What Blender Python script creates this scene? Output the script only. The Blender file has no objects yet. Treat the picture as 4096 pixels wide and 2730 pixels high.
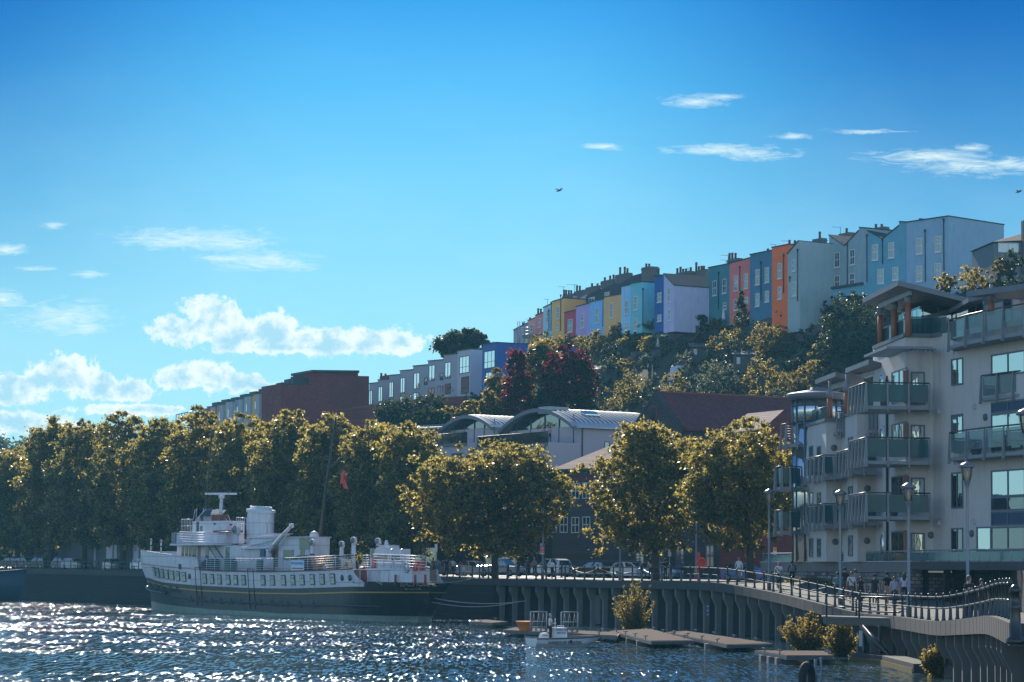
import bpy, bmesh, math, random
import numpy as np
from mathutils import Vector, Matrix
random.seed(7)
R = math.radians
sc = bpy.context.scene
COL = sc.collection

# ------------------------------------------------------------------ camera
F, CX, CY, HC = 9671.0, 2048.0, 1365.0, 4.35      # focal length and centre in photo pixels, eye height over the water
PITCH, ROLL = math.atan((2280 - CY) / F), 0.011
CM = Matrix.Rotation(math.pi / 2 + PITCH, 3, 'X') @ Matrix.Rotation(ROLL, 3, 'Z')
cam_d = bpy.data.cameras.new('camera')
cam = bpy.data.objects.new('camera', cam_d); COL.objects.link(cam)
cam.matrix_world = Matrix.Translation((0, 0, HC)) @ CM.to_4x4()
cam_d.sensor_width = 36.0
cam_d.lens = F / 4096 * 36.0
cam_d.clip_start, cam_d.clip_end = 1.0, 9000.0
sc.camera = cam
sc.render.resolution_x, sc.render.resolution_y = 1024, 682

def ray(x, y):
    v = CM @ Vector(((x - CX) / F, -(y - CY) / F, -1.0))
    return v / v.y
def P(x, y, d):                       # point of a photo pixel at distance d
    return Vector((0, 0, HC)) + ray(x, y) * d
def yh(x): return 2280 + ROLL * (x - CX)
def XY(x, d): return P(x, yh(x), d).to_2d()
def VP(x, y, p, u):                   # pixel on the vertical plane through p along u: (distance along u, height)
    r = ray(x, y); u = Vector(u[:2]).normalized(); n = Vector((u.y, -u.x)); p = Vector(p[:2])
    t = p.dot(n) / Vector((r.x, r.y)).dot(n)
    w = Vector((0, 0, HC)) + r * t
    return (w.to_2d() - p).dot(u), w.z
def VW(x, y, p, u):
    s, z = VP(x, y, p, u); q = Vector(p[:2]) + Vector(u[:2]).normalized() * s
    return Vector((q.x, q.y, z))

# ------------------------------------------------------------------ light, sky, exposure
SUN_AZ, SUN_EL = R(-10), R(33)
sun_to = Vector((math.sin(SUN_AZ) * math.cos(SUN_EL), math.cos(SUN_AZ) * math.cos(SUN_EL), math.sin(SUN_EL)))
sd = bpy.data.lights.new('sun', 'SUN'); sd.energy = 5.0; sd.angle = R(0.5); sd.color = (1.0, 0.93, 0.80)
sun = bpy.data.objects.new('sun', sd); COL.objects.link(sun)
sun.rotation_euler = sun_to.to_track_quat('Z', 'Y').to_euler(); sun.location = (0, 0, 200)
sc.view_settings.view_transform = 'Standard'; sc.view_settings.look = 'None'
sc.view_settings.exposure = 0.45; sc.view_settings.gamma = 1.0
sc.cycles.max_bounces = 6; sc.cycles.transparent_max_bounces = 10; sc.cycles.volume_bounces = 0
sc.cycles.caustics_reflective = False; sc.cycles.caustics_refractive = False
sc.cycles.sample_clamp_indirect = 4.0

class NT:                             # small helper to write node trees
    def __init__(s, nt): s.nt = nt; nt.nodes.clear()
    def n(s, t, **k):
        o = s.nt.nodes.new(t)
        for a, b in k.items(): setattr(o, a, b)
        return o
    def l(s, a, b): s.nt.links.new(a, b)
    def math(s, op, a, b=None, c=None, clamp=False):
        o = s.n('ShaderNodeMath', operation=op, use_clamp=clamp)
        for i, q in enumerate((a, b, c)):
            if q is None: continue
            if isinstance(q, (int, float)): o.inputs[i].default_value = q
            else: s.l(q, o.inputs[i])
        return o.outputs[0]
    def vmath(s, op, a, b=None, c=None):
        o = s.n('ShaderNodeVectorMath', operation=op)
        for i, q in enumerate((a, b, c)):
            if q is None: continue
            if isinstance(q, (tuple, list)): o.inputs[i].default_value = q
            else: s.l(q, o.inputs[i])
        return o.outputs[1] if op in ('LENGTH', 'DOT_PRODUCT') else o.outputs[0]
    def mix(s, f, a, b, bt='MIX'):
        o = s.n('ShaderNodeMix', data_type='RGBA', blend_type=bt)
        for i, q in ((0, f), (6, a), (7, b)):
            if isinstance(q, (int, float)): o.inputs[i].default_value = q
            elif isinstance(q, (tuple, list)): o.inputs[i].default_value = (*q[:3], 1)
            else: s.l(q, o.inputs[i])
        return o.outputs[2]
    def rng(s, v, a, b, c=0.0, d=1.0, it='LINEAR'):
        o = s.n('ShaderNodeMapRange', interpolation_type=it, clamp=True)
        s.l(v, o.inputs[0])
        for i, q in ((1, a), (2, b), (3, c), (4, d)): o.inputs[i].default_value = q
        return o.outputs[0]
    def noise(s, vec, scale, detail=3, rough=.55, dist=0.0):
        o = s.n('ShaderNodeTexNoise'); s.l(vec, o.inputs['Vector'])
        o.inputs['Scale'].default_value = scale; o.inputs['Detail'].default_value = detail
        o.inputs['Roughness'].default_value = rough; o.inputs['Distortion'].default_value = dist
        return o.outputs['Fac']
    def ramp(s, v, stops):
        o = s.n('ShaderNodeValToRGB'); s.l(v, o.inputs[0]); e = o.color_ramp.elements
        while len(e) < len(stops): e.new(0.5)
        for q, (p, c) in zip(e, stops): q.position = p; q.color = (*c, 1)
        return o.outputs[0]

def lin(r, g, b):                     # sRGB 0-255 to linear
    f = lambda c: (c / 255 / 12.92) if c / 255 <= .04045 else ((c / 255 + .055) / 1.055) ** 2.4
    return (f(r), f(g), f(b))

world = bpy.data.worlds.new('World'); sc.world = world; world.use_nodes = True
def build_world():
    t = NT(world.node_tree)
    out = t.n('ShaderNodeOutputWorld'); bg = t.n('ShaderNodeBackground'); t.l(bg.outputs[0], out.inputs[0])
    SK = 0.15
    bg.inputs[1].default_value = SK
    sky = t.n('ShaderNodeTexSky', sky_type='NISHITA', sun_disc=False)
    sky.sun_elevation = SUN_EL; sky.sun_rotation = SUN_AZ; sky.air_density = 1.0; sky.dust_density = 0.6; sky.ozone_density = 1.5
    tc = t.n('ShaderNodeTexCoord'); d = tc.outputs['Generated']
    sep = t.n('ShaderNodeSeparateXYZ'); t.l(d, sep.inputs[0])
    yy = t.math('MAXIMUM', sep.outputs[1], 0.02)
    u = t.math('DIVIDE', sep.outputs[0], yy); v = t.math('DIVIDE', sep.outputs[2], yy)
    cb = t.n('ShaderNodeCombineXYZ'); t.l(u, cb.inputs[0]); t.l(v, cb.inputs[1]); uv = cb.outputs[0]
    # clear air: deep azure overhead, pale cyan near the horizon, lens vignetting painted into the upper sides
    el = t.rng(sep.outputs[2], 0.0, 0.30)
    S = 1.12 * 2 ** -0.45 / SK
    k = lambda r, g, b: tuple(c for c in lin(r, g, b))
    grad = t.ramp(el, [(0.0, k(184, 236, 242)), (0.20, k(170, 231, 243)), (0.36, k(150, 221, 245)),
                       (0.52, k(122, 206, 244)), (0.66, k(86, 184, 240)), (0.80, k(50, 152, 228)), (1.0, k(8, 110, 198))])
    side = t.rng(t.math('ABSOLUTE', t.math('ADD', u, 0.035)), 0.03, 0.225, 0.0, 1.0, 'SMOOTHSTEP')
    grad = t.mix(t.math('MULTIPLY', side, t.rng(el, 0.30, 0.80, 0.08, 0.95)), grad, k(6, 94, 176))
    back = t.rng(sep.outputs[1], -0.35, 0.75)          # behind the viewer: plain physical sky
    gs = t.vmath('MULTIPLY', grad, (S, S, S))
    tint = t.vmath('MULTIPLY', sky.outputs[0], (1.12, 1.18, 1.22))
    col = t.mix(t.math('MULTIPLY', back, 1.0), tint, gs)
    # clouds, each bank a set of soft ellipses in direction space broken up by noise
    def ell(acc, x, y, rx, ry):
        r0 = ray(x, y); cu, cv = r0.x, r0.z
        a, b = F / rx, F / ry
        q = t.vmath('MULTIPLY_ADD', uv, (a, b, 0), (-cu * a, -cv * b, 0))
        ln = t.vmath('LENGTH', q)
        return ln if acc is None else t.math('SMOOTH_MIN', acc, ln, 0.25)
    cum = None
    for e in [(700, 1318, 125, 62), (845, 1285, 135, 105), (960, 1340, 150, 75), (1085, 1330, 120, 88), (1230, 1362, 120, 58),
              (1320, 1370, 120, 62), (1480, 1368, 130, 58), (1600, 1366, 110, 58), (1180, 1392, 420, 28),
              (40, 1560, 170, 75), (170, 1520, 120, 70), (285, 1500, 120, 92), (400, 1545, 110, 60), (520, 1560, 120, 52),
              (730, 1512, 130, 48), (845, 1500, 120, 66), (960, 1530, 110, 45), (1060, 1548, 90, 26),
              (60, 1690, 220, 55), (260, 1720, 170, 40), (520, 1640, 260, 26)]:
        cum = ell(cum, *e)
    n1 = t.noise(uv, 150, 8, .66, .3); n2 = t.noise(t.vmath('MULTIPLY_ADD', uv, (1, 1, 1), (.0, -.004, 3)), 75, 6, .6)
    fld = t.math('ADD', cum, t.math('MULTIPLY', t.math('SUBTRACT', n1, 0.5), 2.2))
    dens = t.rng(fld, 1.08, 0.70, 0, 1, 'SMOOTHSTEP')
    core = t.rng(t.math('ADD', fld, t.math('MULTIPLY', t.math('SUBTRACT', n2, .5), 3.4)), 1.05, -0.1, 0, .92, 'SMOOTHSTEP')
    ccol = t.mix(core, k(244, 253, 249), k(160, 212, 234))
    cv_ = t.vmath('MULTIPLY', ccol, (S, S, S))
    col = t.mix(t.math('MULTIPLY', dens, 0.93), col, cv_)
    cir = None
    for e in [(760, 958, 260, 38), (900, 975, 150, 26), (1060, 1048, 190, 34), (930, 1035, 120, 20), (2790, 408, 130, 22), (2870, 392, 90, 14),
              (2410, 588, 66, 13), (2900, 602, 200, 22), (3010, 615, 130, 22), (3170, 547, 70, 11), (3720, 630, 200, 24),
              (3890, 668, 220, 30), (4040, 660, 150, 26), (3890, 590, 55, 14), (3480, 528, 130, 9),
              (10, 1200, 80, 36), (20, 1000, 70, 20), (250, 1268, 160, 50), (350, 1310, 70, 26), (150, 1075, 60, 10), (360, 1100, 60, 12), (210, 905, 40, 12)]:
        cir = ell(cir, *e)
    wv = t.vmath('ADD', t.vmath('MULTIPLY', uv, (1.0, 4.5, 1.0)), (0, 0, 5))
    n3 = t.noise(wv, 62, 8, .70, 1.2)
    f2 = t.math('ADD', cir, t.math('MULTIPLY', t.math('SUBTRACT', n3, .5), 4.2))
    d2 = t.rng(f2, 1.35, -0.35, 0, .88)
    col = t.mix(d2, col, tuple(S * c for c in k(222, 244, 244)))
    veil = t.math('MULTIPLY', t.rng(t.noise(t.vmath('MULTIPLY', uv, (1, 2.0, 1)), 9, 5, .6), .45, .8), t.rng(el, 0.75, 0.1, 0.0, 0.22))
    col = t.mix(veil, col, tuple(S * c for c in k(225, 245, 246)))
    t.l(col, bg.inputs[0])
    world.cycles.sampling_method = 'MANUAL'; world.cycles.sample_map_resolution = 512
build_world()

# ------------------------------------------------------------------ materials
MATS = {}
def M(name, col=(.5, .5, .5), rough=.7, var=.18, scale=1.5, metal=0.0, spec=.4, streak=0.0, dirt=None, bump=0.0, bscale=12, emit=None, alpha=1.0, plates=0.0):
    if name in MATS: return MATS[name]
    m = bpy.data.materials.new(name); m.use_nodes = True
    t = NT(m.node_tree)
    out = t.n('ShaderNodeOutputMaterial'); b = t.n('ShaderNodeBsdfPrincipled'); t.l(b.outputs[0], out.inputs[0])
    g = t.n('ShaderNodeNewGeometry'); pos = g.outputs['Position']
    n = t.noise(pos, scale, 4)
    lo = tuple(c * (1 - var) for c in col); hi = tuple(min(1, c * (1 + var)) for c in col)
    c = t.mix(n, lo, hi)
    if streak:                         # rain streaks and grime running down the face
        sv = t.vmath('MULTIPLY', pos, (2.2, 2.2, .22)); sn = t.noise(sv, 1.6, 5, .65)
        c = t.mix(t.math('MULTIPLY', t.rng(sn, .52, .78), streak), c, dirt or tuple(q * .45 for q in col))
    if plates:                         # riveted plate seams
        s_ = t.n('ShaderNodeSeparateXYZ'); t.l(pos, s_.inputs[0]); cb = t.n('ShaderNodeCombineXYZ'); t.l(t.math('ADD', t.math('MULTIPLY', s_.outputs[0], -.55), t.math('MULTIPLY', s_.outputs[1], .835)), cb.inputs[0]); t.l(s_.outputs[2], cb.inputs[1])
        br = t.n('ShaderNodeTexBrick'); t.l(cb.outputs[0], br.inputs[0]); br.inputs['Scale'].default_value = 1.0; br.inputs['Brick Width'].default_value = 3.1; br.inputs['Row Height'].default_value = 1.05; br.inputs['Mortar Size'].default_value = .03
        br.inputs['Color1'].default_value = (1, 1, 1, 1); br.inputs['Color2'].default_value = (.84, .84, .85, 1); br.inputs['Mortar'].default_value = (.5, .44, .40, 1)
        c = t.mix(plates, c, t.vmath('MULTIPLY', c, br.outputs[0]))
    t.l(c, b.inputs['Base Color'])
    b.inputs['Roughness'].default_value = rough; b.inputs['Metallic'].default_value = metal
    b.inputs['Specular IOR Level'].default_value = spec; b.inputs['Alpha'].default_value = alpha
    if bump:
        bn = t.n('ShaderNodeBump'); bn.inputs['Strength'].default_value = bump; bn.inputs['Distance'].default_value = .05
        t.l(t.noise(pos, bscale, 4), bn.inputs['Height']); t.l(bn.outputs[0], b.inputs['Normal'])
    if emit:
        b.inputs['Emission Color'].default_value = (*emit[0], 1); b.inputs['Emission Strength'].default_value = emit[1]
    MATS[name] = m
    return m

def M_brick(name, col, mortar, sx=.22, sz=.075, rough=.85, var=.5, axis=None):
    if name in MATS: return MATS[name]
    m = bpy.data.materials.new(name); m.use_nodes = True; t = NT(m.node_tree)
    out = t.n('ShaderNodeOutputMaterial'); b = t.n('ShaderNodeBsdfPrincipled'); t.l(b.outputs[0], out.inputs[0])
    g = t.n('ShaderNodeNewGeometry'); pos = g.outputs['Position']
    s = t.n('ShaderNodeSeparateXYZ'); t.l(pos, s.inputs[0])
    a = t.math('ADD', s.outputs[0], t.math('MULTIPLY', s.outputs[1], .83))
    cb = t.n('ShaderNodeCombineXYZ'); t.l(a, cb.inputs[0]); t.l(s.outputs[2], cb.inputs[1])
    br = t.n('ShaderNodeTexBrick'); t.l(cb.outputs[0], br.inputs[0])
    br.inputs['Scale'].default_value = 1.0; br.inputs['Brick Width'].default_value = sx; br.inputs['Row Height'].default_value = sz
    br.inputs['Mortar Size'].default_value = sz * .12
    br.inputs['Color1'].default_value = (*tuple(c * (1 - var) for c in col), 1); br.inputs['Color2'].default_value = (*tuple(c * (1 + var * .6) for c in col), 1)
    br.inputs['Mortar'].default_value = (*mortar, 1)
    c = t.mix(t.math('MULTIPLY', t.rng(t.noise(pos, .35, 4), .35, .7), .45), br.outputs[0], tuple(q * .5 for q in col))
    t.l(c, b.inputs['Base Color']); b.inputs['Roughness'].default_value = rough
    bn = t.n('ShaderNodeBump'); bn.inputs['Strength'].default_value = .6; bn.inputs['Distance'].default_value = .02
    t.l(br.outputs['Fac'], bn.inputs['Height']); bn.invert = True; t.l(bn.outputs[0], b.inputs['Normal'])
    MATS[name] = m
    return m

def M_glass(name, col, rough=.05, trans=.55):       # window and balustrade glass: part mirror, part tinted see-through
    if name in MATS: return MATS[name]
    m = bpy.data.materials.new(name); m.use_nodes = True; t = NT(m.node_tree)
    out = t.n('ShaderNodeOutputMaterial')
    tr = t.n('ShaderNodeBsdfTransparent'); tr.inputs[0].default_value = (*col, 1)
    df = t.n('ShaderNodeBsdfDiffuse'); df.inputs[0].default_value = (*tuple(q * .55 for q in col), 1)
    m1 = t.n('ShaderNodeMixShader'); m1.inputs[0].default_value = trans
    t.l(df.outputs[0], m1.inputs[1]); t.l(tr.outputs[0], m1.inputs[2])
    gl = t.n('ShaderNodeBsdfGlossy'); gl.inputs['Roughness'].default_value = rough
    lw = t.n('ShaderNodeLayerWeight'); lw.inputs[0].default_value = .5
    fz = t.math('ADD', t.math('MULTIPLY', t.math('POWER', lw.outputs['Facing'], 4.0), .75), .012)
    m2 = t.n('ShaderNodeMixShader'); t.l(fz, m2.inputs[0]); t.l(m1.outputs[0], m2.inputs[1]); t.l(gl.outputs[0], m2.inputs[2])
    t.l(m2.outputs[0], out.inputs[0]); MATS[name] = m
    return m

def M_pane(name, col=(.03, .045, .055), refl=.35, rough=.03, wob=.02):   # opaque window pane: dark room behind, sky mirrored in it
    if name in MATS: return MATS[name]
    m = bpy.data.materials.new(name); m.use_nodes = True; t = NT(m.node_tree)
    out = t.n('ShaderNodeOutputMaterial'); g = t.n('ShaderNodeNewGeometry')
    df = t.n('ShaderNodeBsdfDiffuse'); df.inputs[0].default_value = (*col, 1)
    gl = t.n('ShaderNodeBsdfGlossy'); gl.inputs['Roughness'].default_value = rough; gl.inputs[0].default_value = (.92, .97, .95, 1)
    bn = t.n('ShaderNodeBump'); bn.inputs['Strength'].default_value = .5; bn.inputs['Distance'].default_value = wob
    t.l(t.noise(g.outputs['Position'], .9, 2), bn.inputs['Height']); t.l(bn.outputs[0], gl.inputs['Normal'])
    mx = t.n('ShaderNodeMixShader'); mx.inputs[0].default_value = refl
    t.l(df.outputs[0], mx.inputs[1]); t.l(gl.outputs[0], mx.inputs[2]); t.l(mx.outputs[0], out.inputs[0]); MATS[name] = m
    return m

def M_leaf(name, c1, c2, trans=.45, rough=.45, spec=.35, glow=(3.6, 2.6, .9)):
    if name in MATS: return MATS[name]
    m = bpy.data.materials.new(name); m.use_nodes = True; t = NT(m.node_tree)
    out = t.n('ShaderNodeOutputMaterial'); g = t.n('ShaderNodeNewGeometry')
    rnd = g.outputs['Random Per Island']
    n = t.noise(g.outputs['Position'], .45, 3)
    f = t.math('ADD', t.math('MULTIPLY', rnd, .6), t.math('MULTIPLY', n, .5), clamp=True)
    c = t.mix(f, c1, c2)
    b = t.n('ShaderNodeBsdfPrincipled'); t.l(c, b.inputs['Base Color']); b.inputs['Roughness'].default_value = rough
    b.inputs['Specular IOR Level'].default_value = spec
    tl = t.n('ShaderNodeBsdfTranslucent'); sc2 = t.n('ShaderNodeVectorMath', operation='SCALE'); t.l(t.vmath('MULTIPLY', c, glow), sc2.inputs[0]); t.l(t.math('ADD', t.math('MULTIPLY', rnd, .7), .75), sc2.inputs['Scale']); t.l(t.vmath('MINIMUM', sc2.outputs[0], (.92, .80, .60)), tl.inputs[0])
    mx = t.n('ShaderNodeMixShader'); mx.inputs[0].default_value = trans
    t.l(b.outputs[0], mx.inputs[1]); t.l(tl.outputs[0], mx.inputs[2]); t.l(mx.outputs[0], out.inputs[0]); MATS[name] = m
    return m

# ------------------------------------------------------------------ objects: naming, parenting, tagging
ORG = {}
def tag(o, label=None, cat=None, group=None, kind=None):
    if label: o['label'] = label
    if cat: o['category'] = cat
    if group: o['group'] = group
    if kind: o['kind'] = kind
    return o
def thing(name, label, cat, loc=(0, 0, 0), group=None, rz=0.0):
    o = bpy.data.objects.new(name, None); COL.objects.link(o); o.empty_display_size = .3
    o.location = loc; o.rotation_euler = (0, 0, rz); ORG[o] = Vector(loc)
    return tag(o, label, cat, group)
KIDS = {}
def adopt(c, p):
    c.parent = p; KIDS.setdefault(p, []).append(c)
def copy_tree(o, parent=None):
    c = o.copy(); COL.objects.link(c)
    if parent is not None: adopt(c, parent)
    for k in KIDS.get(o, []): copy_tree(k, c)
    ORG[c] = ORG.get(o, Vector()).copy()
    return c
def dup(o, loc, rz=0.0, label=None, scale=None):
    c = copy_tree(o); c.location = loc; c.rotation_euler = (0, 0, rz); ORG[c] = Vector(loc)
    if scale: c.scale = scale
    if label: c['label'] = label
    return c

class MB:
    def __init__(s): s.v = []; s.f = []; s.sm = []
    def add(s, vs, fs, smooth=False):
        o = len(s.v); s.v += [tuple(q) for q in vs]; s.f += [tuple(i + o for i in f) for f in fs]; s.sm += [smooth] * len(fs)
        return s
    def quad(s, *p): return s.add(p, [tuple(range(len(p)))])
    def obox(s, o, a, b, c):            # box from corner o with edge vectors a, b, c
        o, a, b, c = map(Vector, (o, a, b, c))
        p = [o, o + a, o + a + b, o + b, o + c, o + a + c, o + a + b + c, o + b + c]
        fs = [(0, 3, 2, 1), (4, 5, 6, 7), (0, 1, 5, 4), (1, 2, 6, 5), (2, 3, 7, 6), (3, 0, 4, 7)]
        if a.cross(b).dot(c) < 0: fs = [f[::-1] for f in fs]
        return s.add(p, fs)
    def box(s, c, d, rz=0.0):
        c = Vector(c); m = Matrix.Rotation(rz, 3, 'Z')
        a, b, e = m @ Vector((d[0], 0, 0)), m @ Vector((0, d[1], 0)), Vector((0, 0, d[2]))
        return s.obox(c - (a + b + e) / 2, a, b, e)
    def prism(s, poly, z0, z1):
        n = len(poly); A = sum(poly[i][0] * poly[(i + 1) % n][1] - poly[(i + 1) % n][0] * poly[i][1] for i in range(n))
        if A < 0: poly = poly[::-1]
        z0 = z0 if isinstance(z0, (list, tuple)) else [z0] * n; z1 = z1 if isinstance(z1, (list, tuple)) else [z1] * n
        if A < 0: z0 = list(z0)[::-1]; z1 = list(z1)[::-1]
        vs = [(p[0], p[1], z0[i]) for i, p in enumerate(poly)] + [(p[0], p[1], z1[i]) for i, p in enumerate(poly)]
        fs = [tuple(range(n))[::-1], tuple(range(n, 2 * n))] + [(i, (i + 1) % n, (i + 1) % n + n, i + n) for i in range(n)]
        return s.add(vs, fs)
    def extrude(s, pts, vec, smooth=False):           # closed 3-D outline swept along vec
        n = len(pts); vec = Vector(vec); pts = [Vector(p) for p in pts]
        nm = Vector()
        for i in range(n): nm += pts[i].cross(pts[(i + 1) % n])
        if nm.dot(vec) < 0: pts = pts[::-1]
        fs = [tuple(range(n))[::-1], tuple(range(n, 2 * n))] + [(i, (i + 1) % n, (i + 1) % n + n, i + n) for i in range(n)]
        return s.add(pts + [p + vec for p in pts], fs, smooth)
    def tube(s, pts, r, n=6, cap=True, smooth=True):
        pts = [Vector(p) for p in pts]; m = len(pts); rs = r if isinstance(r, (list, tuple)) else [r] * m
        vs = []; ref = None
        for i, p in enumerate(pts):
            d = (pts[min(i + 1, m - 1)] - pts[max(i - 1, 0)])
            d = d.normalized() if d.length > 1e-9 else Vector((0, 0, 1))
            if ref is None: ref = Vector((0, 0, 1)) if abs(d.z) < .9 else Vector((1, 0, 0))
            a = d.cross(ref).normalized(); b = a.cross(d).normalized(); ref = b
            for k in range(n):
                w = 2 * math.pi * k / n
                vs.append(p + (a * math.cos(w) + b * math.sin(w)) * rs[i])
        fs = [(i * n + k, i * n + (k + 1) % n, (i + 1) * n + (k + 1) % n, (i + 1) * n + k) for i in range(m - 1) for k in range(n)]
        if cap: fs += [tuple(range(n))[::-1], tuple((m - 1) * n + k for k in range(n))]
        return s.add(vs, fs, smooth)
    def lathe(s, prof, c=(0, 0, 0), n=12, ax=None, smooth=True, squash=(1, 1)):
        c = Vector(c); m = len(prof)
        if ax is None: ex, ey, ez = Vector((1, 0, 0)), Vector((0, 1, 0)), Vector((0, 0, 1))
        else:
            ez = Vector(ax).normalized(); ex = ez.cross(Vector((0, 0, 1)) if abs(ez.z) < .9 else Vector((1, 0, 0))).normalized(); ey = ez.cross(ex)
        vs = [c + (ex * math.cos(2 * math.pi * k / n) * squash[0] + ey * math.sin(2 * math.pi * k / n) * squash[1]) * r + ez * z for r, z in prof for k in range(n)]
        fs = [(i * n + k, i * n + (k + 1) % n, (i + 1) * n + (k + 1) % n, (i + 1) * n + k) for i in range(m - 1) for k in range(n)]
        fs += [tuple(range(n))[::-1], tuple((m - 1) * n + k for k in range(n))]
        return s.add(vs, fs, smooth)
    def build(s, name, mat, parent=None, label=None, cat=None, group=None, kind=None, tri=False):
        me = bpy.data.meshes.new(name)
        vs = np.array([tuple(q) for q in s.v], dtype=np.float64).reshape(-1, 3)
        if parent is not None: org = ORG[parent]
        elif kind in ('structure', 'stuff') or len(vs) == 0: org = Vector((0, 0, 0))
        else:
            lo, hi = vs.min(0), vs.max(0); org = Vector(((lo[0] + hi[0]) / 2, (lo[1] + hi[1]) / 2, lo[2]))
        vs = vs - np.array(org)
        me.from_pydata(vs.tolist(), [], s.f); me.update()
        if any(s.sm): me.polygons.foreach_set('use_smooth', s.sm)
        for m_ in (mat if isinstance(mat, (list, tuple)) else [mat]): me.materials.append(m_)
        o = bpy.data.objects.new(name, me); COL.objects.link(o); ORG[o] = org
        if parent is not None: adopt(o, parent)
        else: o.location = org
        return tag(o, label, cat, group, kind)

def text_mesh(name, txt, size, origin, right, up, mat, parent, depth=.01, align='LEFT'):
    cu = bpy.data.curves.new('lettering', 'FONT'); cu.body = txt; cu.size = size; cu.align_x = align; cu.extrude = depth; cu.resolution_u = 2
    ob = bpy.data.objects.new('lettering', cu); COL.objects.link(ob)
    me = bpy.data.meshes.new_from_object(ob.evaluated_get(bpy.context.evaluated_depsgraph_get()))
    bpy.data.objects.remove(ob)
    right = Vector(right).normalized(); up = Vector(up).normalized(); nn = right.cross(up)
    o = Vector(origin)
    b = MB(); b.add([o + right * v.co.x + up * v.co.y + nn * v.co.z for v in me.vertices], [tuple(p.vertices) for p in me.polygons])
    bpy.data.meshes.remove(me)
    return b.build(name, mat, parent)

def leaf_mesh(centers, radii, n_per, size, rng, flat=.8, up=.35):
    """many small leaf blades scattered through clumps: arrays of quads (folded kite)"""
    C = np.repeat(np.asarray(centers, float), n_per, 0); Rr = np.repeat(np.asarray(radii, float), n_per)
    N = len(C)
    d = rng.normal(size=(N, 3)); d /= np.linalg.norm(d, axis=1)[:, None]
    rad = Rr * np.minimum(np.abs(rng.normal(size=N)) * .62, 1.35)
    pos = C + d * rad[:, None] * np.array([1, 1, flat])
    a = rng.normal(size=(N, 3)) * .8 + d * .6; a[:, 2] -= .25; a /= np.linalg.norm(a, axis=1)[:, None]
    b = np.cross(a, rng.normal(size=(N, 3)) * .8 + np.array([0, 0, up])); b /= (np.linalg.norm(b, axis=1)[:, None] + 1e-9)
    sz = size * (.6 + .8 * rng.random(N))[:, None]
    p0 = pos - a * sz * .5; p2 = pos + a * sz * .55
    nn = np.cross(a, b)
    p1 = pos + b * sz * .36 + nn * sz * .10; p3 = pos - b * sz * .36 + nn * sz * .10
    V = np.stack([p0, p1, p2, p3], 1).reshape(-1, 3)
    return V
def quads_obj(name, V, mat, parent=None, **k):
    me = bpy.data.meshes.new(name); n = len(V) // 4
    org = ORG[parent] if parent is not None else Vector((0, 0, 0))
    if parent is None and k.get('kind') not in ('stuff', 'structure'):
        lo, hi = V.min(0), V.max(0); org = Vector(((lo[0] + hi[0]) / 2, (lo[1] + hi[1]) / 2, lo[2]))
    V = V - np.array(org)
    me.vertices.add(n * 4); me.vertices.foreach_set('co', V.astype(np.float32).ravel())
    me.loops.add(n * 4); me.loops.foreach_set('vertex_index', np.arange(n * 4, dtype=np.int32))
    me.polygons.add(n); me.polygons.foreach_set('loop_start', np.arange(0, n * 4, 4, dtype=np.int32))
    try: me.polygons.foreach_set('loop_total', np.full(n, 4, dtype=np.int32))
    except Exception: pass
    me.update(calc_edges=True); me.materials.append(mat)
    o = bpy.data.objects.new(name, me); COL.objects.link(o); ORG[o] = org
    if parent is not None: adopt(o, parent)
    else: o.location = org
    return tag(o, k.get('label'), k.get('cat'), k.get('group'), k.get('kind'))
# ------------------------------------------------------------------ shared materials
m_conc = M('concrete', (.060, .056, .057), .85, .25, .8, streak=.6, bump=.3)
m_concl = M('pale_concrete', (.155, .148, .148), .85, .22, 1.2, streak=.5)
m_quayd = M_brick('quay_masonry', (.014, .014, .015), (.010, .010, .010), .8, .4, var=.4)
m_black = M('black_iron', (.012, .014, .017), .32, .3, 4, spec=.6)
m_grey_m = M('grey_metal', (.17, .19, .22), .35, .15, 3, metal=.3)
m_white = M('white_paint', (.72, .73, .77), .4, .08, 2)
m_wood = M('deck_planks', (.085, .055, .043), .9, .3, 2.5, spec=.1)
m_leaf_pl = M_leaf('plane_leaves', (.016, .022, .009), (.058, .056, .019), .58, .36, .5, (11.6, 8.9, 5.8))
m_leaf_bk = M_leaf('bush_leaves', (.014, .020, .009), (.058, .053, .018), .54, .40, .45, (11.0, 8.6, 5.6))
m_leaf_dk = M_leaf('dark_leaves', (.010, .017, .011), (.028, .036, .016), .36, .4, .4, (5, 4.4, 3))
m_leaf_or = M_leaf('russet_leaves', (.042, .034, .014), (.105, .082, .030), .55, .5, .3, (5.8, 5.6, 3.6))
m_leaf_rd = M_leaf('copper_leaves', (.016, .006, .008), (.060, .011, .013), .5, .45, .3, (6.0, 2.6, 2.2))
m_leaf_gr = M_leaf('silver_leaves', (.04, .052, .043), (.10, .115, .09), .42, .45, .4, (2.8, 2.6, 1.8))
m_bark = M('bark', (.055, .045, .035), .9, .5, 3, bump=.5)

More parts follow.
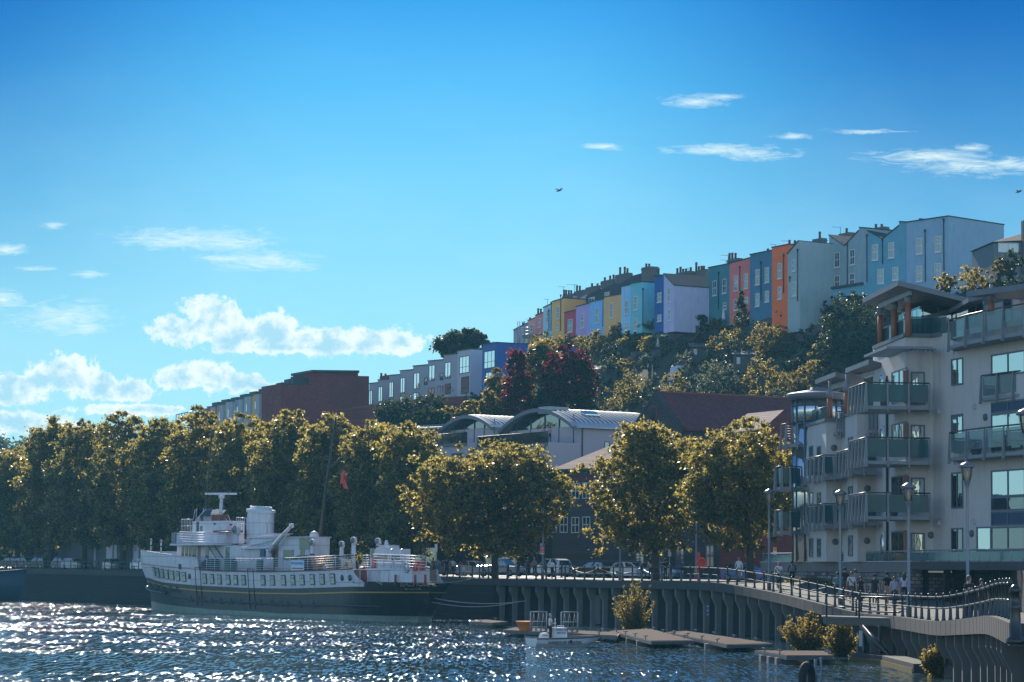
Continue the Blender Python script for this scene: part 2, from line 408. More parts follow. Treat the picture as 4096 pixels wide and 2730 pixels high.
# ------------------------------------------------------------------ water
def build_water():
    b = MB(); b.quad((-900, -60, 0), (500, -60, 0), (500, 700, 0), (-900, 700, 0))
    m = bpy.data.materials.new('harbour_water'); m.use_nodes = True; t = NT(m.node_tree)
    out = t.n('ShaderNodeOutputMaterial'); p = t.n('ShaderNodeBsdfPrincipled'); t.l(p.outputs[0], out.inputs[0])
    p.inputs['Base Color'].default_value = (.034, .066, .078, 1); p.inputs['IOR'].default_value = 1.333
    g = t.n('ShaderNodeNewGeometry'); pos = g.outputs['Position']
    def slopes(sx, sy, amp, detail, seed):
        q = t.n('ShaderNodeTexNoise'); t.l(t.vmath('MULTIPLY_ADD', pos, (sx, sy, 1), (seed, seed * 1.7, 0)), q.inputs['Vector'])
        q.inputs['Scale'].default_value = 1.0; q.inputs['Detail'].default_value = detail; q.inputs['Roughness'].default_value = .55
        return t.vmath('MULTIPLY', t.vmath('SUBTRACT', q.outputs['Color'], (.5, .5, .5)), (amp, amp, 0))
    sx_ = t.n('ShaderNodeSeparateXYZ'); t.l(pos, sx_.inputs[0])
    big = t.noise(t.vmath('MULTIPLY', pos, (.030, .075, 1)), 1.0, 3, .6, .6); med = t.noise(t.vmath('MULTIPLY', pos, (.22, .11, 1)), 1.0, 2, .5)
    calm = t.math('MULTIPLY', t.rng(big, .38, .62, .38, 1.5, 'SMOOTHSTEP'), t.rng(med, .3, .7, .65, 1.2))
    # the launch's wake: a strip of steeper ripples trailing to the left
    wy = t.rng(t.math('ABSOLUTE', t.math('SUBTRACT', t.math('ADD', sx_.outputs[1], t.math('MULTIPLY', sx_.outputs[0], -.10)), 141)), 1.5, 5.0, 1.0, 0.0, 'SMOOTHSTEP')
    wk = t.math('MULTIPLY', wy, t.math('MULTIPLY', t.rng(sx_.outputs[0], -24, -12, 0, 1), t.rng(sx_.outputs[0], 1.5, 0, 0, 1)))
    calm = t.math('ADD', t.math('MULTIPLY', calm, t.rng(sx_.outputs[0], -3, 10, 1.0, .6)), t.math('MULTIPLY', wk, .9))
    sl = t.vmath('ADD', slopes(6.2, .62, 1.95, 3, 0), slopes(.30, .16, .45, 2, 9))
    sc_ = t.n('ShaderNodeVectorMath', operation='SCALE'); t.l(sl, sc_.inputs[0]); t.l(calm, sc_.inputs['Scale'])
    nrm = t.vmath('NORMALIZE', t.vmath('ADD', sc_.outputs[0], (0, 0, 1)))
    t.l(nrm, p.inputs['Normal'])
    p.inputs['Roughness'].default_value = .06; p.inputs['Specular IOR Level'].default_value = .5
    b.build('water', m, kind='structure')
build_water()

# ------------------------------------------------------------------ the quay edge, seen in plan
EDGE_PX = [(4050, 2506, 63), (4018, 2493, 66.5), (3981, 2478, 72), (3945, 2469, 79), (3905, 2475, 86), (3835, 2484, 94), (3752, 2492, 101),
           (3692, 2487, 108), (3614, 2475, 116), (3516, 2465, 124), (3418, 2456, 131), (3275, 2419, 138), (3132, 2382, 151), (2989, 2354, 163),
           (2842, 2330, 172), (2500, 2326, 187), (2231, 2323, 200), (1980, 2318, 212)]
EDGE = [P(*e) for e in EDGE_PX]
_p = XY(300, 296); EDGE.append(Vector((_p.x, _p.y, 3.72)))
_p = XY(0, 315); EDGE.append(Vector((_p.x, _p.y, 3.74))); EDGE.append(Vector((-112, 392, 3.74)))
_e0 = EDGE[0]; EDGE.insert(0, Vector((_e0.x + 5.5, _e0.y - 1.2, 3.05)))
eY = np.array([p.y for p in EDGE]); eX = np.array([p.x for p in EDGE]); eZ = np.array([p.z for p in EDGE])
INNER = [(24, 40, 3.0), (22.5, 62, 2.9), (21.6, 95, 2.45), (22.6, 118, 2.4), (23.6, 146, 2.98)]
INNER += [tuple(P(3200, 2330, 160)), tuple(P(3060, 2318, 172))]
iY = np.array([p[1] for p in INNER]); iX = np.array([p[0] for p in INNER]); iZ = np.array([p[2] for p in INNER])
def zg(X, Y):
    xe = np.interp(Y, eY, eX); ze = np.interp(Y, eY, eZ)
    t = X - xe
    xi = np.interp(Y, iY, iX); zi = np.interp(Y, iY, iZ)
    z1 = ze + (zi - ze) * np.clip(t / max(xi - xe, 1.0), 0, 1.15)
    z2 = ze + np.clip(t * .8, 0, 26) / 26 * .50
    k = np.clip((Y - 160) / 14, 0, 1)
    return float(z1 * (1 - k) + z2 * k)
def ground_at(x, y):                   # where the photo's pixel meets the quay surface
    r = ray(x, y); best = None
    for d in np.arange(58, 330, .25):
        q = Vector((0, 0, HC)) + r * d
        if q.x >= np.interp(d, eY, eX) - .3 and q.z <= zg(q.x, q.y): return q
    return Vector((0, 0, HC)) + r * 240
def ground_px(x, d):                   # quay surface below/above a pixel column at distance d
    q = XY(x, d); return Vector((q.x, q.y, zg(q.x, q.y)))

def offset(poly, w):                   # plan offset of a polyline, + = landward
    out = []
    for i, p in enumerate(poly):
        a = poly[max(i - 1, 0)]; c = poly[min(i + 1, len(poly) - 1)]
        t = Vector((c.x - a.x, c.y - a.y)).normalized()
        out.append(Vector((p.x + t.y * w, p.y - t.x * w, p.z)))
    return out
def resample(poly, step):
    out = [poly[0].copy()]
    for a, c in zip(poly, poly[1:]):
        n = max(1, int((c - a).length / step))
        out += [a.lerp(c, k / n) for k in range(1, n + 1)]
    return out
def smooth_poly(poly, it=2):
    for _ in range(it):
        q = [poly[0]]
        for a, c in zip(poly, poly[1:]): q += [a.lerp(c, .25), a.lerp(c, .75)]
        poly = q + [poly[-1]]
    return poly
EDGE_S = resample(smooth_poly(EDGE, 2), 3.0)
def edge_at_px(x, off=0.0, lo=60, hi=330):          # point of the quay edge seen in pixel column x
    best = None
    pl = offset(EDGE_S, off) if off else EDGE_S
    cols = [CX + q.x / q.y * F for q in pl]
    for i in range(len(pl) - 1):
        if pl[i].y < lo - 3 or pl[i].y > hi: continue
        if (cols[i] - x) * (cols[i + 1] - x) <= 0 and cols[i] != cols[i + 1]:
            return pl[i].lerp(pl[i + 1], (x - cols[i]) / (cols[i + 1] - cols[i]))
    return None

def strip(mb, A, B):
    for i in range(len(A) - 1): mb.quad(A[i], A[i + 1], B[i + 1], B[i])

def build_quay():
    m_pave = M('paving', (.105, .10, .095), .8, .3, 1.3, spec=.25, bump=.25, bscale=6)
    m_road = M('asphalt', (.075, .075, .08), .38, .25, 1.0, spec=.7, bump=.2, bscale=20)
    # promenade: the walked surface from the coping back
    b = MB(); ys = np.concatenate([np.arange(48, 176, 2.0), np.arange(176, 400, 4.0)])
    rows = []
    for y in ys:
        xe = np.interp(y, eY, eX); k = np.clip((y - 150) / 24, 0, 1)
        w = (np.interp(y, iY, iX) + 3 - xe) * (1 - k) + 7.5 * k
        rows.append([(xe + .25 + (w - .25) * j / 8, y, zg(xe + .25 + (w - .25) * j / 8, y)) for j in range(9)])
    for r0, r1 in zip(rows, rows[1:]):
        for j in range(8): b.quad(r0[j], r0[j + 1], r1[j + 1], r1[j])
    b.build('pavement', m_pave, kind='structure')
    b = MB(); rows = []
    for y in np.arange(150, 400, 4.0):
        xe = np.interp(y, eY, eX); k = np.clip((y - 150) / 24, 0, 1)
        x0 = xe + (np.interp(y, iY, iX) + 3 - xe) * (1 - k) + 7.5 * k
        rows.append([(x0 + 34 * j / 6, y, zg(x0 + 34 * j / 6, y) - (.0 if j == 0 else .10)) for j in range(7)])
        rows[-1].insert(1, (x0 + .03, y, zg(x0, y) - .10))
    for r0, r1 in zip(rows, rows[1:]):
        for j in range(7): b.quad(r0[j], r0[j + 1], r1[j + 1], r1[j])
    b.build('road', m_road, kind='structure')
    # quay wall
    q = thing('quay_wall', 'long grey concrete quay wall with projecting columns below the black railings', 'quay wall', tuple(P(2842, 2520, 170)))
    E = EDGE_S; up = Vector((0, 0, 1))
    cop = MB(); I = offset(E, .55)
    T0 = [e + up * .06 for e in E]; T1 = [e + up * .06 for e in I]; B0 = [e - up * .54 for e in E]; B1 = [e - up * .54 for e in I]
    strip(cop, T0, T1); strip(cop, B0, T0); strip(cop, B1, B0); strip(cop, T1, B1)
    cop.add([T0[0], T1[0], B1[0], B0[0]], [(0, 1, 2, 3)])
    cop.build('coping', m_conc, q)
    # vertical joints between the coping blocks
    jm = MB()
    for p in resample(E, 1.6)[::1]:
        if p.y > 200: break
        i = min(range(len(E)), key=lambda k: (E[k] - p).length); a = E[max(i - 1, 0)]; c = E[min(i + 1, len(E) - 1)]
        t = (c - a); t.z = 0; t.normalize(); n = Vector((-t.y, t.x, 0))
        jm.obox(p + n * .001 - t * .012 - up * .53, t * .024, n * .006, up * .57)
    jm.build('coping_joints', M('joint', (.05, .05, .05), .9), q)
    wl = MB()
    near = [p for p in E if p.y <= 214]; far = [p for p in E if p.y >= 210]
    W = offset(near, 1.6); strip(wl, [Vector((p.x, p.y, -1)) for p in W], [p - up * .5 for p in W])
    wl.quad(*[Vector((q.x, q.y, z)) for q, z in ((W[-1], -1), (W[-1], W[-1].z - .5))], *[Vector((q.x, q.y, z)) for q, z in ((far[0], far[0].z - .5), (far[0], -1))])
    W2 = offset(far, .12); strip(wl, [Vector((p.x, p.y, -1)) for p in W2], [p - up * .5 for p in W2])
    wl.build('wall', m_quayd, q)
    cols = [2001, 2051, 2101, 2154, 2204, 2254, 2307, 2359, 2407, 2458, 2504, 2553, 2604, 2660, 2709, 2759, 2807, 2854, 2900, 2948, 2996, 3041, 3089, 3134,
            3180, 3221, 3267, 3315, 3362, 3410, 3462, 3519, 3567, 3610, 3646, 3677, 3711, 3747, 3784, 3818, 3853, 3888, 3914, 3943, 3963, 3985, 4003]
    for x in cols:
        p = edge_at_px(x, .18)
        if p is None: continue
        i = min(range(len(E)), key=lambda k: (E[k] - p).length); a = E[max(i - 1, 0)]; c = E[min(i + 1, len(E) - 1)]
        t = (c - a); t.z = 0; t.normalize(); n = Vector((t.y, -t.x, 0))       # n = landward
        zt = p.z - .54; w = .17
        prof = [(0, zt), (0, zt - .45), (.30, zt - 1.05), (.30, -1), (.62, -1), (.70, zt)]
        o = Vector((p.x, p.y, 0)) - t * w
        pb = MB(); pb.extrude([o + n * a_ + up * z_ for a_, z_ in prof], t * (2 * w))
        pb.build('column', m_concl, q)
    # ledge at the foot near the steps
    lb = MB(); A = [P(3440, 2625, 122), P(3560, 2652, 118), P(3690, 2690, 108)]
    A = [Vector((a.x - .4, a.y, 0)) for a in A]
    for a, c in zip(A, A[1:]):
        t = (c - a); n = Vector((-t.y, t.x, 0)).normalized() * -1.2
        lb.obox(a - up * 1, t, n if n.x > 0 else -n, up * 1.4)
    lb.build('ledge', M('wet_concrete', (.05, .048, .046), .8, .4, 1.5, streak=.6), q)
    wd = MB()
    for a, c in zip(A, A[1:]):
        t = (c - a); wd.obox(a + Vector((-.05, -.05, -.5)), t, Vector((-.03, -.03, 0)), up * .7)
    wd.build('weed_line', M('weed', (.16, .10, .02), .8, .5, 3), q)
    return q
QUAY = build_quay()

# ------------------------------------------------------------------ railings
def post_mb(p, h=1.05, k=1.0):
    b = MB()
    b.lathe([(.10 * k, 0), (.10 * k, .05), (.075 * k, .10), (.058 * k, h * .5), (.048 * k, h * .93), (.07 * k, h * .95), (.07 * k, h * 1.0), (.045 * k, h * 1.03), (.055 * k, h * 1.07), (.02 * k, h * 1.11)], p, 8)
    return b
def railing(px, label, h=1.05, off=.28, lo=55, hi=330, k=1.0):
    pts = [edge_at_px(x, off, lo, hi) for x in px]; pts = [p + Vector((0, 0, .06)) for p in pts if p is not None]
    r = thing('quay_railing', label, 'railing', tuple(pts[len(pts) // 2]))
    for p in pts: post_mb(p, h, k).build('post', m_black, r)
    up = Vector((0, 0, 1))
    for f in (.96, .50):
        b = MB(); b.tube([p + up * h * f for p in pts], .038 * k, 6); b.build('rail', m_black, r)
    return r
PX_R = [1700, 1748, 1800, 1850, 1900, 1929, 1965, 2002, 2040, 2078, 2116, 2154, 2195, 2232, 2270, 2308, 2347, 2386, 2424, 2462, 2500, 2538, 2576, 2616, 2655, 2693, 2732, 2769, 2805, 2842, 2879, 2917, 2954,
        2989, 3024, 3062, 3099, 3128, 3172, 3205, 3240, 3275, 3309, 3344, 3379, 3415, 3447, 3483, 3516, 3547, 3581, 3613, 3639, 3665, 3689, 3717, 3749, 3776, 3803,
        3831, 3858, 3881, 3904, 3925, 3946, 3965, 3983, 4000, 4015, 4029, 4042]
railing(PX_R, 'long black iron railing with tapered posts following the curved quay edge')
railing([4 + 27 * i for i in range(22)], 'black iron railing on the far quay beside the ship bow', hi=420)

b = MB(); p0 = P(4062, 2578, 61.5)
b.lathe([(.24, 0), (.24, .12), (.15, .2), (.13, .9), (.15, .96), (.115, 1.0), (.115, 1.28), (.16, 1.32), (.13, 1.42), (.05, 1.5)], p0, 14)
gp = tag(b.build('gate_post', m_black, None), 'stout black cast iron post with moulded collars at the near railing end', 'post')

# ------------------------------------------------------------------ hill and far land
HX = [-1500, -400, 700, 1123, 1476, 1900, 1990, 2060, 2100, 2340, 2540, 2850, 3250, 3500, 3800, 4400]
HD = [680, 470, 384, 352, 352, 326, 330, 378, 386, 364, 350, 331, 313, 300, 293, 280]      # where the upper houses stand
HY = [2000, 1900, 1735, 1668, 1640, 1600, 1590, 1390, 1372, 1322, 1302, 1262, 1212, 1190, 1165, 1100]
D0 = [600, 400, 305, 290, 282, 272, 270, 268, 266, 260, 256, 250, 246, 240, 222, 215]       # foot of the slope
def hill_z(x, d):
    dh = np.interp(x, HX, HD); yy = np.interp(x, HX, HY); d0 = np.interp(x, HX, D0)
    zt = HC + (yh(x) - yy) * dh / F + .0
    z0 = 4.0
    t = (d - d0) / (dh - d0)
    if t <= 0: return z0 - .3
    if t >= 1: return zt + min(d - dh, 60) * .03
    tt = t * 0.85 + .15 * t * t
    return z0 + (zt - z0) * tt
def hill_pt(x, y):                     # point of the hillside seen at a pixel
    r = ray(x, y)
    for d in np.arange(215, 420, .5):
        if HC + r.z * d <= hill_z(x, d): return P(x, y, d)
    return P(x, y, 380)
b = MB(); xs = np.linspace(-1500, 5600, 72); ts = [-.12, -.02] + list(np.linspace(0, 1.1, 24)) + [1.5, 2.5, 5]
dd = lambda x, t: np.interp(x, HX, D0) + t * (np.interp(x, HX, HD) - np.interp(x, HX, D0))
pts = [[(XY(x, dd(x, t)).x, dd(x, t), hill_z(x, dd(x, t))) for t in ts] for x in xs]
for a, c in zip(pts, pts[1:]):
    for j in range(len(ts) - 1): b.quad(a[j], c[j], c[j + 1], a[j + 1])
b.build('hillside', M('earth', (.045, .05, .03), .95, .5, .5, bump=.4, bscale=2), kind='structure')
# ------------------------------------------------------------------ the moored passenger ship
def build_ship():
    S = XY(1728, 199.5); B = XY(612, 243.5); L = (B - S).length
    a2 = (B - S).normalized(); n2 = Vector((-a2.y, a2.x))
    if n2.y > 0: n2 = -n2
    A, N, UP = Vector((a2.x, a2.y, 0)), Vector((n2.x, n2.y, 0)), Vector((0, 0, 1))
    O = Vector((S.x, S.y, 0)); HB = 4.2
    def W(u, v, z): return O + A * u + N * v + UP * z
    def hb(u, z):                      # half breadth of the hull
        zz = min(max(z / 4.5, 0), 1)
        u0 = 2.6 - 2.6 * min(1, zz * 1.5)                       # counter stern overhangs
        ub = L + .0 + 1.3 * zz                                   # raked stem
        s = min(1, max(0, (u - u0) / 6.0)); st = math.sqrt(max(0, 1 - (1 - s) ** 2))
        e = 19 - 5.5 * zz
        f = min(1, max(0, (ub - u) / e)); bw = 1 - (1 - f) ** (1.9 + .9 * zz)
        return HB * st * bw * (.90 + .10 * zz)
    def hit(x, y):                     # photo pixel -> (u, z) on the near side of the hull
        v = HB
        for _ in range(30):
            u, z = VP(x, y, S + n2 * v, a2); v = .6 * v + .4 * hb(u, z)
        return u, z
    def hz(x, y, v=HB): return VP(x, y, S + n2 * v, a2)
    ship = thing('passenger_ship', 'old white and black passenger ship with tall funnel moored along the quay', 'ship', tuple(W(L / 2, 0, 0)))
    m_hw = M('ship_white', (.60, .61, .66), .45, .12, 2.0, streak=.6, dirt=(.30, .22, .17), plates=.8)
    m_hb = M('ship_black', (.022, .025, .032), .42, .35, 1.2, streak=.6, dirt=(.09, .085, .085), plates=.7)
    m_ye = M('ship_yellow', (.50, .33, .08), .5, .15, 3)
    m_gr = M('boot_topping', (.22, .30, .26), .6, .3, 1.0, streak=.5, dirt=(.16, .09, .05))
    m_rd = M('ship_red', (.45, .035, .025), .45, .1, 3)
    m_dk = M('ship_dark', (.03, .032, .035), .5, .3, 3)
    m_dkgl = M_pane('ship_glass', (.04, .06, .065), .10)
    m_deck = M('ship_deck', (.20, .15, .11), .8, .25, 2)
    m_or = M('raft_orange', (.62, .22, .05), .5, .15, 4)
    m_brw = M('teak', (.24, .13, .07), .5, .25, 4)
    def curve(px): 
        q = sorted(hit(x, y) for x, y in px); us = [c[0] for c in q]; zs = [c[1] for c in q]
        return lambda u: float(np.interp(u, us, zs))
    z_wb = curve([(594, 2312), (650, 2330), (790, 2343), (1000, 2353), (1150, 2355), (1300, 2351), (1412, 2347)])
    z_ye = curve([(600, 2328), (705, 2354), (800, 2363), (1000, 2373), (1200, 2376), (1400, 2370), (1680, 2371)])
    z_gr = curve([(612, 2407), (710, 2425), (851, 2439), (1026, 2447), (1100, 2454), (1398, 2460), (1700, 2467)])
    z_top = curve([(588, 2206), (640, 2214), (700, 2222), (784, 2238)])
    z_dk = curve([(797, 2281), (860, 2285), (1060, 2289), (1250, 2284), (1412, 2276)])
    z_st = curve([(1460, 2331), (1600, 2332), (1700, 2336)])
    u_bul = hit(792, 2262)[0]; u_w0 = hit(1412, 2276)[0]; u_w1 = hit(1458, 2328)[0]
    def ztop(u):
        if u > u_bul + .15: return z_top(u)
        if u > u_bul - .15: return z_dk(u) + (z_top(u_bul) - z_dk(u_bul)) * (u - u_bul + .15) / .3
        if u > u_w0: return z_dk(u)
        if u > u_w1:
            k = (u_w0 - u) / (u_w0 - u_w1)
            return z_dk(u_w0) + (z_st(u_w1) - z_dk(u_w0)) * (1 - math.sqrt(max(0, 1 - k * k)) if False else k ** .55)
        return z_st(u)
    us = list(np.concatenate([np.linspace(0.02, 6, 16), np.arange(6.8, 36, .8), np.linspace(36.2, L + 1.28, 34)])) + [u_bul - .16, u_bul + .16] + list(np.linspace(u_w1, u_w0, 10))
    us = sorted(us)
    def levels(u):
        t = ztop(u); wb = min(z_wb(u), t - .02) if u > u_w1 - .01 else t
        ye = min(z_ye(u), wb - .05); gr = z_gr(u)
        if u <= u_w1: wb = t - .001
        return [-.6, 0.0, gr * .5, gr, (gr + ye) / 2, ye - .05, ye + .05, (ye + wb) / 2, wb, (wb + t) / 2, t]
    bands = [m_gr, m_hb, m_ye, m_hw]; bidx = [0, 0, 0, 1, 1, 2, 1, 1, 3, 3]
    for side in (1, -1):
        pass
    hull = bpy.data.meshes.new('hull'); vs = []; fs = []; mi = []
    for side in (1, -1):
        o = len(vs)
        for u in us:
            for z in levels(u): vs.append(W(min(u, L + 1.3 * min(max(z / 4.5, 0), 1)), side * hb(u, max(z, 0)) * (.95 if z < 0 else 1), z))
        nl = 11
        for i in range(len(us) - 1):
            for j in range(nl - 1):
                f = (o + i * nl + j, o + (i + 1) * nl + j, o + (i + 1) * nl + j + 1, o + i * nl + j + 1)
                fs.append(f if side < 0 else f[::-1]); mi.append(bidx[j])
        # stern closing
    hull.from_pydata([tuple(v - ORG[ship]) for v in vs], [], fs); hull.update()
    for q in bands: hull.materials.append(q)
    hull.polygons.foreach_set('material_index', mi); hull.polygons.foreach_set('use_smooth', [True] * len(fs))
    ho = bpy.data.objects.new('hull', hull); COL.objects.link(ho); ORG[ho] = ORG[ship]; adopt(ho, ship)
    # decks
    d = MB()
    for i in range(len(us) - 1):
        u0, u1 = us[i], us[i + 1]
        zf = lambda u: (z_dk(u_bul) + .35 + .02 * (u - u_bul) if u > u_bul else (z_dk(u) - .02 if u > u_w0 else z_st(u) - .05 if u < u_w1 else z_st(u_w1) - .05))
        d.quad(W(u0, hb(u0, 4.2) - .03, zf(u0)), W(u1, hb(u1, 4.2) - .03, zf(u1)), W(u1, -hb(u1, 4.2) + .03, zf(u1)), W(u0, -hb(u0, 4.2) + .03, zf(u0)))
    d.build('deck', m_deck, ship)
    # red-brown capping line along the deck edge and rubbing strake
    def along(us_, zf, off, r, name, mat, side=1):
        b = MB(); b.tube([W(u, side * (hb(u, zf(u)) + off), zf(u)) for u in us_], r, 6); return b.build(name, mat, ship)
    uu = np.linspace(u_w0 + .1, u_bul - .3, 40)
    along(uu, lambda u: z_dk(u) + .02, .02, .06, 'gunwale', M('gunwale_red', (.16, .06, .06), .5), 1)
    uu = np.linspace(u_bul, L + 1.0, 30)
    along(uu, lambda u: z_dk(u_bul) + .05 + .035 * (u - u_bul), .01, .03, 'feature_line', m_rd)
    along(uu, lambda u: z_top(u), 0.0, .05, 'bulwark_cap', m_hw); along(uu, lambda u: z_top(u), 0.0, .05, 'bulwark_cap', m_hw, -1)
    along(np.linspace(3.5, L - 8, 40), lambda u: z_gr(u) + .75, .04, .09, 'rubbing_strake', m_dk)
    # lower row of windows, each with a frame
    def face(u, z, w, h, off, mb):
        p = [(u - w / 2, z - h / 2), (u + w / 2, z - h / 2), (u + w / 2, z + h / 2), (u - w / 2, z + h / 2)]
        fr = [W(q[0], hb(q[0], q[1]) + off, q[1]) for q in p]
        mb.extrude(fr, N * -.06)
    Z1 = lambda x, y: (500 + x / 2.851, 1950 + y / 2.851)
    Z2 = lambda x, y: (1100 + x / 2.851, 1950 + y / 2.851)
    win = [Z1(*q) for q in [(335, 962), (376, 976), (425, 985), (480, 995), (541, 1005), (606, 1014), (676, 1022), (912, 1042), (995, 1046), (1080, 1051), (1180, 1056), (1266, 1058), (1356, 1060), (1578, 1061), (1685, 1062)]]
    win += [Z2(*q) for q in [(100, 1060), (207, 1058), (313, 1056), (428, 1053), (541, 1049), (661, 1045)]]
    m_frm = M('window_frame_dark', (.05, .045, .045), .5)
    for x, y in win:
        u, z = hit(x, y)
        m = MB(); face(u, z, .84, .92, .05, m); o = m.build('window', m_frm, ship)
        m = MB(); face(u + .0, z + .26, .62, .24, .085, m); face(u, z - .15, .62, .48, .085, m); m.build('pane', M_pane('cabin_glass', (.24, .27, .24), .22), o)
    for x, y in [Z2(768, 1032), Z2(858, 1032), Z1(738, 1015)]:
        u, z = hit(x, y); m = MB(); m.lathe([(.26, -.04), (.26, .06), (.18, .06)], W(u, hb(u, z), z), 12, ax=N); o = m.build('porthole', m_frm, ship)
        m = MB(); m.lathe([(.17, .0), (.17, .075)], W(u, hb(u, z), z), 12, ax=N); m.build('pane', m_dkgl, o)
    for x, y in [Z1(835, 1032), Z1(1438, 1056)]:
        u, z = hit(x, y)
        m = MB()
        for du, dz, w, h in [(0, .95, 1.05, .05), (0, -.95, 1.05, .05), (-.52, 0, .05, 1.9), (.52, 0, .05, 1.9)]: face(u + du, z + dz, w, h, .05, m)
        o = m.build('shell_door', m_frm, ship)
        m = MB()
        for du, dz, w, h in [(0, -2.55, 1.0, .06), (-.5, -1.75, .06, 1.6), (.5, -1.75, .06, 1.6)]: face(u + du, z + dz, w, h, .06, m)
        m.build('door_guard', m_dk, ship)
    u, z = hit(*Z1(627, 905)); m = MB(); face(u, z, .5, .5, .05, m); m.build('hawse_pipe', m_dk, ship)
    # black fender pads along the side
    for x, y in [(755, 1272), (850, 1275), (905, 1278), (985, 1285), (1098, 1292), (1212, 1298), (1330, 1304), (1482, 1306), (1548, 1308), (1680, 1312), (1782, 1318), (1855, 1324), (1995, 1328), (2150, 1332)]:
        u, z = hit(*Z1(x, y)); m = MB(); w = .5
        c = lambda uu_, zz_, o_: W(uu_, hb(uu_, zz_) + o_, zz_)
        m.add([c(u - w, z - .3, .02), c(u + w, z - .3, .02), c(u, z + .3, .02), c(u, z - .3, .32)], [(0, 1, 3), (1, 2, 3), (2, 0, 3), (0, 2, 1)])
        m.build('fender', m_dk, ship)
    for x, y in [(300, 1115), (360, 1125), (430, 1140), (525, 1155), (600, 1165)]:
        u, z = hit(*Z1(x, y)); m = MB(); w = .55; c = lambda uu_, zz_, o_: W(uu_, hb(uu_, zz_) + o_, zz_)
        m.add([c(u - w, z - .3, .02), c(u + w, z - .3, .02), c(u, z + .35, .02), c(u, z - .3, .5)], [(0, 1, 3), (1, 2, 3), (2, 0, 3), (0, 2, 1)]); m.build('fender', m_dk, ship)
    along(np.linspace(L - 11, L + .5, 14), lambda u: hit(*Z1(430, 1165))[1] + .04 * (u - (L - 5)) - .1, .18, .17, 'bow_fender', m_dk)
    # name on the stern quarter
    def on_stern(txt, x0, x1, y, size_px, name):
        u0, z0 = hit(x0, y); u1, z1 = hit(x1, y)
        p0, p1 = W(u0, hb(u0, z0) + .10, z0), W(u1, hb(u1, z1) + .10, z1)
        n = len(txt)
        wtot = (p1 - p0).length
        t_ = (p1 - p0).normalized()
        text_mesh(name, txt, size_px, p0, t_, UP, M('gilt', (.42, .36, .26), .5), ship, .03)
    on_stern('BALMORAL', 1604, 1682, 2347, .60, 'name_lettering')
    on_stern('BRISTOL', 1623, 1664, 2360, .36, 'port_lettering')
    # ---- superstructure, traced as pixels on fore-and-aft planes and given its breadth
    def block(name, mat, x0, x1, ytop, ybot, v, parent=ship, dep=None, mb=None, hit_v=None):
        vv = v if hit_v is None else hit_v
        ua, _ = hz(x0, (ytop + ybot) / 2, vv); ub, _ = hz(x1, (ytop + ybot) / 2, vv)
        _, zt = hz((x0 + x1) / 2, ytop, vv); _, zb = hz((x0 + x1) / 2, ybot, vv)
        b = mb or MB(); lo, hi = min(ua, ub), max(ua, ub)
        dp = dep or 2 * v; b.obox(W(lo, v - dp, zb), A * (hi - lo), N * dp, UP * (zt - zb))
        if mb is None: return b.build(name, mat, parent), lo, hi, zb, zt
        return lo, hi, zb, zt
    def pane(x, y, w, h, v, name='window', mat=m_dkgl, parent=ship, proud=.03):
        u, z = hz(x, y, v); b = MB(); b.obox(W(u - w / 2, v - .05, z - h / 2), A * w, N * (.05 + proud), UP * h)
        return b.build(name, mat, parent)
    house, h0, h1, hzb, hzt = block('deckhouse', m_hw, 707, 1002, 2184, 2285, 2.7, dep=3.2)
    pale, p0, p1, pzb, pzt = block('aft_deckhouse', m_hw, 1000, 1238, 2152, 2285, 2.7, dep=2.0)
    tp = MB(); tp.obox(W(p0 - .1, .6, pzt + .002), A * (p1 - p0 + .4), N * 2.3, UP * .08); tp.build('house_top', m_hw, ship)
    for x, y, w, h in [Z1(660, 728) + (.5, .95), Z1(702, 728) + (.5, .95), Z1(742, 728) + (.5, .95), Z1(790, 735) + (.75, .95), Z1(938, 750) + (.65, 1.1), Z1(1170, 755) + (.8, 1.2)]: pane(x, y, w, h, 2.7, parent=house)
    for x, y, w, h in [Z1(1866, 775) + (1.9, .95), Z1(2025, 770) + (.8, .95), Z1(2052, 645) + (1.9, 1.0)]: pane(x, y, w, h, 2.7, parent=pale)
    pane(*Z1(1720, 790), .9, 1.9, 2.7, 'door', m_brw, pale); pane(*Z1(845, 770), .55, 1.9, 2.7, 'door', m_brw, house)
    wing, w0, w1, wzb, wzt = block('bridge_deck', m_hw, 679, 852, 2175, 2183, 3.9, dep=4.5)
    tilt, *_ = block('bridge_front', M('bridge_front', (.10, .12, .15), .4), 686, 702, 2130, 2174, 3.4)
    wheel, b0, b1, bzb, bzt = block('bridge_bulwark', m_hw, 704, 722, 2132, 2174, 3.3)
    box, x0_, x1_, xzb, xzt = block('wheelhouse', m_hw, 771, 905, 2085, 2174, 1.9, dep=1.9)
    pane(*Z1(830, 450), .5, .9, 1.9, 'door', m_frm, box); pane(*Z1(870, 470), .5, .5, 1.9, 'window', m_dkgl, box); pane(*Z1(1025, 418), .45, .16, 1.9, 'vent', m_dk, box); pane(*Z1(1205, 428), .45, .16, 1.9, 'vent', m_dk, box)
    raft, *_ = block('liferaft_cover', M('raft_red', (.22, .05, .05), .6), 852, 925, 2122, 2131, 2.3, dep=1.2)
    pan = MB(); u, z = hz(*Z1(880, 345), 1.2); pan.extrude([W(u - 1.1, 1.4, z + .75), W(u + 1.3, 1.4, z - .45), W(u + 1.3, -.8, z - .45), W(u - 1.1, -.8, z + .75)], N * 0 + UP * .07); pan.build('solar_panel', M_pane('panel_blue', (.10, .16, .30), .3), ship)
    bx = MB(); u, z = hz(*Z1(1035, 365), 1.0); bx.obox(W(u - .9, 0, z - .35), A * 1.8, N * 1.0, UP * .8); bx.build('deck_locker', M('brown_box', (.16, .05, .04), .6), ship)
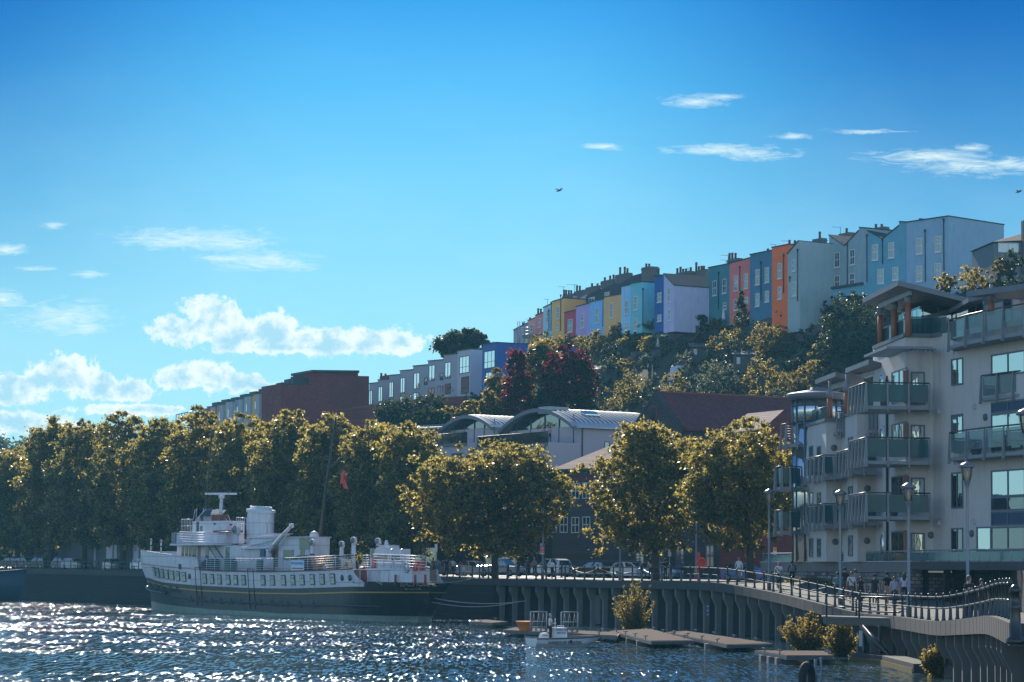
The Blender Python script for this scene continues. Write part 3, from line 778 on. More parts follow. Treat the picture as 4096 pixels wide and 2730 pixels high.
    # funnel
    u, zt = hz(1042, 2040, 0); _, zb = hz(1042, 2190, 0)
    b = MB(); n = 28; prof = [(0, zb, 1.0), (0, zt - .25, .97), (.0, zt - .25, 1.07), (0, zt + .02, 1.05), (0, zt + .02, .80), (0, zt + .30, .80), (0, zt + .30, .70), (0, zt - .2, .70)]
    for _, z, k in prof: pass
    vs = [W(u - .10 * (z - zb) * .25 + 1.95 * k * math.cos(2 * math.pi * j / n), 1.02 * k * math.sin(2 * math.pi * j / n), z + (.10 * math.cos(2 * math.pi * j / n) if z > zt - .5 else 0)) for _, z, k in prof for j in range(n)]
    fs_ = [(i * n + j, i * n + (j + 1) % n, (i + 1) * n + (j + 1) % n, (i + 1) * n + j) for i in range(len(prof) - 1) for j in range(n)]
    b.add(vs[:2 * n], fs_[:n], True); fun = b.build('funnel', m_hw, ship)
    b = MB(); b.add(vs[2 * n:], [f for f in [(i * n + j, i * n + (j + 1) % n, (i + 1) * n + (j + 1) % n, (i + 1) * n + j) for i in range(len(prof) - 3) for j in range(n)]], True); b.add([v for v in vs[n:2 * n]] + [v for v in vs[2 * n:3 * n]], [(j, (j + 1) % n, n + (j + 1) % n, n + j) for j in range(n)]); b.build('funnel_cap', M('cap_pale', (.55, .57, .56), .35), fun)
    b = MB(); b.add([W(u - .10 * (zt - zb) * .25 + 1.95 * .7 * math.cos(2 * math.pi * j / n), 1.02 * .7 * math.sin(2 * math.pi * j / n), zt) for j in range(n)], [tuple(range(n))]); b.build('funnel_mouth', m_dk, fun)
    # awning frame in front of the funnel
    b = MB()
    for k in range(9):
        xx, yy = 1330 + k * 40, 672 - k * 12
        u, z = hz(*Z1(xx, yy), 2.6); b.obox(W(u, .2, z + .35), A * .12, N * 2.8, UP * .07)
    u0_, z0_ = hz(*Z1(1320, 690), 3.1); u1_, z1_ = hz(*Z1(1670, 585), 3.1)
    for v in (.3, 1.6, 3.0): b.tube([W(u0_, v, z0_), W(u1_, v, z1_ - .1)], .06, 5)
    u2_, z2_ = hz(*Z1(1320, 695), 3.1); u3_, z3_ = hz(*Z1(1625, 695), 3.1); b.obox(W(min(u2_, u3_), 2.7, z2_ - .05), A * abs(u3_ - u2_), N * .5, UP * .12)
    for xx in (1325, 1460, 1600):
        uu_, zz_ = hz(*Z1(xx, 700), 3.1); b.tube([W(uu_, 3.05, zz_), W(uu_ + .1, 3.4, z_dk(uu_))], .04, 5)
    b.build('awning_frame', m_hw, ship)
    # ventilator cowls
    def cowl(x, y, r_px, ybase, v=1.9, face=(0.15, 1)):
        u, z = hz(x, y, v); _, zb_ = hz(x, ybase, v); r = r_px / 44.0
        dirn = (N * face[1] - A * face[0]).normalized()
        b = MB(); c = W(u, v, z)
        b.lathe([(r * .62, 0), (r * .62, z - zb_ - r)], W(u, v - .05, zb_), 10)
        back = c - dirn * r * .75 - UP * r * 1.0
        pts = [W(u, v - .05, z - r * 1.25), c - dirn * r * .55 - UP * r * .45, c - dirn * r * .35, c + dirn * r * .25]
        b.tube(pts, [r * .62, r * .78, r * .95, r * 1.05], 14)
        o = b.build('ventilator', m_hw, ship)
        b = MB(); b.lathe([(r * .93, 0), (r * .93, .02)], c + dirn * r * .26, 16, ax=dirn); b.build('cowl_mouth', M('cowl_inside', (.16, .18, .20), .7), o)
        b = MB(); b.lathe([(r * .64, 0), (r * .64, .12)], W(u, v - .05, zb_ + .45 * (z - zb_)), 10); b.build('band', m_dk, o)
    for q in [Z1(1258, 485) + (19, 2230), Z1(1572, 640) + (11, 2240, 2.2), Z2(420, 630) + (13, 2262, 3.0), Z2(757, 648) + (12, 2275, 2.4), Z2(894, 605) + (13, 2275, 2.4), Z2(1170, 615) + (12.5, 2210, 1.0), Z1(293, 600) + (6, 2206, .6), Z1(408, 614) + (6, 2210, .6)]: cowl(*q)
    # davit crane
    u, z = hz(*Z1(1630, 800), 3.3); u1, z1 = hz(*Z1(1632, 950), 3.3); ua, za = hz(*Z1(1645, 705), 3.3); ub, zb2 = hz(*Z1(1888, 438), 3.3)
    b = MB(); b.lathe([(.48, 0), (.48, z - z1), (.30, z - z1), (.26, za - z1 - .25), (.34, za - z1)], W(u, 3.2, z1), 12); cr = b.build('davit', m_hw, ship)
    b = MB(); b.tube([W(ua, 3.2, za - .15), W((ua + ub) / 2, 3.2, (za + zb2) / 2), W(ub, 3.2, zb2)], [.24, .20, .13], 6); b.lathe([(.20, -.15), (.20, .15)], W(ub, 3.2, zb2), 10, ax=N); b.build('jib', m_hw, cr)
    b = MB(); u, z = hz(*Z1(1600, 745), 3.3); b.obox(W(u - .35, 2.9, z - .4), A * .8, N * .7, UP * .75); b.build('winch', M('winch_blue', (.03, .07, .12), .5), cr)
    # masts
    def mast(x0, y0, x1, y1, r0, r1, name):
        u0, z0 = hz(x0, y0, 0); u1, z1 = hz(x1, y1, 0); b = MB(); b.tube([W(u0, 0, z0 - 1.5), W((u0 + u1) / 2, 0, (z0 + z1) / 2), W(u1, 0, z1)], [r0, (r0 + r1) / 2, r1], 8)
        return b.build(name, M('mast_brown', (.05, .04, .04), .5, .2), ship), (u0, z0), (u1, z1)
    fm, f0, f1 = mast(818, 2085, 849, 1720, .15, .07, 'foremast')
    u, z = hz(836, 1832, 0); b = MB(); b.tube([W(u - .0, -2.4, z + .15), W(u, 2.6, z - .15)], .08, 6); b.build('yard', M('mast_brown'), fm)
    u, z = hz(849, 1735, 0); b = MB(); b.box(W(u, 0, z), (.35, .35, .5)); b.build('mast_lamp', m_dk, fm)
    am, a0, a1 = mast(1268, 2200, 1344, 1668, .19, .08, 'main_mast')
    b = MB(); u, z = hz(1264, 2290, 0); b.tube([W(u, 0, z), W(a0[0], 0, a0[1] + .6)], [.32, .29], 10); b.build('mast_foot', m_hw, am)
    ug, zg_ = hz(1320, 1876, 0); uh, zh = hz(1360, 1833, 0); b = MB(); b.tube([W(ug, 0, zg_), W(uh, 0, zh)], .07, 6); b.build('gaff', M('mast_brown'), am)
    for (us_, zs_), (ue, ze) in [((f1[0], f1[1] - .5), hz(640, 2215, 0)), ((f1[0], f1[1] - .5), hz(900, 2120, 2)), ((a1[0], a1[1] - .4), hz(1130, 2180, 2.4)), ((a1[0], a1[1] - .4), hz(1390, 2270, 2.5)), ((uh, zh), hz(1378, 2280, .5))]:
        b = MB(); b.tube([W(us_, 0, zs_), W(ue, .6, ze)], .018, 4); b.build('stay', m_dk, ship)
    # radar post
    u, z0 = hz(*Z1(1088, 385), 0); u1, z1 = hz(*Z1(1102, 120), 0); b = MB(); b.tube([W(u, 0, z0 - .3), W(u, 0, z0 + .5), W(u1, 0, z1)], [.42, .17, .15], 8); b.lathe([(.22, 0), (.30, .12), (.30, .42), (.2, .5)], W(u1, 0, z1 - .1), 10); rp = b.build('radar_post', m_hw, ship)
    _, zbar = hz(*Z1(1100, 76), 0); ul, _ = hz(*Z1(1005, 76), 0); b = MB(); b.obox(W(u1 - 1.25, -1.0, zbar - .09), A * 2.5 + N * 2.0, N * .18, UP * .2); b.build('radar_bar', m_hw, rp)
    # dome on the aft house, searchlight, aerials
    u, z = hz(*Z2(448, 555), 1.0); b = MB(); b.lathe([(.36, -.3), (.42, 0), (.38, .2), (.25, .36), (.05, .43)], W(u, 1, z), 12); b.build('satellite_dome', m_hw, ship)
    b = MB()
    for q, q2 in [((780, 370), (797, 255)), ((808, 365), (820, 235)), ((885, 310), (895, 235)), ((1208, 395), (1172, 315)), ((1175, 395), (1140, 350))]:
        u, z = hz(*Z1(*q), 1.0); u2, z2 = hz(*Z1(*q2), 1.0); b.tube([W(u, 1, z), W(u2, 1, z2)], .022, 4)
    b.build('aerials', m_white, ship)
    # rails
    def rail(pts, v, n_rail, h, parent=ship, hull=False, step=1.6, zf=None):
        q = [hz(x, y, v) for x, y in pts]; b = MB()
        for i in range(n_rail):
            f = (i + 1) / n_rail
            b.tube([W(u, (hb(u, z) - .12) if hull else v, z + h * f) for u, z in q], .024 if i < n_rail - 1 else .035, 4)
        ln = abs(q[-1][0] - q[0][0]); k = max(2, int(ln / step)); us_ = [c[0] for c in sorted(q)]; zs_ = [c[1] for c in sorted(q)]
        for i in range(k + 1):
            u = q[0][0] + (q[-1][0] - q[0][0]) * i / k; z = float(np.interp(u, us_, zs_)); vv = (hb(u, z) - .12) if hull else v
            b.tube([W(u, vv, z), W(u, vv, z + h)], .028, 4)
        return b.build('ship_railing', m_hw, parent)
    rail([(795, 2281), (860, 2285), (1060, 2288), (1250, 2283), (1418, 2274)], HB - .1, 6, 1.15)
    rail([Z1(620, 640), Z1(820, 650), Z1(1000, 650)], 3.7, 5, 1.1); rail([Z1(1060, 640), Z1(1220, 645)], 2.6, 5, 1.1)
    rail([Z1(640, 515), Z1(765, 515)], 1.9, 2, 1.25, step=.3); rail([Z1(1270, 480), Z1(1385, 490)], 1.9, 2, 1.1, step=.35)
    rail([Z2(1000, 935), Z2(1090, 935)], 2.8, 6, 1.15); rail([Z2(1120, 915), Z2(1550, 935), Z2(1725, 945)], 3.0, 5, 1.1)
    u0_, z0_ = hz(*Z2(905, 1000), 4.0); u1_, z1_ = hz(*Z2(1745, 1003), 3.6)
    uu = np.linspace(u0_, .35, 18); b = MB(); b.tube([W(u, hb(u, 4.5) - .1, z_st(u) + 1.05) for u in uu], .04, 6)
    for k in range(0, 18, 3): b.tube([W(uu[k], hb(uu[k], 4.5) - .1, z_st(uu[k])), W(uu[k], hb(uu[k], 4.5) - .1, z_st(uu[k]) + 1.05)], .03, 4)
    b.build('stern_rail', m_hw, ship)
    # after deck: white inner bulwark, after house with louvres
    ab, *_ = block('after_bulwark', m_hw, *[Z2(1030, 0)[0], Z2(1560, 0)[0]], Z2(0, 925)[1], Z2(0, 1080)[1], 2.9, dep=1.7)
    ah, u0_, u1_, zb_, zt_ = block('after_house', m_hw, *[Z2(1082, 0)[0], Z2(1425, 0)[0]], Z2(0, 702)[1], Z2(0, 925)[1], 2.2, dep=1.0)
    pane(*Z2(1112, 750), .62, .8, 2.2, 'window', m_dkgl, ah)
    for c in (1222, 1368):
        m = MB()
        for k in range(4):
            u, z = hz(*Z2(c, 768 + k * 17), 2.2); m.obox(W(u - .85, 2.2, z - .05), A * 1.7, N * .05, UP * .06)
        m.build('louvre', m_dk, ah)
    m = MB()
    for c in (1310, 1425):
        u, z = hz(*Z2(c, 720), 2.6); u2, z2 = hz(*Z2(c, 960), 2.6); m.tube([W(u + .25, 2.25, z + .1), W(u, 2.5, z), W(u, 2.5, z2)], .07, 6)
    m.build('pipes', m_hw, ah)
    m = MB(); u, z = hz(*Z2(1290, 672), .5); m.obox(W(u - 1.0, 0, z - .25), A * 2.0, N * 1.0, UP * .35); m.lathe([(.14, -.35), (.2, .1), (.1, .5)], W(u - .4, .9, z), 8); m.build('searchlight', m_hw, ah)
    for c in (1582, 1660):
        m = MB(); u, z = hz(*Z2(c, 885), 2.8); m.obox(W(u - .2, 2.5, z - .45), A * .4, N * .3, UP * .8); m.build('red_locker', m_rd, ship)
    m = MB(); u, z = hz(*Z2(1130, 870), 2.25); m.obox(W(u - .3, 2.2, z - .5), A * .6, N * .06, UP * 1.0); m.build('fire_panel', m_rd, ah)
    # orange rescue boat case, dark bags and green bins on the side deck, banner
    m = MB(); u, z = hz(*Z2(530, 840), 3.2); m.obox(W(u - 1.1, 2.8, z - .35), A * 2.0, N * .9, UP * .75); m.build('raft_case', m_or, ship)
    m = MB(); u, z = hz(*Z2(480, 870), 3.2); m.obox(W(u - .3, 2.8, z - .55), A * .5, N * .7, UP * .9); m.build('raft_case', m_or, ship)
    for c in [Z2(255, 850), Z2(330, 850), Z2(410, 855), Z2(650, 870), Z1(910, 900)]:
        m = MB(); u, z = hz(*c, 3.2); m.lathe([(.5, -.9), (.62, -.3), (.5, .35), (.2, .55)], W(u, 3.0, z), 9); m.build('covered_reel', m_dk, ship)
    for c in [Z1(1000, 880), Z1(1560, 890), Z1(1190, 880)]:
        m = MB(); u, z = hz(*c, 3.3); m.obox(W(u - .45, 2.9, z - .7), A * .9, N * .7, UP * 1.2); m.build('deck_bin', M('bin_green', (.02, .10, .09), .5), ship)
    m = MB(); u, z = hz(*Z2(258, 892), HB); m.obox(W(u - 1.15, HB - .02, z - .45), A * 2.3, N * .03, UP * .9); bn = m.build('banner', M('banner_blue', (.52, .66, .72), .6), ship)
    text_mesh('banner_lettering', 'MV BALMORAL', .32, W(u + 1.08, HB + .03, z + .08), -A, UP, M('banner_ink', (.05, .2, .42), .6), bn, .005)
    m = MB(); m.obox(W(u - 1.0, HB + .012, z - .30), A * 2.0, N * .012, UP * .10); m.build('banner_stripe', m_rd, bn)
    m = MB(); u, z = hz(*Z2(1500, 915), 2.95)
    pts = [W(u + .36 * math.cos(w), 3.0, z + .36 * math.sin(w)) for w in np.linspace(0, 2 * math.pi, 17)]; m.tube(pts, .09, 6); m.build('lifebuoy', M('pale_grey', (.4, .42, .45), .6), ship)
    # red windlass by the after well, red posts
    m = MB(); u, z = hz(*Z2(960, 1010), 3.2); m.lathe([(.75, -.75), (.9, -.2), (.75, .5), (.4, .8)], W(u, 2.6, z), 10); m.build('windlass', M('windlass_red', (.22, .03, .03), .5), ship)
    for c in (1350, 1575, 1690):
        m = MB(); u, z = hz(*Z2(c, 1010), 3.3); m.tube([W(u, 3.1, z - .7), W(u, 3.1, z + .1)], .10, 8); m.build('bollard', M('dull_red', (.28, .05, .05), .6), ship)
    # ladder from bridge deck
    m = MB(); u0_, z0_ = hz(*Z1(1010, 670), 2.9); u1_, z1_ = hz(*Z1(1110, 815), 2.9)
    for dv in (0, .7): m.tube([W(u0_, 2.8 + dv, z0_), W(u1_, 2.8 + dv, z1_)], .05, 4)
    for k in range(8): f = k / 7; m.obox(W(u0_ + (u1_ - u0_) * f, 2.8, z0_ + (z1_ - z0_) * f), A * .12, N * .7, UP * .04)
    m.build('ladder', m_dk, ship)
    # ensign hung from the gaff halyard: a thing on the mast
    fb = MB(); u, z = hz(1372, 1872, 0); rows = 9
    vs = []
    for i in range(rows):
        f = i / (rows - 1)
        for j in range(5):
            g = j / 4; vs.append(W(u - .75 * g * (.5 + .5 * f) + .10 * math.sin(7 * g + 2 * f), .30 * math.sin(9 * g + 1.3 * f) * (.4 + f * .4), z - 1.35 * f - .55 * g))
    fb.add(vs, [(i * 5 + j, i * 5 + j + 1, (i + 1) * 5 + j + 1, (i + 1) * 5 + j) for i in range(rows - 1) for j in range(4)], True)
    fb.build('ensign_flag', M('flag_red', (.62, .10, .06), .7, .2), None, 'faded red ensign hanging limp from the ship after mast', 'flag')
    # mooring lines
    def rope(p, q, sag, label):
        b = MB(); b.tube([p.lerp(q, t) - UP * sag * 4 * t * (1 - t) for t in np.linspace(0, 1, 18)], .032, 5)
        b.build('mooring_rope', M('rope', (.42, .42, .40), .8), None, label, 'rope', 'mooring ropes of the ship')
    u, z = hz(*Z2(1130, 1050), 3.9); k1 = W(u, 3.9, z)
    rope(k1, P(2104, 2404, 203), .9, 'upper of two slack pale ropes from ship stern to the quay columns')
    rope(k1 + UP * -.1, P(2080, 2406, 203), 1.15, 'lower of two slack pale ropes from ship stern to the quay columns')
    rope(W(.3, 0.2, z_st(.3) + .2), edge_at_px(1908, .0) + UP * .1, .25, 'taut short rope from ship stern up to the quay edge')
    return ship
SHIP = build_ship()
# ------------------------------------------------------------------ the houses on the hill
m_slate = M('slate', (.035, .038, .045), .7, .4, 4, bump=.3)
m_chim = M('chimney_render', (.13, .12, .12), .9, .35, 3, streak=.4)
m_pot = M('chimney_pot', (.14, .07, .055), .8, .3, 5)
m_sash = M('sash_white', (.62, .63, .64), .5, .08, 3)
m_pane = M_pane('sash_glass', (.04, .05, .06), .2)
m_pipe = M('pipe_iron', (.03, .032, .035), .5, .2)
def d_line(x):
    return float(np.interp(x, [2000, 2080, 2200, 2340, 2540, 2850, 3250, 3500, 3800, 4100], [393, 385, 373.6, 362, 348, 328.7, 310, 299, 290, 281]))
ZR = lambda X, Y: (2800 + X / 1.8156, 820 + Y / 1.8156)
ZL = lambda X, Y: (2000 + X / 2.6144, 980 + Y / 2.6144)
ZM = lambda X, Y: (650 + X / 1.426, 1300 + Y / 1.426)
def frame(xl, xr, prot=0.0, dl=None, dr=None):
    """plan frame of a house front seen between two pixel columns: origin at right end, direction to the left end, outward normal"""
    a = XY(xr, dr or d_line(xr)); c = XY(xl, dl or d_line(xl)); u = (c - a).normalized(); n = Vector((-u.y, u.x))
    if n.y > 0: n = -n
    return a + n * prot, u, n
def wall_col(name, c, streak=.5):
    l_ = lin(*c); g_ = .3 * l_[0] + .55 * l_[1] + .15 * l_[2]; c2 = tuple(min(.85, 1.2 * (.90 * q + .10 * g_ * w)) for q, w in zip(l_, (1.06, 1.0, .90)))
    return M('wall_' + name, c2, .85, .14, .7, streak=streak, dirt=tuple(q * .55 for q in c2))
def add_window(parent, x, y, w_px, h_px, p, u, n, sash=m_sash, pane=m_pane, style='sash', name='window', wmul=1.0):
    s0, z0 = VP(x + w_px / 2, y, p, u); s1, _ = VP(x - w_px / 2, y, p, u); _, zt = VP(x, y - h_px / 2, p, u); _, zb = VP(x, y + h_px / 2, p, u)
    lo, hi = min(s0, s1), max(s0, s1); U3, N3, UP = Vector((u.x, u.y, 0)), Vector((n.x, n.y, 0)), Vector((0, 0, 1)); O = Vector((p.x, p.y, 0))
    w, h = hi - lo, zt - zb; t = min(.09, w * .12)
    b = MB()
    def bar(a0, a1, c0, c1, out=.05): b.obox(O + U3 * a0 + UP * c0 - N3 * .02, U3 * (a1 - a0), N3 * (out + .02), UP * (c1 - c0))
    bar(lo, hi, zb, zb + t); bar(lo, hi, zt - t, zt); bar(lo, lo + t, zb + t, zt - t); bar(hi - t, hi, zb + t, zt - t)
    if style == 'sash': bar(lo + t, hi - t, (zb + zt) / 2 - t / 2, (zb + zt) / 2 + t / 2); bar((lo + hi) / 2 - t * .25, (lo + hi) / 2 + t * .25, zb + t, (zb + zt) / 2 - t / 2, .04); bar((lo + hi) / 2 - t * .25, (lo + hi) / 2 + t * .25, (zb + zt) / 2 + t / 2, zt - t, .04); bar(lo - .08, hi + .08, zb - .12, zb - .01, .12)
    if style == 'grid':
        for k in (1, 2): bar(lo + w * k / 3 - t * .3, lo + w * k / 3 + t * .3, zb + t, zt - t, .04)
        bar(lo + t, hi - t, zb + h * .36, zb + h * .36 + t * .6, .045)
    if style == 'cross': bar((lo + hi) / 2 - t / 2, (lo + hi) / 2 + t / 2, zb + t, zt - t); bar(lo + t, hi - t, (zb + zt) / 2 - t / 2, (zb + zt) / 2 + t / 2, .045)
    if style == 'two': bar((lo + hi) / 2 - t / 2, (lo + hi) / 2 + t / 2, zb + t, zt - t)
    o = b.build(name, sash, parent)
    b = MB(); b.obox(O + U3 * (lo + t * .5) + UP * (zb + t * .5) - N3 * .02, U3 * (w - t), N3 * .035, UP * (h - t)); b.build('pane', pane, o)
    return o
def add_chimney(parent, x0, x1, yt, yb, p, u, n, back, pots=(), mat=m_chim, thick=.9):
    q = p - n * back
    s0, _ = VP(x0, yt, q, u); s1, _ = VP(x1, yt, q, u); _, zt = VP((x0 + x1) / 2, yt, q, u); _, zb = VP((x0 + x1) / 2, yb, q, u)
    U3, N3, UP = Vector((u.x, u.y, 0)), Vector((n.x, n.y, 0)), Vector((0, 0, 1)); O = Vector((q.x, q.y, 0)); lo, hi = min(s0, s1), max(s0, s1)
    # the end of the stack shows as well as its front, so the front is the shorter part
    b = MB(); b.obox(O + U3 * lo + UP * (zb - 1.5) - N3 * thick, U3 * (hi - lo), N3 * thick, UP * (zt - zb + 1.5))
    b.obox(O + U3 * (lo - .06) + UP * (zt - .35) - N3 * (thick + .06), U3 * (hi - lo + .12), N3 * (thick + .12), UP * .12)
    c = b.build('chimney', mat, parent)
    for px, ptop in pots:
        s, z = VP(px, ptop, q - n * thick / 2, u); h = max(.35, z - zt); m = MB(); w = Vector((q.x, q.y, 0)) - N3 * thick / 2 + U3 * s
        m.lathe([(.17, 0), (.15, h * .7), (.19, h * .75), (.16, h)], (w.x, w.y, zt), 8); m.build('pot', m_pot, c)
    return c
def house(label, xl, xr, tops, yb, col, wins=(), prot=0.0, depth=9.0, fr=None, roofmat=None, name='terraced_house', group='painted terrace along the hilltop', sash=m_sash, pane=m_pane, style='sash', coping=True, pipes=(), cat='house', zbot=None):
    p, u, n = fr or frame(xl, xr, prot)
    U3, N3, UP = Vector((u.x, u.y, 0)), Vector((n.x, n.y, 0)), Vector((0, 0, 1)); O = Vector((p.x, p.y, 0))
    top = sorted([VP(x, y, p, u) for x, y in tops]); _, zb = VP((xl + xr) / 2, yb, p, u); zb = zbot if zbot is not None else zb
    pts = [O + U3 * s + UP * z for s, z in top]
    h = thing(name, label, cat, tuple(O + U3 * top[len(top) // 2][0] * 1 + UP * zb), group)
    dp = depth + prot
    poly = [O + U3 * top[0][0] + UP * zb] + pts + [O + U3 * top[-1][0] + UP * zb]
    b = MB(); b.extrude(poly, -N3 * dp); b.build('wall', col, h)
    b = MB()
    for (s0, z0), (s1, z1) in zip(top, top[1:]):
        if s1 - s0 < .25: continue
        a = O + U3 * (s0 - (.05 if s0 == top[0][0] else 0)) + UP * (z0 + .003) + N3 * .10; c = O + U3 * (s1 + (.05 if s1 == top[-1][0] else 0)) + UP * (z1 + .003) + N3 * .10
        b.extrude([a, c, c + UP * .13, a + UP * .13], -N3 * (dp + .2))
    if b.f: b.build('roof', roofmat or m_slate, h)
    for w in wins: add_window(h, *w[:4], p, u, n, sash, pane, style)
    for x, y0, y1 in pipes:
        s, z0 = VP(x, y0, p, u); _, z1 = VP(x, y1, p, u); b = MB(); q = O + U3 * s + N3 * .08; b.tube([q + UP * z1, q + UP * z0], .06, 5); b.lathe([(.08, 0), (.14, .25), (.14, .35)], (q.x, q.y, z0), 6); b.build('drainpipe', m_pipe, h)
    return h, p, u, n
def zr(*L): return [ZR(*q) for q in L]
def zl(*L): return [ZL(*q) for q in L]
def wr(*L): return [(*ZR(x, y), w / 1.8156, h / 1.8156) for x, y, w, h in L]
def wl_(*L): return [(*ZL(x, y), w / 2.6144, h / 2.6144) for x, y, w, h in L]
def pp(Z, k, *L): return [(Z(x, 0)[0], Z(0, a)[1], Z(0, c)[1]) for x, a, c in L]
def build_houses():
    H = {}
    x = lambda X: ZR(X, 0)[0]; xl_ = lambda X: ZL(X, 0)[0]; YB = 1330
    H['A'] = house('pale blue end house with a wide blank gable side, rightmost of the terrace', x(1497), x(1805), zr((1497, 130), (1805, 85)), 1290, wall_col('pale_blue', (122, 156, 180)),
        wr((1593, 300, 46, 115), (1730, 285, 46, 115), (1593, 500, 46, 115), (1730, 480, 50, 110)), depth=10.5, pipes=pp(ZR, 1, (1637, 200, 560), (1772, 120, 520)))
    h, p, u, n = H['A']
    for X, Y, w, hh in [(2008, 295, 52, 115), (1855, 450, 26, 50), (1920, 457, 26, 50)]:
        add_window(h, *ZR(X, Y), w / 1.8156, hh / 1.8156, p, -n, -u)
    add_chimney(h, x(1588), x(1603), ZR(0, 98)[1], ZR(0, 120)[1], p, u, n, 3, ())
    H['B'] = house('turquoise house with a valley roof and leaded parapet, beside the pale blue end house', x(1218), x(1495), zr((1218, 190), (1328, 250), (1443, 155), (1447, 125), (1495, 128)), 1290, wall_col('turquoise', (84, 146, 166)),
        wr((1272, 345, 44, 115), (1390, 330, 42, 112), (1312, 520, 48, 108), (1420, 500, 42, 95)), pipes=pp(ZR, 1, (1214, 235, 565), (1328, 260, 430)))
    add_chimney(H['B'][0], x(1268), x(1340), ZR(0, 162)[1], ZR(0, 200)[1], *H['B'][1:], 5, [ZR(1320, 140), ZR(1278, 140)])
    H['C'] = house('grey green house with a valley roof, two up from the plain grey wing', x(938), x(1216), zr((938, 222), (1050, 300), (1153, 190), (1157, 168), (1216, 172)), 1290, wall_col('grey_green', (128, 152, 160)),
        wr((997, 400, 38, 108), (1107, 380, 36, 112), (997, 560, 38, 90), (1105, 545, 36, 95)), pipes=pp(ZR, 1, (1072, 300, 585)))
    add_chimney(H['C'][0], x(1005), x(1085), ZR(0, 205)[1], ZR(0, 250)[1], *H['C'][1:], 5, [ZR(1065, 170)])
    H['D'] = house('plain grey house with a blank flank wall, right of the orange house', x(637), x(724), zr((637, 358), (716, 265), (724, 263)), YB, wall_col('plain_grey', (138, 160, 164)),
        wr((682, 440, 24, 85), (685, 610, 30, 105)), prot=5.5, pipes=pp(ZR, 1, (712, 340, 700), (655, 538, 560)))
    add_chimney(H['D'][0], x(815), x(882), ZR(0, 246)[1], ZR(0, 262)[1], *H['D'][1:], 6, [ZR(870, 195)])
    H['E'] = house('bright orange house between the slate blue house and the grey wing', x(523), x(642), zr((523, 313), (642, 290)), YB, wall_col('orange', (224, 98, 28), .2),
        wr((580, 480, 28, 112), (580, 640, 28, 90)), prot=3.0, pipes=pp(ZR, 1, (610, 375, 640)))
    add_chimney(H['E'][0], x(640), x(700), ZR(0, 282)[1], ZR(0, 300)[1], *H['E'][1:], 4, [ZR(650, 255), ZR(690, 258)])
    H['F'] = house('slate blue house between the coral and the orange houses', x(364), x(523), zr((364, 365), (523, 333)), YB, wall_col('slate_blue', (62, 110, 138)),
        wr((418, 525, 30, 112), (487, 510, 30, 110), (418, 690, 30, 95), (487, 665, 30, 80)), prot=1.5, pipes=pp(ZR, 1, (446, 430, 700)))
    add_chimney(H['F'][0], x(484), x(503), ZR(0, 335)[1], ZR(0, 345)[1], *H['F'][1:], 3, [ZR(493, 318)])
    H['G'] = house('coral pink house between the green and slate blue houses', x(214), x(363), zr((214, 428), (363, 388)), YB, wall_col('coral', (204, 104, 98)),
        wr((262, 570, 27, 108), (335, 555, 27, 108), (262, 725, 27, 80), (338, 700, 24, 60)), prot=1.0, pipes=pp(ZR, 1, (292, 465, 700)))
    add_chimney(H['G'][0], x(197), x(275), ZR(0, 392)[1], ZR(0, 425)[1], *H['G'][1:], 4, [ZR(215, 350), ZR(235, 348), ZR(258, 350)])
    H['H'] = house('dark green teal house beside the lavender wing', x(61), x(214), zr((61, 460), (214, 430)), YB, wall_col('teal_green', (52, 118, 128)),
        wr((107, 605, 27, 108), (178, 590, 27, 105), (180, 735, 24, 50)), prot=1.0, pipes=pp(ZR, 1, (138, 505, 760)))
    add_chimney(H['H'][0], x(-15), x(40), ZR(0, 470)[1], ZR(0, 500)[1], *H['H'][1:], 6, [ZR(12, 443), ZR(28, 443)])
    X = xl_
    H['I'] = house('lavender house with a slate lean-to roof and wide blank side', X(1714), X(1824), zl((1714, 306), (1824, 428)), 1330, wall_col('lavender', (168, 172, 204)),
        wl_((1768, 525, 24, 145), (1772, 735, 26, 110)), prot=6.5, depth=6)
    add_chimney(H['I'][0], X(1835), X(1975), ZL(0, 285)[1], ZL(0, 330)[1], *H['I'][1:], 8, [ZL(1855, 245), ZL(1888, 230), ZL(1915, 252), ZL(1945, 250), ZL(1995, 235)])
    add_chimney(H['I'][0], X(2030), X(2150), ZL(0, 268)[1], ZL(0, 310)[1], *H['I'][1:], 9, [ZL(2053, 182), ZL(2080, 225), ZL(2108, 222), ZL(2132, 222)])
    H['J'] = house('narrow deep blue house beside the lavender wing', X(1616), X(1713), zl((1616, 335), (1713, 320)), 1330, wall_col('deep_blue', (38, 84, 150)), wl_((1668, 550, 42, 100), (1668, 765, 42, 70)), prot=4.0)
    add_chimney(H['J'][0], X(1645), X(1675), ZL(0, 312)[1], ZL(0, 330)[1], *H['J'][1:], 5, [ZL(1658, 245)])
    H['K'] = house('aqua house below a large grey chimney stack', X(1366), X(1489), zl((1366, 408), (1489, 390)), 1335, wall_col('aqua', (100, 182, 194)), wl_((1418, 610, 42, 145), (1418, 835, 42, 130)), prot=4.0, pipes=pp(ZL, 1, (1500, 480, 840)))
    add_chimney(H['K'][0], X(1478), X(1560), ZL(0, 232)[1], ZL(0, 520)[1], *H['K'][1:], 4.5, [ZL(1530, 196), ZL(1560, 198)], thick=1.6)
    H['K2'] = house('pale sky blue narrow house between the tan and aqua houses', X(1270), X(1366), zl((1270, 442), (1366, 420)), 1335, wall_col('sky_blue', (138, 190, 226)), wl_((1325, 655, 40, 145), (1322, 835, 36, 40)), prot=3.2)
    add_chimney(H['K2'][0], X(1203), X(1330), ZL(0, 305)[1], ZL(0, 430)[1], *H['K2'][1:], 5, [ZL(1257, 235), ZL(1305, 230), ZL(1333, 245)])
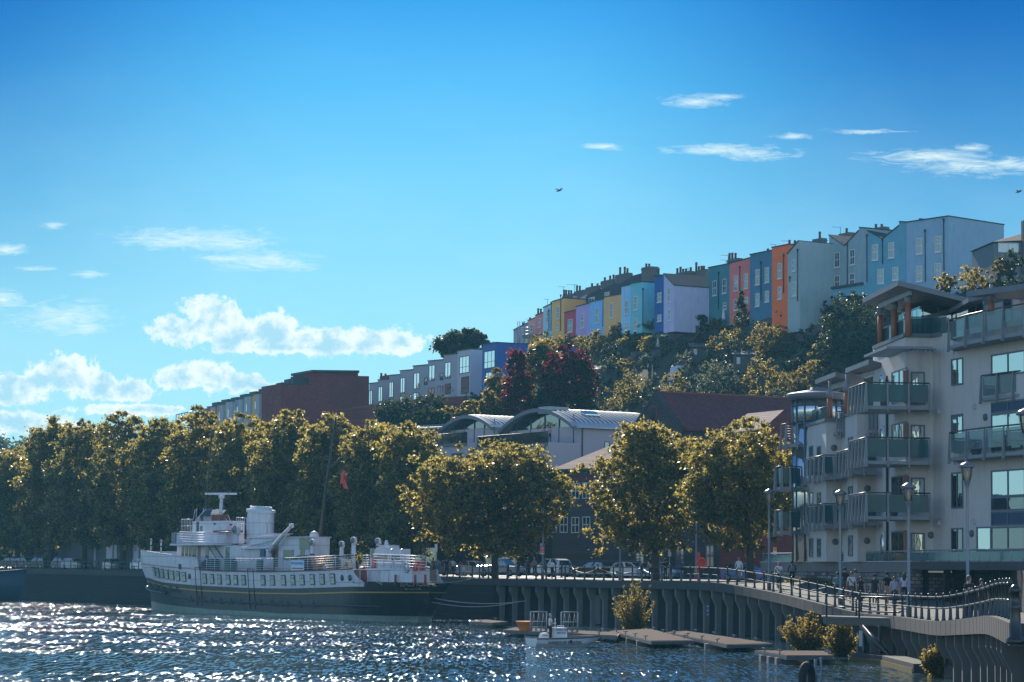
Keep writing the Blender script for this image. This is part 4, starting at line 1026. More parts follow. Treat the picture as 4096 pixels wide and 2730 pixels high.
    H['L'] = house('tan ochre house between the light blue and sky blue houses', X(1088), X(1269), zl((1088, 552), (1269, 518)), 1340, wall_col('tan', (214, 162, 98)), wl_((1168, 685, 32, 155)), prot=2.5, pipes=pp(ZL, 1, (1082, 560, 860)))
    add_chimney(H['L'][0], X(1052), X(1180), ZL(0, 370)[1], ZL(0, 470)[1], *H['L'][1:], 5, [ZL(1097, 340), ZL(1152, 322), ZL(1188, 312)])
    H['M'] = house('light blue house with one tall sash window, beside the mauve house', X(937), X(1087), zl((937, 605), (1087, 570)), 1345, wall_col('light_blue', (118, 176, 224)), wl_((1015, 740, 32, 155), (985, 908, 70, 45)), prot=2.0)
    add_chimney(H['M'][0], X(893), X(1030), ZL(0, 436)[1], ZL(0, 530)[1], *H['M'][1:], 5, [ZL(963, 402), ZL(1020, 404)])
    H['N'] = house('mauve house with window boxes on its roof terrace', X(795), X(936), zl((795, 650), (936, 615)), 1350, wall_col('mauve', (172, 146, 198)), wl_((862, 795, 34, 150)), prot=1.8)
    add_chimney(H['N'][0], X(772), X(875), ZL(0, 480)[1], ZL(0, 580)[1], *H['N'][1:], 5, [ZL(805, 426), ZL(835, 428)])
    H['O'] = house('crimson red low house between the yellow and mauve houses', X(676), X(793), zl((676, 713), (793, 685)), 1350, wall_col('crimson', (176, 62, 78)), wl_((735, 845, 50, 135)), prot=1.5)
    H['P'] = house('mustard yellow house with a black drainpipe', X(549), X(672), zl((549, 597), (672, 560)), 1355, wall_col('mustard', (216, 164, 84)), wl_((607, 710, 26, 130), (607, 860, 26, 62)), prot=1.5, pipes=pp(ZL, 1, (640, 545, 900)))
    add_chimney(H['P'][0], X(652), X(750), ZL(0, 520)[1], ZL(0, 580)[1], *H['P'][1:], 4, [ZL(670, 470), ZL(692, 472), ZL(720, 474), ZL(745, 476)])
    H['Q'] = house('pale blue green house beside the mustard yellow one', X(453), X(548), zl((453, 660), (548, 615)), 1360, wall_col('pale_aqua', (158, 198, 212)), wl_((500, 750, 24, 125), (500, 905, 24, 50)), prot=1.0, pipes=pp(ZL, 1, (540, 620, 900), (517, 700, 900)))
    H['R_'] = house('salmon coral house with a double chimney pot, near the far end of the terrace', X(371), X(452), zl((371, 745), (452, 710)), 1370, wall_col('salmon', (212, 118, 120)), wl_((412, 815, 24, 95), (412, 950, 24, 40)), prot=.6)
    add_chimney(H['R_'][0], X(375), X(430), ZL(0, 720)[1], ZL(0, 750)[1], *H['R_'][1:], 3, [ZL(400, 664), ZL(428, 668)])
    H['S_'] = house('faded peach house behind scaffolding', X(292), X(370), zl((292, 800), (370, 765)), 1375, wall_col('peach', (206, 146, 140)), wl_((335, 870, 22, 80)), prot=.4)
    add_chimney(H['S_'][0], X(300), X(345), ZL(0, 785)[1], ZL(0, 810)[1], *H['S_'][1:], 3, [ZL(315, 760)])
    H['T'] = house('greyish mauve last house at the far left end of the terrace', X(142), X(291), zl((142, 897), (205, 862), (291, 820)), 1385, wall_col('grey_mauve', (150, 142, 166)), wl_((168, 990, 16, 70), (275, 990, 40, 60)))
    add_chimney(H['T'][0], X(232), X(262), ZL(0, 840)[1], ZL(0, 860)[1], *H['T'][1:], 3, [ZL(240, 812)])
    # roofs and attics standing behind the rear wings
    for k, poly in {'L': [(1060, 470), (1200, 400), (1270, 430), (1268, 545), (1088, 580), (1060, 560)], 'M': [(900, 535), (1050, 455), (1090, 480), (1088, 600), (937, 640), (900, 600)],
                    'N': [(772, 590), (895, 525), (935, 540), (935, 650), (795, 680), (772, 640)], 'K2': [(1225, 430), (1380, 325), (1470, 300), (1480, 420), (1270, 460)], 'O': [(674, 560), (770, 530), (795, 560), (793, 720), (676, 745)]}.items():
        h, p, u, n = H[k]; q = p - n * 4.2; U3, N3 = Vector((u.x, u.y, 0)), Vector((n.x, n.y, 0))
        b = MB(); b.extrude([Vector((q.x, q.y, 0)) + U3 * s + Vector((0, 0, z)) for s, z in [VP(*ZL(*c), q, u) for c in poly]], -N3 * 5)
        b.build('attic', m_slate if k not in ('O', 'N') else wall_col('attic_' + k, (150, 150, 178)), h)
    for k, (px, py, w, hh) in {'L': (1120, 520, 50, 50), 'M': (960, 575, 60, 50), 'N': (825, 620, 60, 30)}.items():
        h, p, u, n = H[k]; add_window(h, *ZL(px, py), w / 2.6, hh / 2.6, p - n * 4.15, u, n, style='two')
    # aerials on the roofs
    for X_, Y0, Y1, w in [(662, 470, 440, 80), (778, 480, 418, 120), (495, 640, 570, 60), (258, 850, 805, 60), (310, 790, 778, 70), (1968, 300, 250, 40)]:
        x0, y0 = ZL(X_, Y0); _, y1 = ZL(0, Y1); a = P(x0, y0, d_line(x0) + 5); c = P(x0, y1, d_line(x0) + 5); b = MB(); b.tube([a - Vector((0, 0, .8)), c], .03, 4)
        e = Vector((w / 2.6144 / 2 * d_line(x0) / F, .2, 0)); b.tube([c - e * 1.4, c + e * .6], .025, 4)
        for f in (-1.3, -.8, -.3, .2): b.tube([c + e * f - Vector((0, .3, 0)), c + e * f + Vector((0, .3, .0))], .015, 4)
        k = min('SRQPONMLKJI', key=lambda q: 0); b.build('aerial', m_pipe, min((v for v in H.values()), key=lambda v: (ORG[v[0]] - a).length)[0])
    for X_, Y0, Y1, w in [(1020, 235, 163, 65), (645, 290, 264, 60), (550, 312, 290, 45), (205, 400, 368, 60), (190, 420, 402, 45)]:
        x0, y0 = ZR(X_, Y0); _, y1 = ZR(0, Y1); a = P(x0, y0, d_line(x0) + 4); c = P(x0, y1, d_line(x0) + 4); b = MB(); b.tube([a - Vector((0, 0, .8)), c], .03, 4)
        e = Vector((w / 1.8156 * d_line(x0) / F, .2, 0)); b.tube([c - e, c], .025, 4); b.tube([c - e * .8, c - e * .8 + Vector((0, .5, 0))], .015, 4)
        b.build('aerial', m_pipe, min((v for v in H.values()), key=lambda v: (ORG[v[0]] - a).length)[0])
    # scaffolding
    p, u, n = H['T'][1:]; q = p + n * 1.6; U3, N3 = Vector((u.x, u.y, 0)), Vector((n.x, n.y, 0)); O = Vector((q.x, q.y, 0))
    sca = thing('scaffolding', 'steel tube scaffolding against the peach house', 'scaffolding', tuple(P(*ZL(280, 1020), 384)))
    def sp(X_, Y_, off=0):
        s, z = VP(*ZL(X_, Y_), q, u); return O + U3 * s + Vector((0, 0, z)) - N3 * off
    m_sc = M('scaffold', (.22, .24, .26), .4, .2, metal=.5)
    for X_ in (186, 206, 252, 300, 352): b = MB(); b.tube([sp(X_, 1030), sp(X_, 800 if X_ < 260 else 860)], .05, 5); b.build('standard', m_sc, sca)
    for Y_ in (870, 905, 940, 975): b = MB(); b.tube([sp(186, Y_), sp(356, Y_ - 12)], .045, 5); b.build('ledger', m_sc, sca)
    b = MB(); b.obox(sp(230, 978), sp(356, 968) - sp(230, 978), -N3 * 1.4, Vector((0, 0, .5))); b.build('platform', M('scaffold_boards', (.16, .15, .14), .8), sca)
    # low garden extensions and walls just below the houses
    e1 = thing('garden_room', 'low turquoise extension with a flat slate roof below the grey green house', 'extension', tuple(P(*ZR(1180, 610), 296)))
    p, u, n = frame(x(960), x(1400)); q = p + n * 3.5; U3, N3 = Vector((u.x, u.y, 0)), Vector((n.x, n.y, 0)); O = Vector((q.x, q.y, 0))
    pts = [VP(*ZR(*c), q, u) for c in [(960, 660), (960, 615), (1190, 580), (1400, 575), (1400, 660)]]
    b = MB(); b.extrude([O + U3 * s + Vector((0, 0, z)) for s, z in pts], -N3 * 3.4); b.build('wall', wall_col('turquoise', (84, 146, 166)), e1)
    b = MB(); s0, z0 = pts[1]; s1, z1 = pts[2]; b.extrude([O + U3 * s0 + Vector((0, 0, z0)), O + U3 * s1 + Vector((0, 0, z1)), O + U3 * s1 + Vector((0, 0, z1 + .3)), O + U3 * s0 + Vector((0, 0, z0 + .3))], N3 * .25); b.build('roof', m_slate, e1)
    # house at the right edge, behind the blue end house
    hh = thing('bungalow', 'grey house with a hipped tile roof at the right edge of the hill', 'house', tuple(P(4080, 1120, 262)))
    p = XY(3965, 268); u = Vector((1, .12)).normalized(); n = Vector((.12, -1)).normalized(); U3, N3 = Vector((u.x, u.y, 0)), Vector((n.x, n.y, 0)); O = Vector((p.x, p.y, 0))
    f = lambda X_, Y_: (lambda s: O + U3 * s[0] + Vector((0, 0, s[1])))(VP(*ZR(X_, Y_), p, u))
    b = MB(); b.extrude([f(2135, 560), f(2135, 278), f(2460, 262), f(2460, 560)], -N3 * 8); b.build('wall', wall_col('bungalow', (92, 104, 112)), hh)
    a, c = f(2120, 272), f(2470, 255); up = Vector((0, 0, 1)); zr_ = f(2330, 178).z - f(2330, 262).z
    b = MB(); A0, A1, B0, B1 = a + N3 * .4, c + N3 * .4, a - N3 * 8.4, c - N3 * 8.4; R0, R1 = a + U3 * 3.5 - N3 * 4 + up * zr_, c - U3 * .5 - N3 * 4 + up * zr_
    b.add([A0, A1, B1, B0, R0, R1], [(0, 1, 5, 4), (1, 2, 5), (2, 3, 4, 5), (3, 0, 4), (3, 2, 1, 0)]); b.build('roof', M('dark_tile', (.04, .036, .035), .8, .4, 5, bump=.5), hh)
    add_window(hh, *ZR(2240, 312), 150 / 1.8156, 70 / 1.8156, p, u, n, style='two')
    b = MB(); b.obox(f(2335, 500), U3 * 1.2, N3 * .8, up * (f(2335, 120).z - f(2335, 500).z)); b.build('chimney', m_chim, hh)

    # ---- the modern grey row, stepping down the street below
    m_mw = M('modern_render', (.36, .37, .42), .8, .08, .6, streak=.2); m_mww = M('modern_white', (.46, .47, .52), .8, .08, .6, streak=.2); m_mb = M('modern_blue', (.03, .11, .36), .6, .12, .8)
    m_bur = M('burgundy_frame', (.09, .03, .04), .5); m_sky = M_pane('bright_glass', (.34, .36, .33), .72, .05, .03); m_cop = M('dark_coping', (.05, .05, .06), .6)  # bright_glass: mirrored sky partly put into the pale pane colour
    dm = lambda x_: float(np.interp(x_, [1476, 1986], [358, 320]))
    zm = lambda *L: [ZM(*q) for q in L]; wm = lambda *L: [(*ZM(X_, Y_), w / 1.426, hh_ / 1.426) for X_, Y_, w, hh_ in L]; xm = lambda X_: ZM(X_, 0)[0]
    rows = [(1180, 1229, 337, 332, 470, m_mw, [(1187, 415, 20, 82)], 'lowest grey box house of the stepped row, beside the red brick block'),
            (1229, 1292, 317, 312, 468, m_mw, [(1243, 395, 24, 86)], 'grey box house with a brick chimney stack rising behind it'),
            (1292, 1355, 291, 286, 462, m_mw, [(1305, 370, 24, 90), (1306, 442, 22, 26)], 'grey box house with a small lower window, third up the stepped row'),
            (1355, 1430, 265, 258, 455, m_mw, [(1370, 345, 26, 88), (1368, 425, 26, 36)], 'grey box house with an outside shade screen, fourth up the stepped row'),
            (1430, 1515, 238, 230, 450, m_mw, [(1450, 320, 34, 92), (1448, 408, 34, 44)], 'grey box house with a recessed balcony beside its window, fifth up the row'),
            (1515, 1605, 209, 201, 440, m_mw, [(1537, 275, 34, 90), (1535, 385, 34, 52)], 'grey box house with a tilted open casement, sixth up the row'),
            (1605, 1682, 175, 167, 430, m_mw, [(1628, 260, 34, 94), (1585, 380, 34, 60), (1628, 365, 34, 60)], 'grey box house just below the white corner house'),
            (1682, 1757, 152, 140, 425, m_mww, [(1722, 228, 56, 98), (1727, 345, 44, 98)], 'white box house with a wide paned window next to the blue one')]
    for i, (X0, X1, Y0, Y1, Yb, mt, wn, lb) in enumerate(rows):
        fr = frame(xm(X0), xm(X1), 0.4 * i if False else 0, dm(xm(X0)), dm(xm(X1)))
        h, p, u, n = house(lb, xm(X0), xm(X1), zm((X0, Y0), (X1, Y1)), ZM(0, Yb)[1] + 25, mt, wm(*wn), fr=fr, depth=9, roofmat=m_cop, name='modern_house', group='stepped modern box houses', sash=m_bur, pane=m_sky, style='grid' if i == 7 else 'two')
        if i == 1: add_chimney(h, xm(1240), xm(1283), ZM(0, 290)[1], ZM(0, 318)[1], p, u, n, 6, [ZM(1248, 275), ZM(1272, 284)], M('brick_stack', (.16, .06, .05), .9))
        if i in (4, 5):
            X_, Y_ = ((1503, 322), (1592, 295))[i - 4]; add_window(h, *ZM(X_, Y_), 18 / 1.426, 42 / 1.426, p, u, n, M('recess_shade', (.03, .03, .04), .6), m_pane, 'plain', 'recessed_balcony')  # flat dark panel, the shade of the recess put into its colour
        if i == 7:
            m = MB(); s, z = VP(*ZM(1800, 370), p, u)
    h, p, u, n = house('bright blue box house at the top corner of the stepped row', xm(1825), xm(1905), zm((1825, 118), (1905, 103)), ZM(0, 430)[1], m_mb, wm((1866, 198, 62, 100), (1868, 300, 48, 62)), fr=frame(xm(1825), xm(1905), 1.0, dm(xm(1825)), dm(xm(1905))), depth=12, roofmat=m_cop, name='modern_house', group='stepped modern box houses', sash=m_bur, pane=m_sky, style='grid')
    # ---- brick block and coloured row further left
    m_br = M_brick('red_brick', (.25, .050, .052), (.16, .07, .065)); dl = lambda x_: float(np.interp(x_, [700, 1123], [381, 340]))
    p = XY(1123, 340); u = Vector((1, .51)).normalized(); n = Vector((.51, -1)).normalized(); U3, N3 = Vector((u.x, u.y, 0)), Vector((n.x, n.y, 0)); O = Vector((p.x, p.y, 0))
    f = lambda X_, Y_: (lambda s: O + U3 * s[0] + Vector((0, 0, s[1])))(VP(*ZM(X_, Y_), p, u))
    bb = thing('brick_block', 'large blank dark red brick gable end with a stepped flat roof', 'building', tuple(f(900, 520)))
    b = MB(); b.extrude([f(675, 560), f(675, 341), f(858, 346), f(858, 272), f(1116, 276), f(1116, 292), f(1178, 293), f(1178, 560)], -N3 * 7.5); b.build('wall', m_br, bb)
    b = MB(); b.obox(f(848, 272) + N3 * .3, f(1118, 275) - f(848, 272), -N3 * 8, Vector((0, 0, .35))); b.build('roof', m_cop, bb)
    b = MB(); b.obox(f(674, 341) + N3 * .1, f(857, 346) - f(674, 341), -N3 * 7.6, Vector((0, 0, .14))); b.build('coping', m_cop, bb)
    cols = [(205, 255, 486, (150, 152, 172), 'pale grey lowest'), (255, 310, 471, (172, 84, 84), 'brick red'), (310, 360, 459, (176, 140, 92), 'ochre'), (360, 412, 442, (158, 176, 172), 'pale green'),
            (412, 465, 428, (120, 142, 168), 'grey blue'), (465, 515, 411, (150, 172, 160), 'sage green'), (515, 565, 398, (206, 158, 70), 'yellow'), (565, 610, 378, (104, 142, 168), 'dusty blue'), (610, 652, 358, (196, 84, 86), 'rose red'), (652, 676, 341, (140, 172, 196), 'powder blue')]
    for X0, X1, Y0, c, nm in cols:
        xa, xb = xm(X0), xm(X1)
        h, p_, u_, n_ = house(nm + ' stepped box house peeping over the quayside trees', xa, xb, zm((X0, Y0), (X1, Y0 - 4)), ZM(0, Y0 + 190)[1], wall_col('row_' + nm.replace(' ', '_'), c), wm((X0 + (X1 - X0) * .35, Y0 + 62, (X1 - X0) * .3, 46)), fr=frame(xa, xb, 0, dl(xa), dl(xb)), depth=8, roofmat=m_cop, name='box_house', group='coloured box houses behind the trees', style='two', pane=m_sky)
        b = MB(); s0, _ = VP(xb, 1500, p_, u_); s1, _ = VP(xa, 1500, p_, u_); w = abs(s1 - s0); U4, N4 = Vector((u_.x, u_.y, 0)), Vector((n_.x, n_.y, 0)); _, zt = VP(xa, ZM(0, Y0)[1], p_, u_); lo = min(s0, s1)
        b.obox(Vector((p_.x, p_.y, zt - 4.2)) + U4 * (lo + .02), U4 * w * .42, N4 * .25, Vector((0, 0, 4.05))); b.build('bay', M('bay_white', (.40, .40, .44), .8, .08), h)
        b = MB(); b.obox(Vector((p_.x, p_.y, zt + .16)) + U4 * (lo + .3) - N4 * 2, U4 * w * .7, -N4 * 3.5, Vector((0, 0, 1.0))); b.build('roof_lantern', m_cop, h)
    rt = thing('roof_railing', 'black glazed railing round a roof terrace above the trees', 'railing', tuple(P(*ZM(140, 540), 388)))
    for k in range(9):
        X_ = 78 + k * 16; a = P(*ZM(X_, 545), 392 - k); c = P(*ZM(X_, 513 - k * 3.4), 392 - k); b = MB(); b.tube([a, c], .06, 4); b.build('post', m_black, rt)
    b = MB(); b.tube([P(*ZM(78, 513), 392), P(*ZM(206, 485), 384)], .07, 4); b.build('rail', m_black, rt)
    # ---- brick retaining wall under the grey row
    wl = thing('retaining_wall', 'long red brick retaining wall overgrown with ivy below the grey houses', 'wall', tuple(P(1600, 1650, 330)))
    q = [P(*ZM(1000, 492), 342), P(*ZM(1250, 452), 334), P(*ZM(1500, 425), 324), P(*ZM(1725, 412), 315)]
    b = MB()
    for a, c in zip(q, q[1:]): b.obox(a - Vector((0, 0, 7)), c - a, Vector((.35, .8, 0)), Vector((0, 0, 7)))
    b.build('wall', m_br, wl)
    b = MB()
    for a, c in zip(q, q[1:]): b.obox(a + Vector((-.03, -.08, 0)), c - a, Vector((.45, .9, 0)), Vector((0, 0, .15)))
    b.build('coping', M('stone_coping', (.20, .12, .11), .85), wl)
    return H
HOUSES = build_houses()
# ------------------------------------------------------------------ buildings between the quay and the hill
m_rend = M('pale_render', (.52, .49, .47), .85, .10, .5, streak=.42, dirt=(.2, .19, .2))
m_zinc = M('zinc_roof', (.30, .34, .37), .32, .10, .6, metal=.55)
m_fasc = M('grey_fascia', (.13, .145, .17), .5, .12)
m_bal = M('balcony_steel', (.20, .215, .24), .45, .10, 2)
m_teal = M_glass('teal_glass', (.13, .33, .38), .06, .58)
m_clear = M_glass('clear_glass', (.55, .68, .70), .03, .72)
m_timb = M('timber_post', (.30, .105, .055), .6, .25, 4)
m_fr = M('grey_frame', (.10, .12, .16), .45, .1)
m_pale = M_pane('pale_pane', (.10, .14, .15), .55, .03, .02); m_dkp = M_pane('dark_pane', (.018, .028, .035), .22)
V3 = lambda p, z: Vector((p[0], p[1], z))
def px_of(p): return CX + (p[0] / p[1]) * F
def pz(x, y, p0, p1):                 # height of a pixel on the vertical plane through two plan points
    return VP(x, y, Vector(p0), Vector(p1) - Vector(p0))[1]
def on_line(x, p0, p1):               # plan point of pixel column x on line p0-p1
    s, _ = VP(x, yh(x), Vector(p0), Vector(p1) - Vector(p0)); return Vector(p0) + (Vector(p1) - Vector(p0)).normalized() * s
def wall_frame(p0, p1):
    u = (Vector(p1) - Vector(p0)).normalized(); n = Vector((-u.y, u.x))
    if n.dot(Vector(p0)) > 0: n = -n
    return Vector(p0), u, n

def build_apartments():
    A = [Vector(q) for q in [(19.62, 165), (20.3, 155.6), (21.3, 155.7), (21.64, 151), (22.75, 151.1), (23.34, 142.9), (24.95, 143.1), (28.6, 131.7)]]
    TZ = 5.1
    ap = thing('apartment_block', 'pale rendered waterside apartment block with glass balconies and tilted roofs', 'apartment block', (26, 150, TZ))
    z1 = pz(3305, 1686, A[0], A[1]); z2 = pz(3434, 1652, A[2], A[3]); z3 = pz(3622, 1347, A[4], A[5]); z4 = pz(3796, 1330, A[6], A[7])
    def blk(poly, z): b = MB(); b.prism([tuple(q) for q in poly], TZ, z); return b.build('wall', m_rend, ap)
    blk([A[0], A[1], A[2], (31, 157), (31, 170), (20.2, 170)], z1)
    blk([A[2] + Vector((0.002, .1)), A[3], A[4], (32, 152), (32, 156.5), (21.4, 156.5)], z2)
    blk([A[4] + Vector((.002, .1)), A[5], A[6], (33, 144), (33, 152), (22.8, 152)], z3)
    d = (A[7] - A[6]).normalized(); c0 = A[6] + d * 1.2
    blk([(24.6, 143.3), (24.98, 143.0), (25.18, 142.5), tuple(c0), tuple(A[7]), (30.5, 125.8), (46, 125), (46, 148), (25, 148)], z4)
    for poly, z in [([A[0], A[1], A[2]], z1), ([A[2], A[3], A[4]], z2), ([A[4], A[5], A[6], c0], z3)]:      # parapet copings
        b = MB()
        for p, q in zip(poly, poly[1:]):
            _, u, n = wall_frame(p, q); b.obox(V3(p + n * .12 - u * .1, z - .02), V3(q - p, 0) + V3(u * .2, 0), V3(-n * .5, 0), (0, 0, .22))
        b.build('coping', m_fasc, ap)
    # ---- windows
    def win(x, y, w, h, i, style='two', pane=m_pale, name='window', off=.0):
        p, u, n = wall_frame(A[i], A[i + 1]); return add_window(ap, x, y, w, h, p + n * off, u, n, m_fr, pane, style, name)
    for y, h in [(1488, 108), (1712, 108), (1962, 145), (2161, 96)]: win(3830, y, 47, h, 6, pane=m_pale if y < 1900 else m_dkp)
    for (x, y, w, h, pn) in [(4034, 1456, 136, 92, m_pale), (4034, 1726, 136, 150, m_pale), (4034, 1933, 136, 108, m_pale), (4034, 2015, 136, 58, m_dkp), (4034, 2156, 136, 98, m_dkp)]: win(x, y, w, h, 6, pane=pn)
    for y, h in [(1626, 46), (2075, 58)]: win(4034, y, 136, h, 6, 'two', M('blue_panel', (.02, .045, .10), .5), 'spandrel')
    win(3937, 2158, 58, 100, 6, 'plain', m_pale, 'glass_door')
    for y, h in [(1545, 130), (1757, 130), (1962, 118), (2180, 112)]:
        win(3598, y, 60, h, 4, 'two', m_pale if y < 1900 else m_dkp, 'sliding_door'); win(3671, y + 8, 56, h, 5, 'plain', m_pale, 'glass_door')
        p, u, n = wall_frame(A[4], A[5]); q = A[5]; zt = pz(3628, y - h / 2, A[4], A[5]); zb = pz(3628, y + h / 2, A[4], A[5])
        b = MB(); b.box((q.x + .02, q.y - .02, (zt + zb) / 2), (.30, .30, zt - zb)); b.build('corner_post', m_timb, ap)
    for y, h in [(1775, 52), (1973, 56), (2184, 84)]: win(3403, y, 18, h, 2, 'plain', m_pale)
    for x in (3246, 3277):
        for y, h in [(1808, 46), (1996, 52), (2192, 76)]: win(x, y, 15, h, 0, 'plain', m_pale)
    # round windows and bulkhead lamps
    def disc(x, y, r, i, mat, name, sy=1.0, depth=.08):
        p, u, n = wall_frame(A[i], A[i + 1]); q = V3(on_line(x, A[i], A[i + 1]), pz(x, y, A[i], A[i + 1])); b = MB(); b.lathe([(r, -.02), (r, depth), (r * .8, depth + .03)], q, 16, ax=V3(n, 0), squash=(1, sy)); return b.build(name, mat, ap)
    for y, sy in [(1530, 1), (1745, 1), (2180, 1.35)]:
        o = disc(3535, y, .62, 4, M('white_ring', (.5, .5, .52), .6), 'round_window', sy); o2 = disc(3535, y, .48, 4, m_pale, 'pane', sy, .13); o2.parent = o; KIDS[ap].remove(o2); KIDS.setdefault(o, []).append(o2)
    for x, y, i in [(3470, 1955, 3), (3344, 1972, 1), (3340, 2168, 1), (3467, 2164, 3), (3724, 2141, 5), (3890, 2135, 6), (3948, 1669, 6), (3336, 1792, 1)]: disc(x, y, .20, i, M('lamp_grey', (.09, .10, .12), .4), 'bulkhead_light')
    for x, y, i in [(3759, 1646, 6), (3905, 1626, 6), (3757, 2093, 6), (3901, 2087, 6)]:
        q = V3(on_line(x, A[i], A[i + 1]), pz(x, y, A[i], A[i + 1])); b = MB(); b.box(q, (.22, .3, .28)); b.build('vent', M('vent_white', (.42, .43, .45), .6), ap)
    p, u, n = wall_frame(A[4], A[5]); q = on_line(3556, A[4], A[5]) + n * .1; b = MB(); b.tube([V3(q, z3 - 2), V3(q, TZ)], .08, 6); b.build('downpipe', m_pipe, ap)
    # ---- balconies: slab, posts, glass panels, handrail
    def balcony(edge, slab_extra, zr, glass, npost, hgt=1.08, drop=1.36, name='balcony', bars=False):
        poly = [tuple(q) for q in edge] + [tuple(q) for q in slab_extra]
        b = MB(); b.prism(poly, zr - drop - .2, zr - drop); o = b.build(name, m_bal, ap)
        b = MB(); ctr = sum((Vector(q) for q in poly), Vector((0, 0))) / len(poly)
        b.tube([V3(q, zr) for q in edge], .05, 6); b.build('handrail', M('dark_handrail', (.05, .045, .045), .4) , o)
        for (p, q), k in zip(zip(edge, edge[1:]), npost):
            p, q = Vector(p), Vector(q); u = (q - p).normalized(); n = Vector((-u.y, u.x))
            if (ctr - p).dot(n) > 0: n = -n
            for j in range(k + 1):
                c = p.lerp(q, j / k); m = MB()
                m.extrude([V3(c + n * a - u * .04, z) for a, z in [(-.02, zr), (.05, zr), (.16, zr - drop - .35), (-.02, zr - drop - .35)]], V3(u * .08, 0)); m.build('post', m_bal, o)
                if j < k and not bars:
                    c2 = p.lerp(q, (j + 1) / k); m = MB(); m.obox(V3(c - n * .06 + u * .07, zr - hgt - .05), V3(c2 - c - u * .14, 0), V3(n * .015, 0), (0, 0, hgt - .04)); m.build('glass_panel', glass, o)
            if bars:
                m = MB()
                for j in range(6): m.tube([V3(p, zr - .16 - j * .17), V3(q, zr - .16 - j * .17)], .02, 4)
                m.build('bars', m_bal, o)
        return o
    C, Rr, L = Vector((20.75, 141.0)), Vector((24.5, 141.3)), Vector((20.42, 145.7))
    for y in (1530, 1750, 1971): balcony([L, C, Rr], [A[6] - Vector((.1, 0)), A[5], A[5].lerp(A[4], .33)], P(3471, y, 141).z, m_teal, (5, 3))
    C2, R2, L2 = Vector((19.93, 153.8)), Vector((21.2, 153.9)), Vector((19.52, 159.6))
    for y in (1821, 2015.5): balcony([L2, C2, R2], [Vector((21.4, 155.5)), A[1], A[1].lerp(A[0], .42)], P(3301, y, 153.8).z, m_teal, (4, 2))
    C4, R4, L4 = Vector((20.95, 149.0)), Vector((22.6, 149.1)), Vector((20.65, 153.2))
    for y in (1797, 2001): balcony([L4, C4, R4], [Vector((22.7, 151)), A[3], A[3].lerp(A[2], .45)], P(3404, y, 149).z, m_teal, (4, 2))
    E1 = [XY(3100, 164.0), XY(3104, 161.6), XY(3128, 160.6), XY(3160, 160.6), XY(3206, 161.4)]
    for y in (1866, 2042): balcony(E1, [A[0].lerp(A[1], .4), A[0]], P(3150, y, 160.6).z, m_teal, (1, 1, 1, 1))
    E2 = [XY(3125, 165.0), XY(3126, 163.0), XY(3145, 162.0), XY(3190, 161.8)]
    balcony(E2, [A[0].lerp(A[1], .3), A[0]], P(3150, 1696, 162).z, m_clear, (1, 1, 1), bars=True)
    OP = [XY(3803, 139.2), XY(3870, 136.4), XY(3943, 134.2), XY(4021, 132.2), XY(4110, 130.2)]
    wl_pts = [on_line(4110, A[6], A[7]) + Vector((.3, -.0)), on_line(3815, A[6], A[7])]
    balcony([OP[0] + Vector((.6, 1.2))] + OP, wl_pts, P(3900, 1255, 135.5).z, m_clear, (1, 1, 1, 1, 1), drop=1.5)
    balcony([OP[0] + Vector((.6, 1.2))] + OP, wl_pts, P(3900, 1717, 135.5).z, m_clear, (1, 1, 1, 1, 1), drop=1.45)
    balcony([XY(3931, 137.0), XY(3995, 135.2), XY(4060, 133.8), XY(4120, 132.6)], [on_line(4120, A[6], A[7]) + Vector((.4, 0)), on_line(3945, A[6], A[7])], P(4000, 1494, 135).z, m_clear, (1, 1, 1), drop=1.25)
    for (x0, x1, y, i) in [(3335, 3372, 1650, 1), (3462, 3506, 1652, 3)]:                # small slatted balconies in the recesses
        p, u, n = wall_frame(A[i], A[i + 1]); a, c = on_line(x0, A[i], A[i + 1]), on_line(x1, A[i], A[i + 1]); balcony([a + n * .9, c + n * .9], [c, a], pz(x0, y, A[i], A[i + 1]), m_clear, (3,), drop=1.3)
    # ---- the glazed drum on the far corner
    dc = Vector((20.75, 163.2)); zb = TZ; zd0, zd1 = P(3262, 1692, 161.5).z, P(3262, 1590, 161.5).z; n = 14
    b = MB(); b.lathe([(1.72, 0), (1.72, zd0 - TZ)], (dc.x, dc.y, TZ), 24); b.build('stair_drum', m_pale, ap)
    b = MB(); b.lathe([(1.70, 0), (1.70, zd1 - zd0)], (dc.x, dc.y, zd0), 28); dr = b.build('glazed_drum', m_pale, ap)
    b = MB()
    for k in range(n):
        w = 2 * math.pi * k / n; q = dc + Vector((math.cos(w), math.sin(w))) * 1.73; b.tube([V3(q, TZ), V3(q, zd1)], .05, 4)
    for z in (zd0, zd0 + (zd1 - zd0) * .72, zd1 - .05): b.tube([V3(dc + Vector((math.cos(w), math.sin(w))) * 1.74, z) for w in np.linspace(0, 2 * math.pi, 29)], .05, 4)
    b.build('mullions', m_fr, dr)
    b = MB(); b.lathe([(1.75, -.05), (2.12, .0), (2.15, .28), (2.05, .34), (.55, .62), (.55, .78), (.1, .82)], (dc.x, dc.y, zd1), 30); b.build('drum_roof', m_fasc, ap)
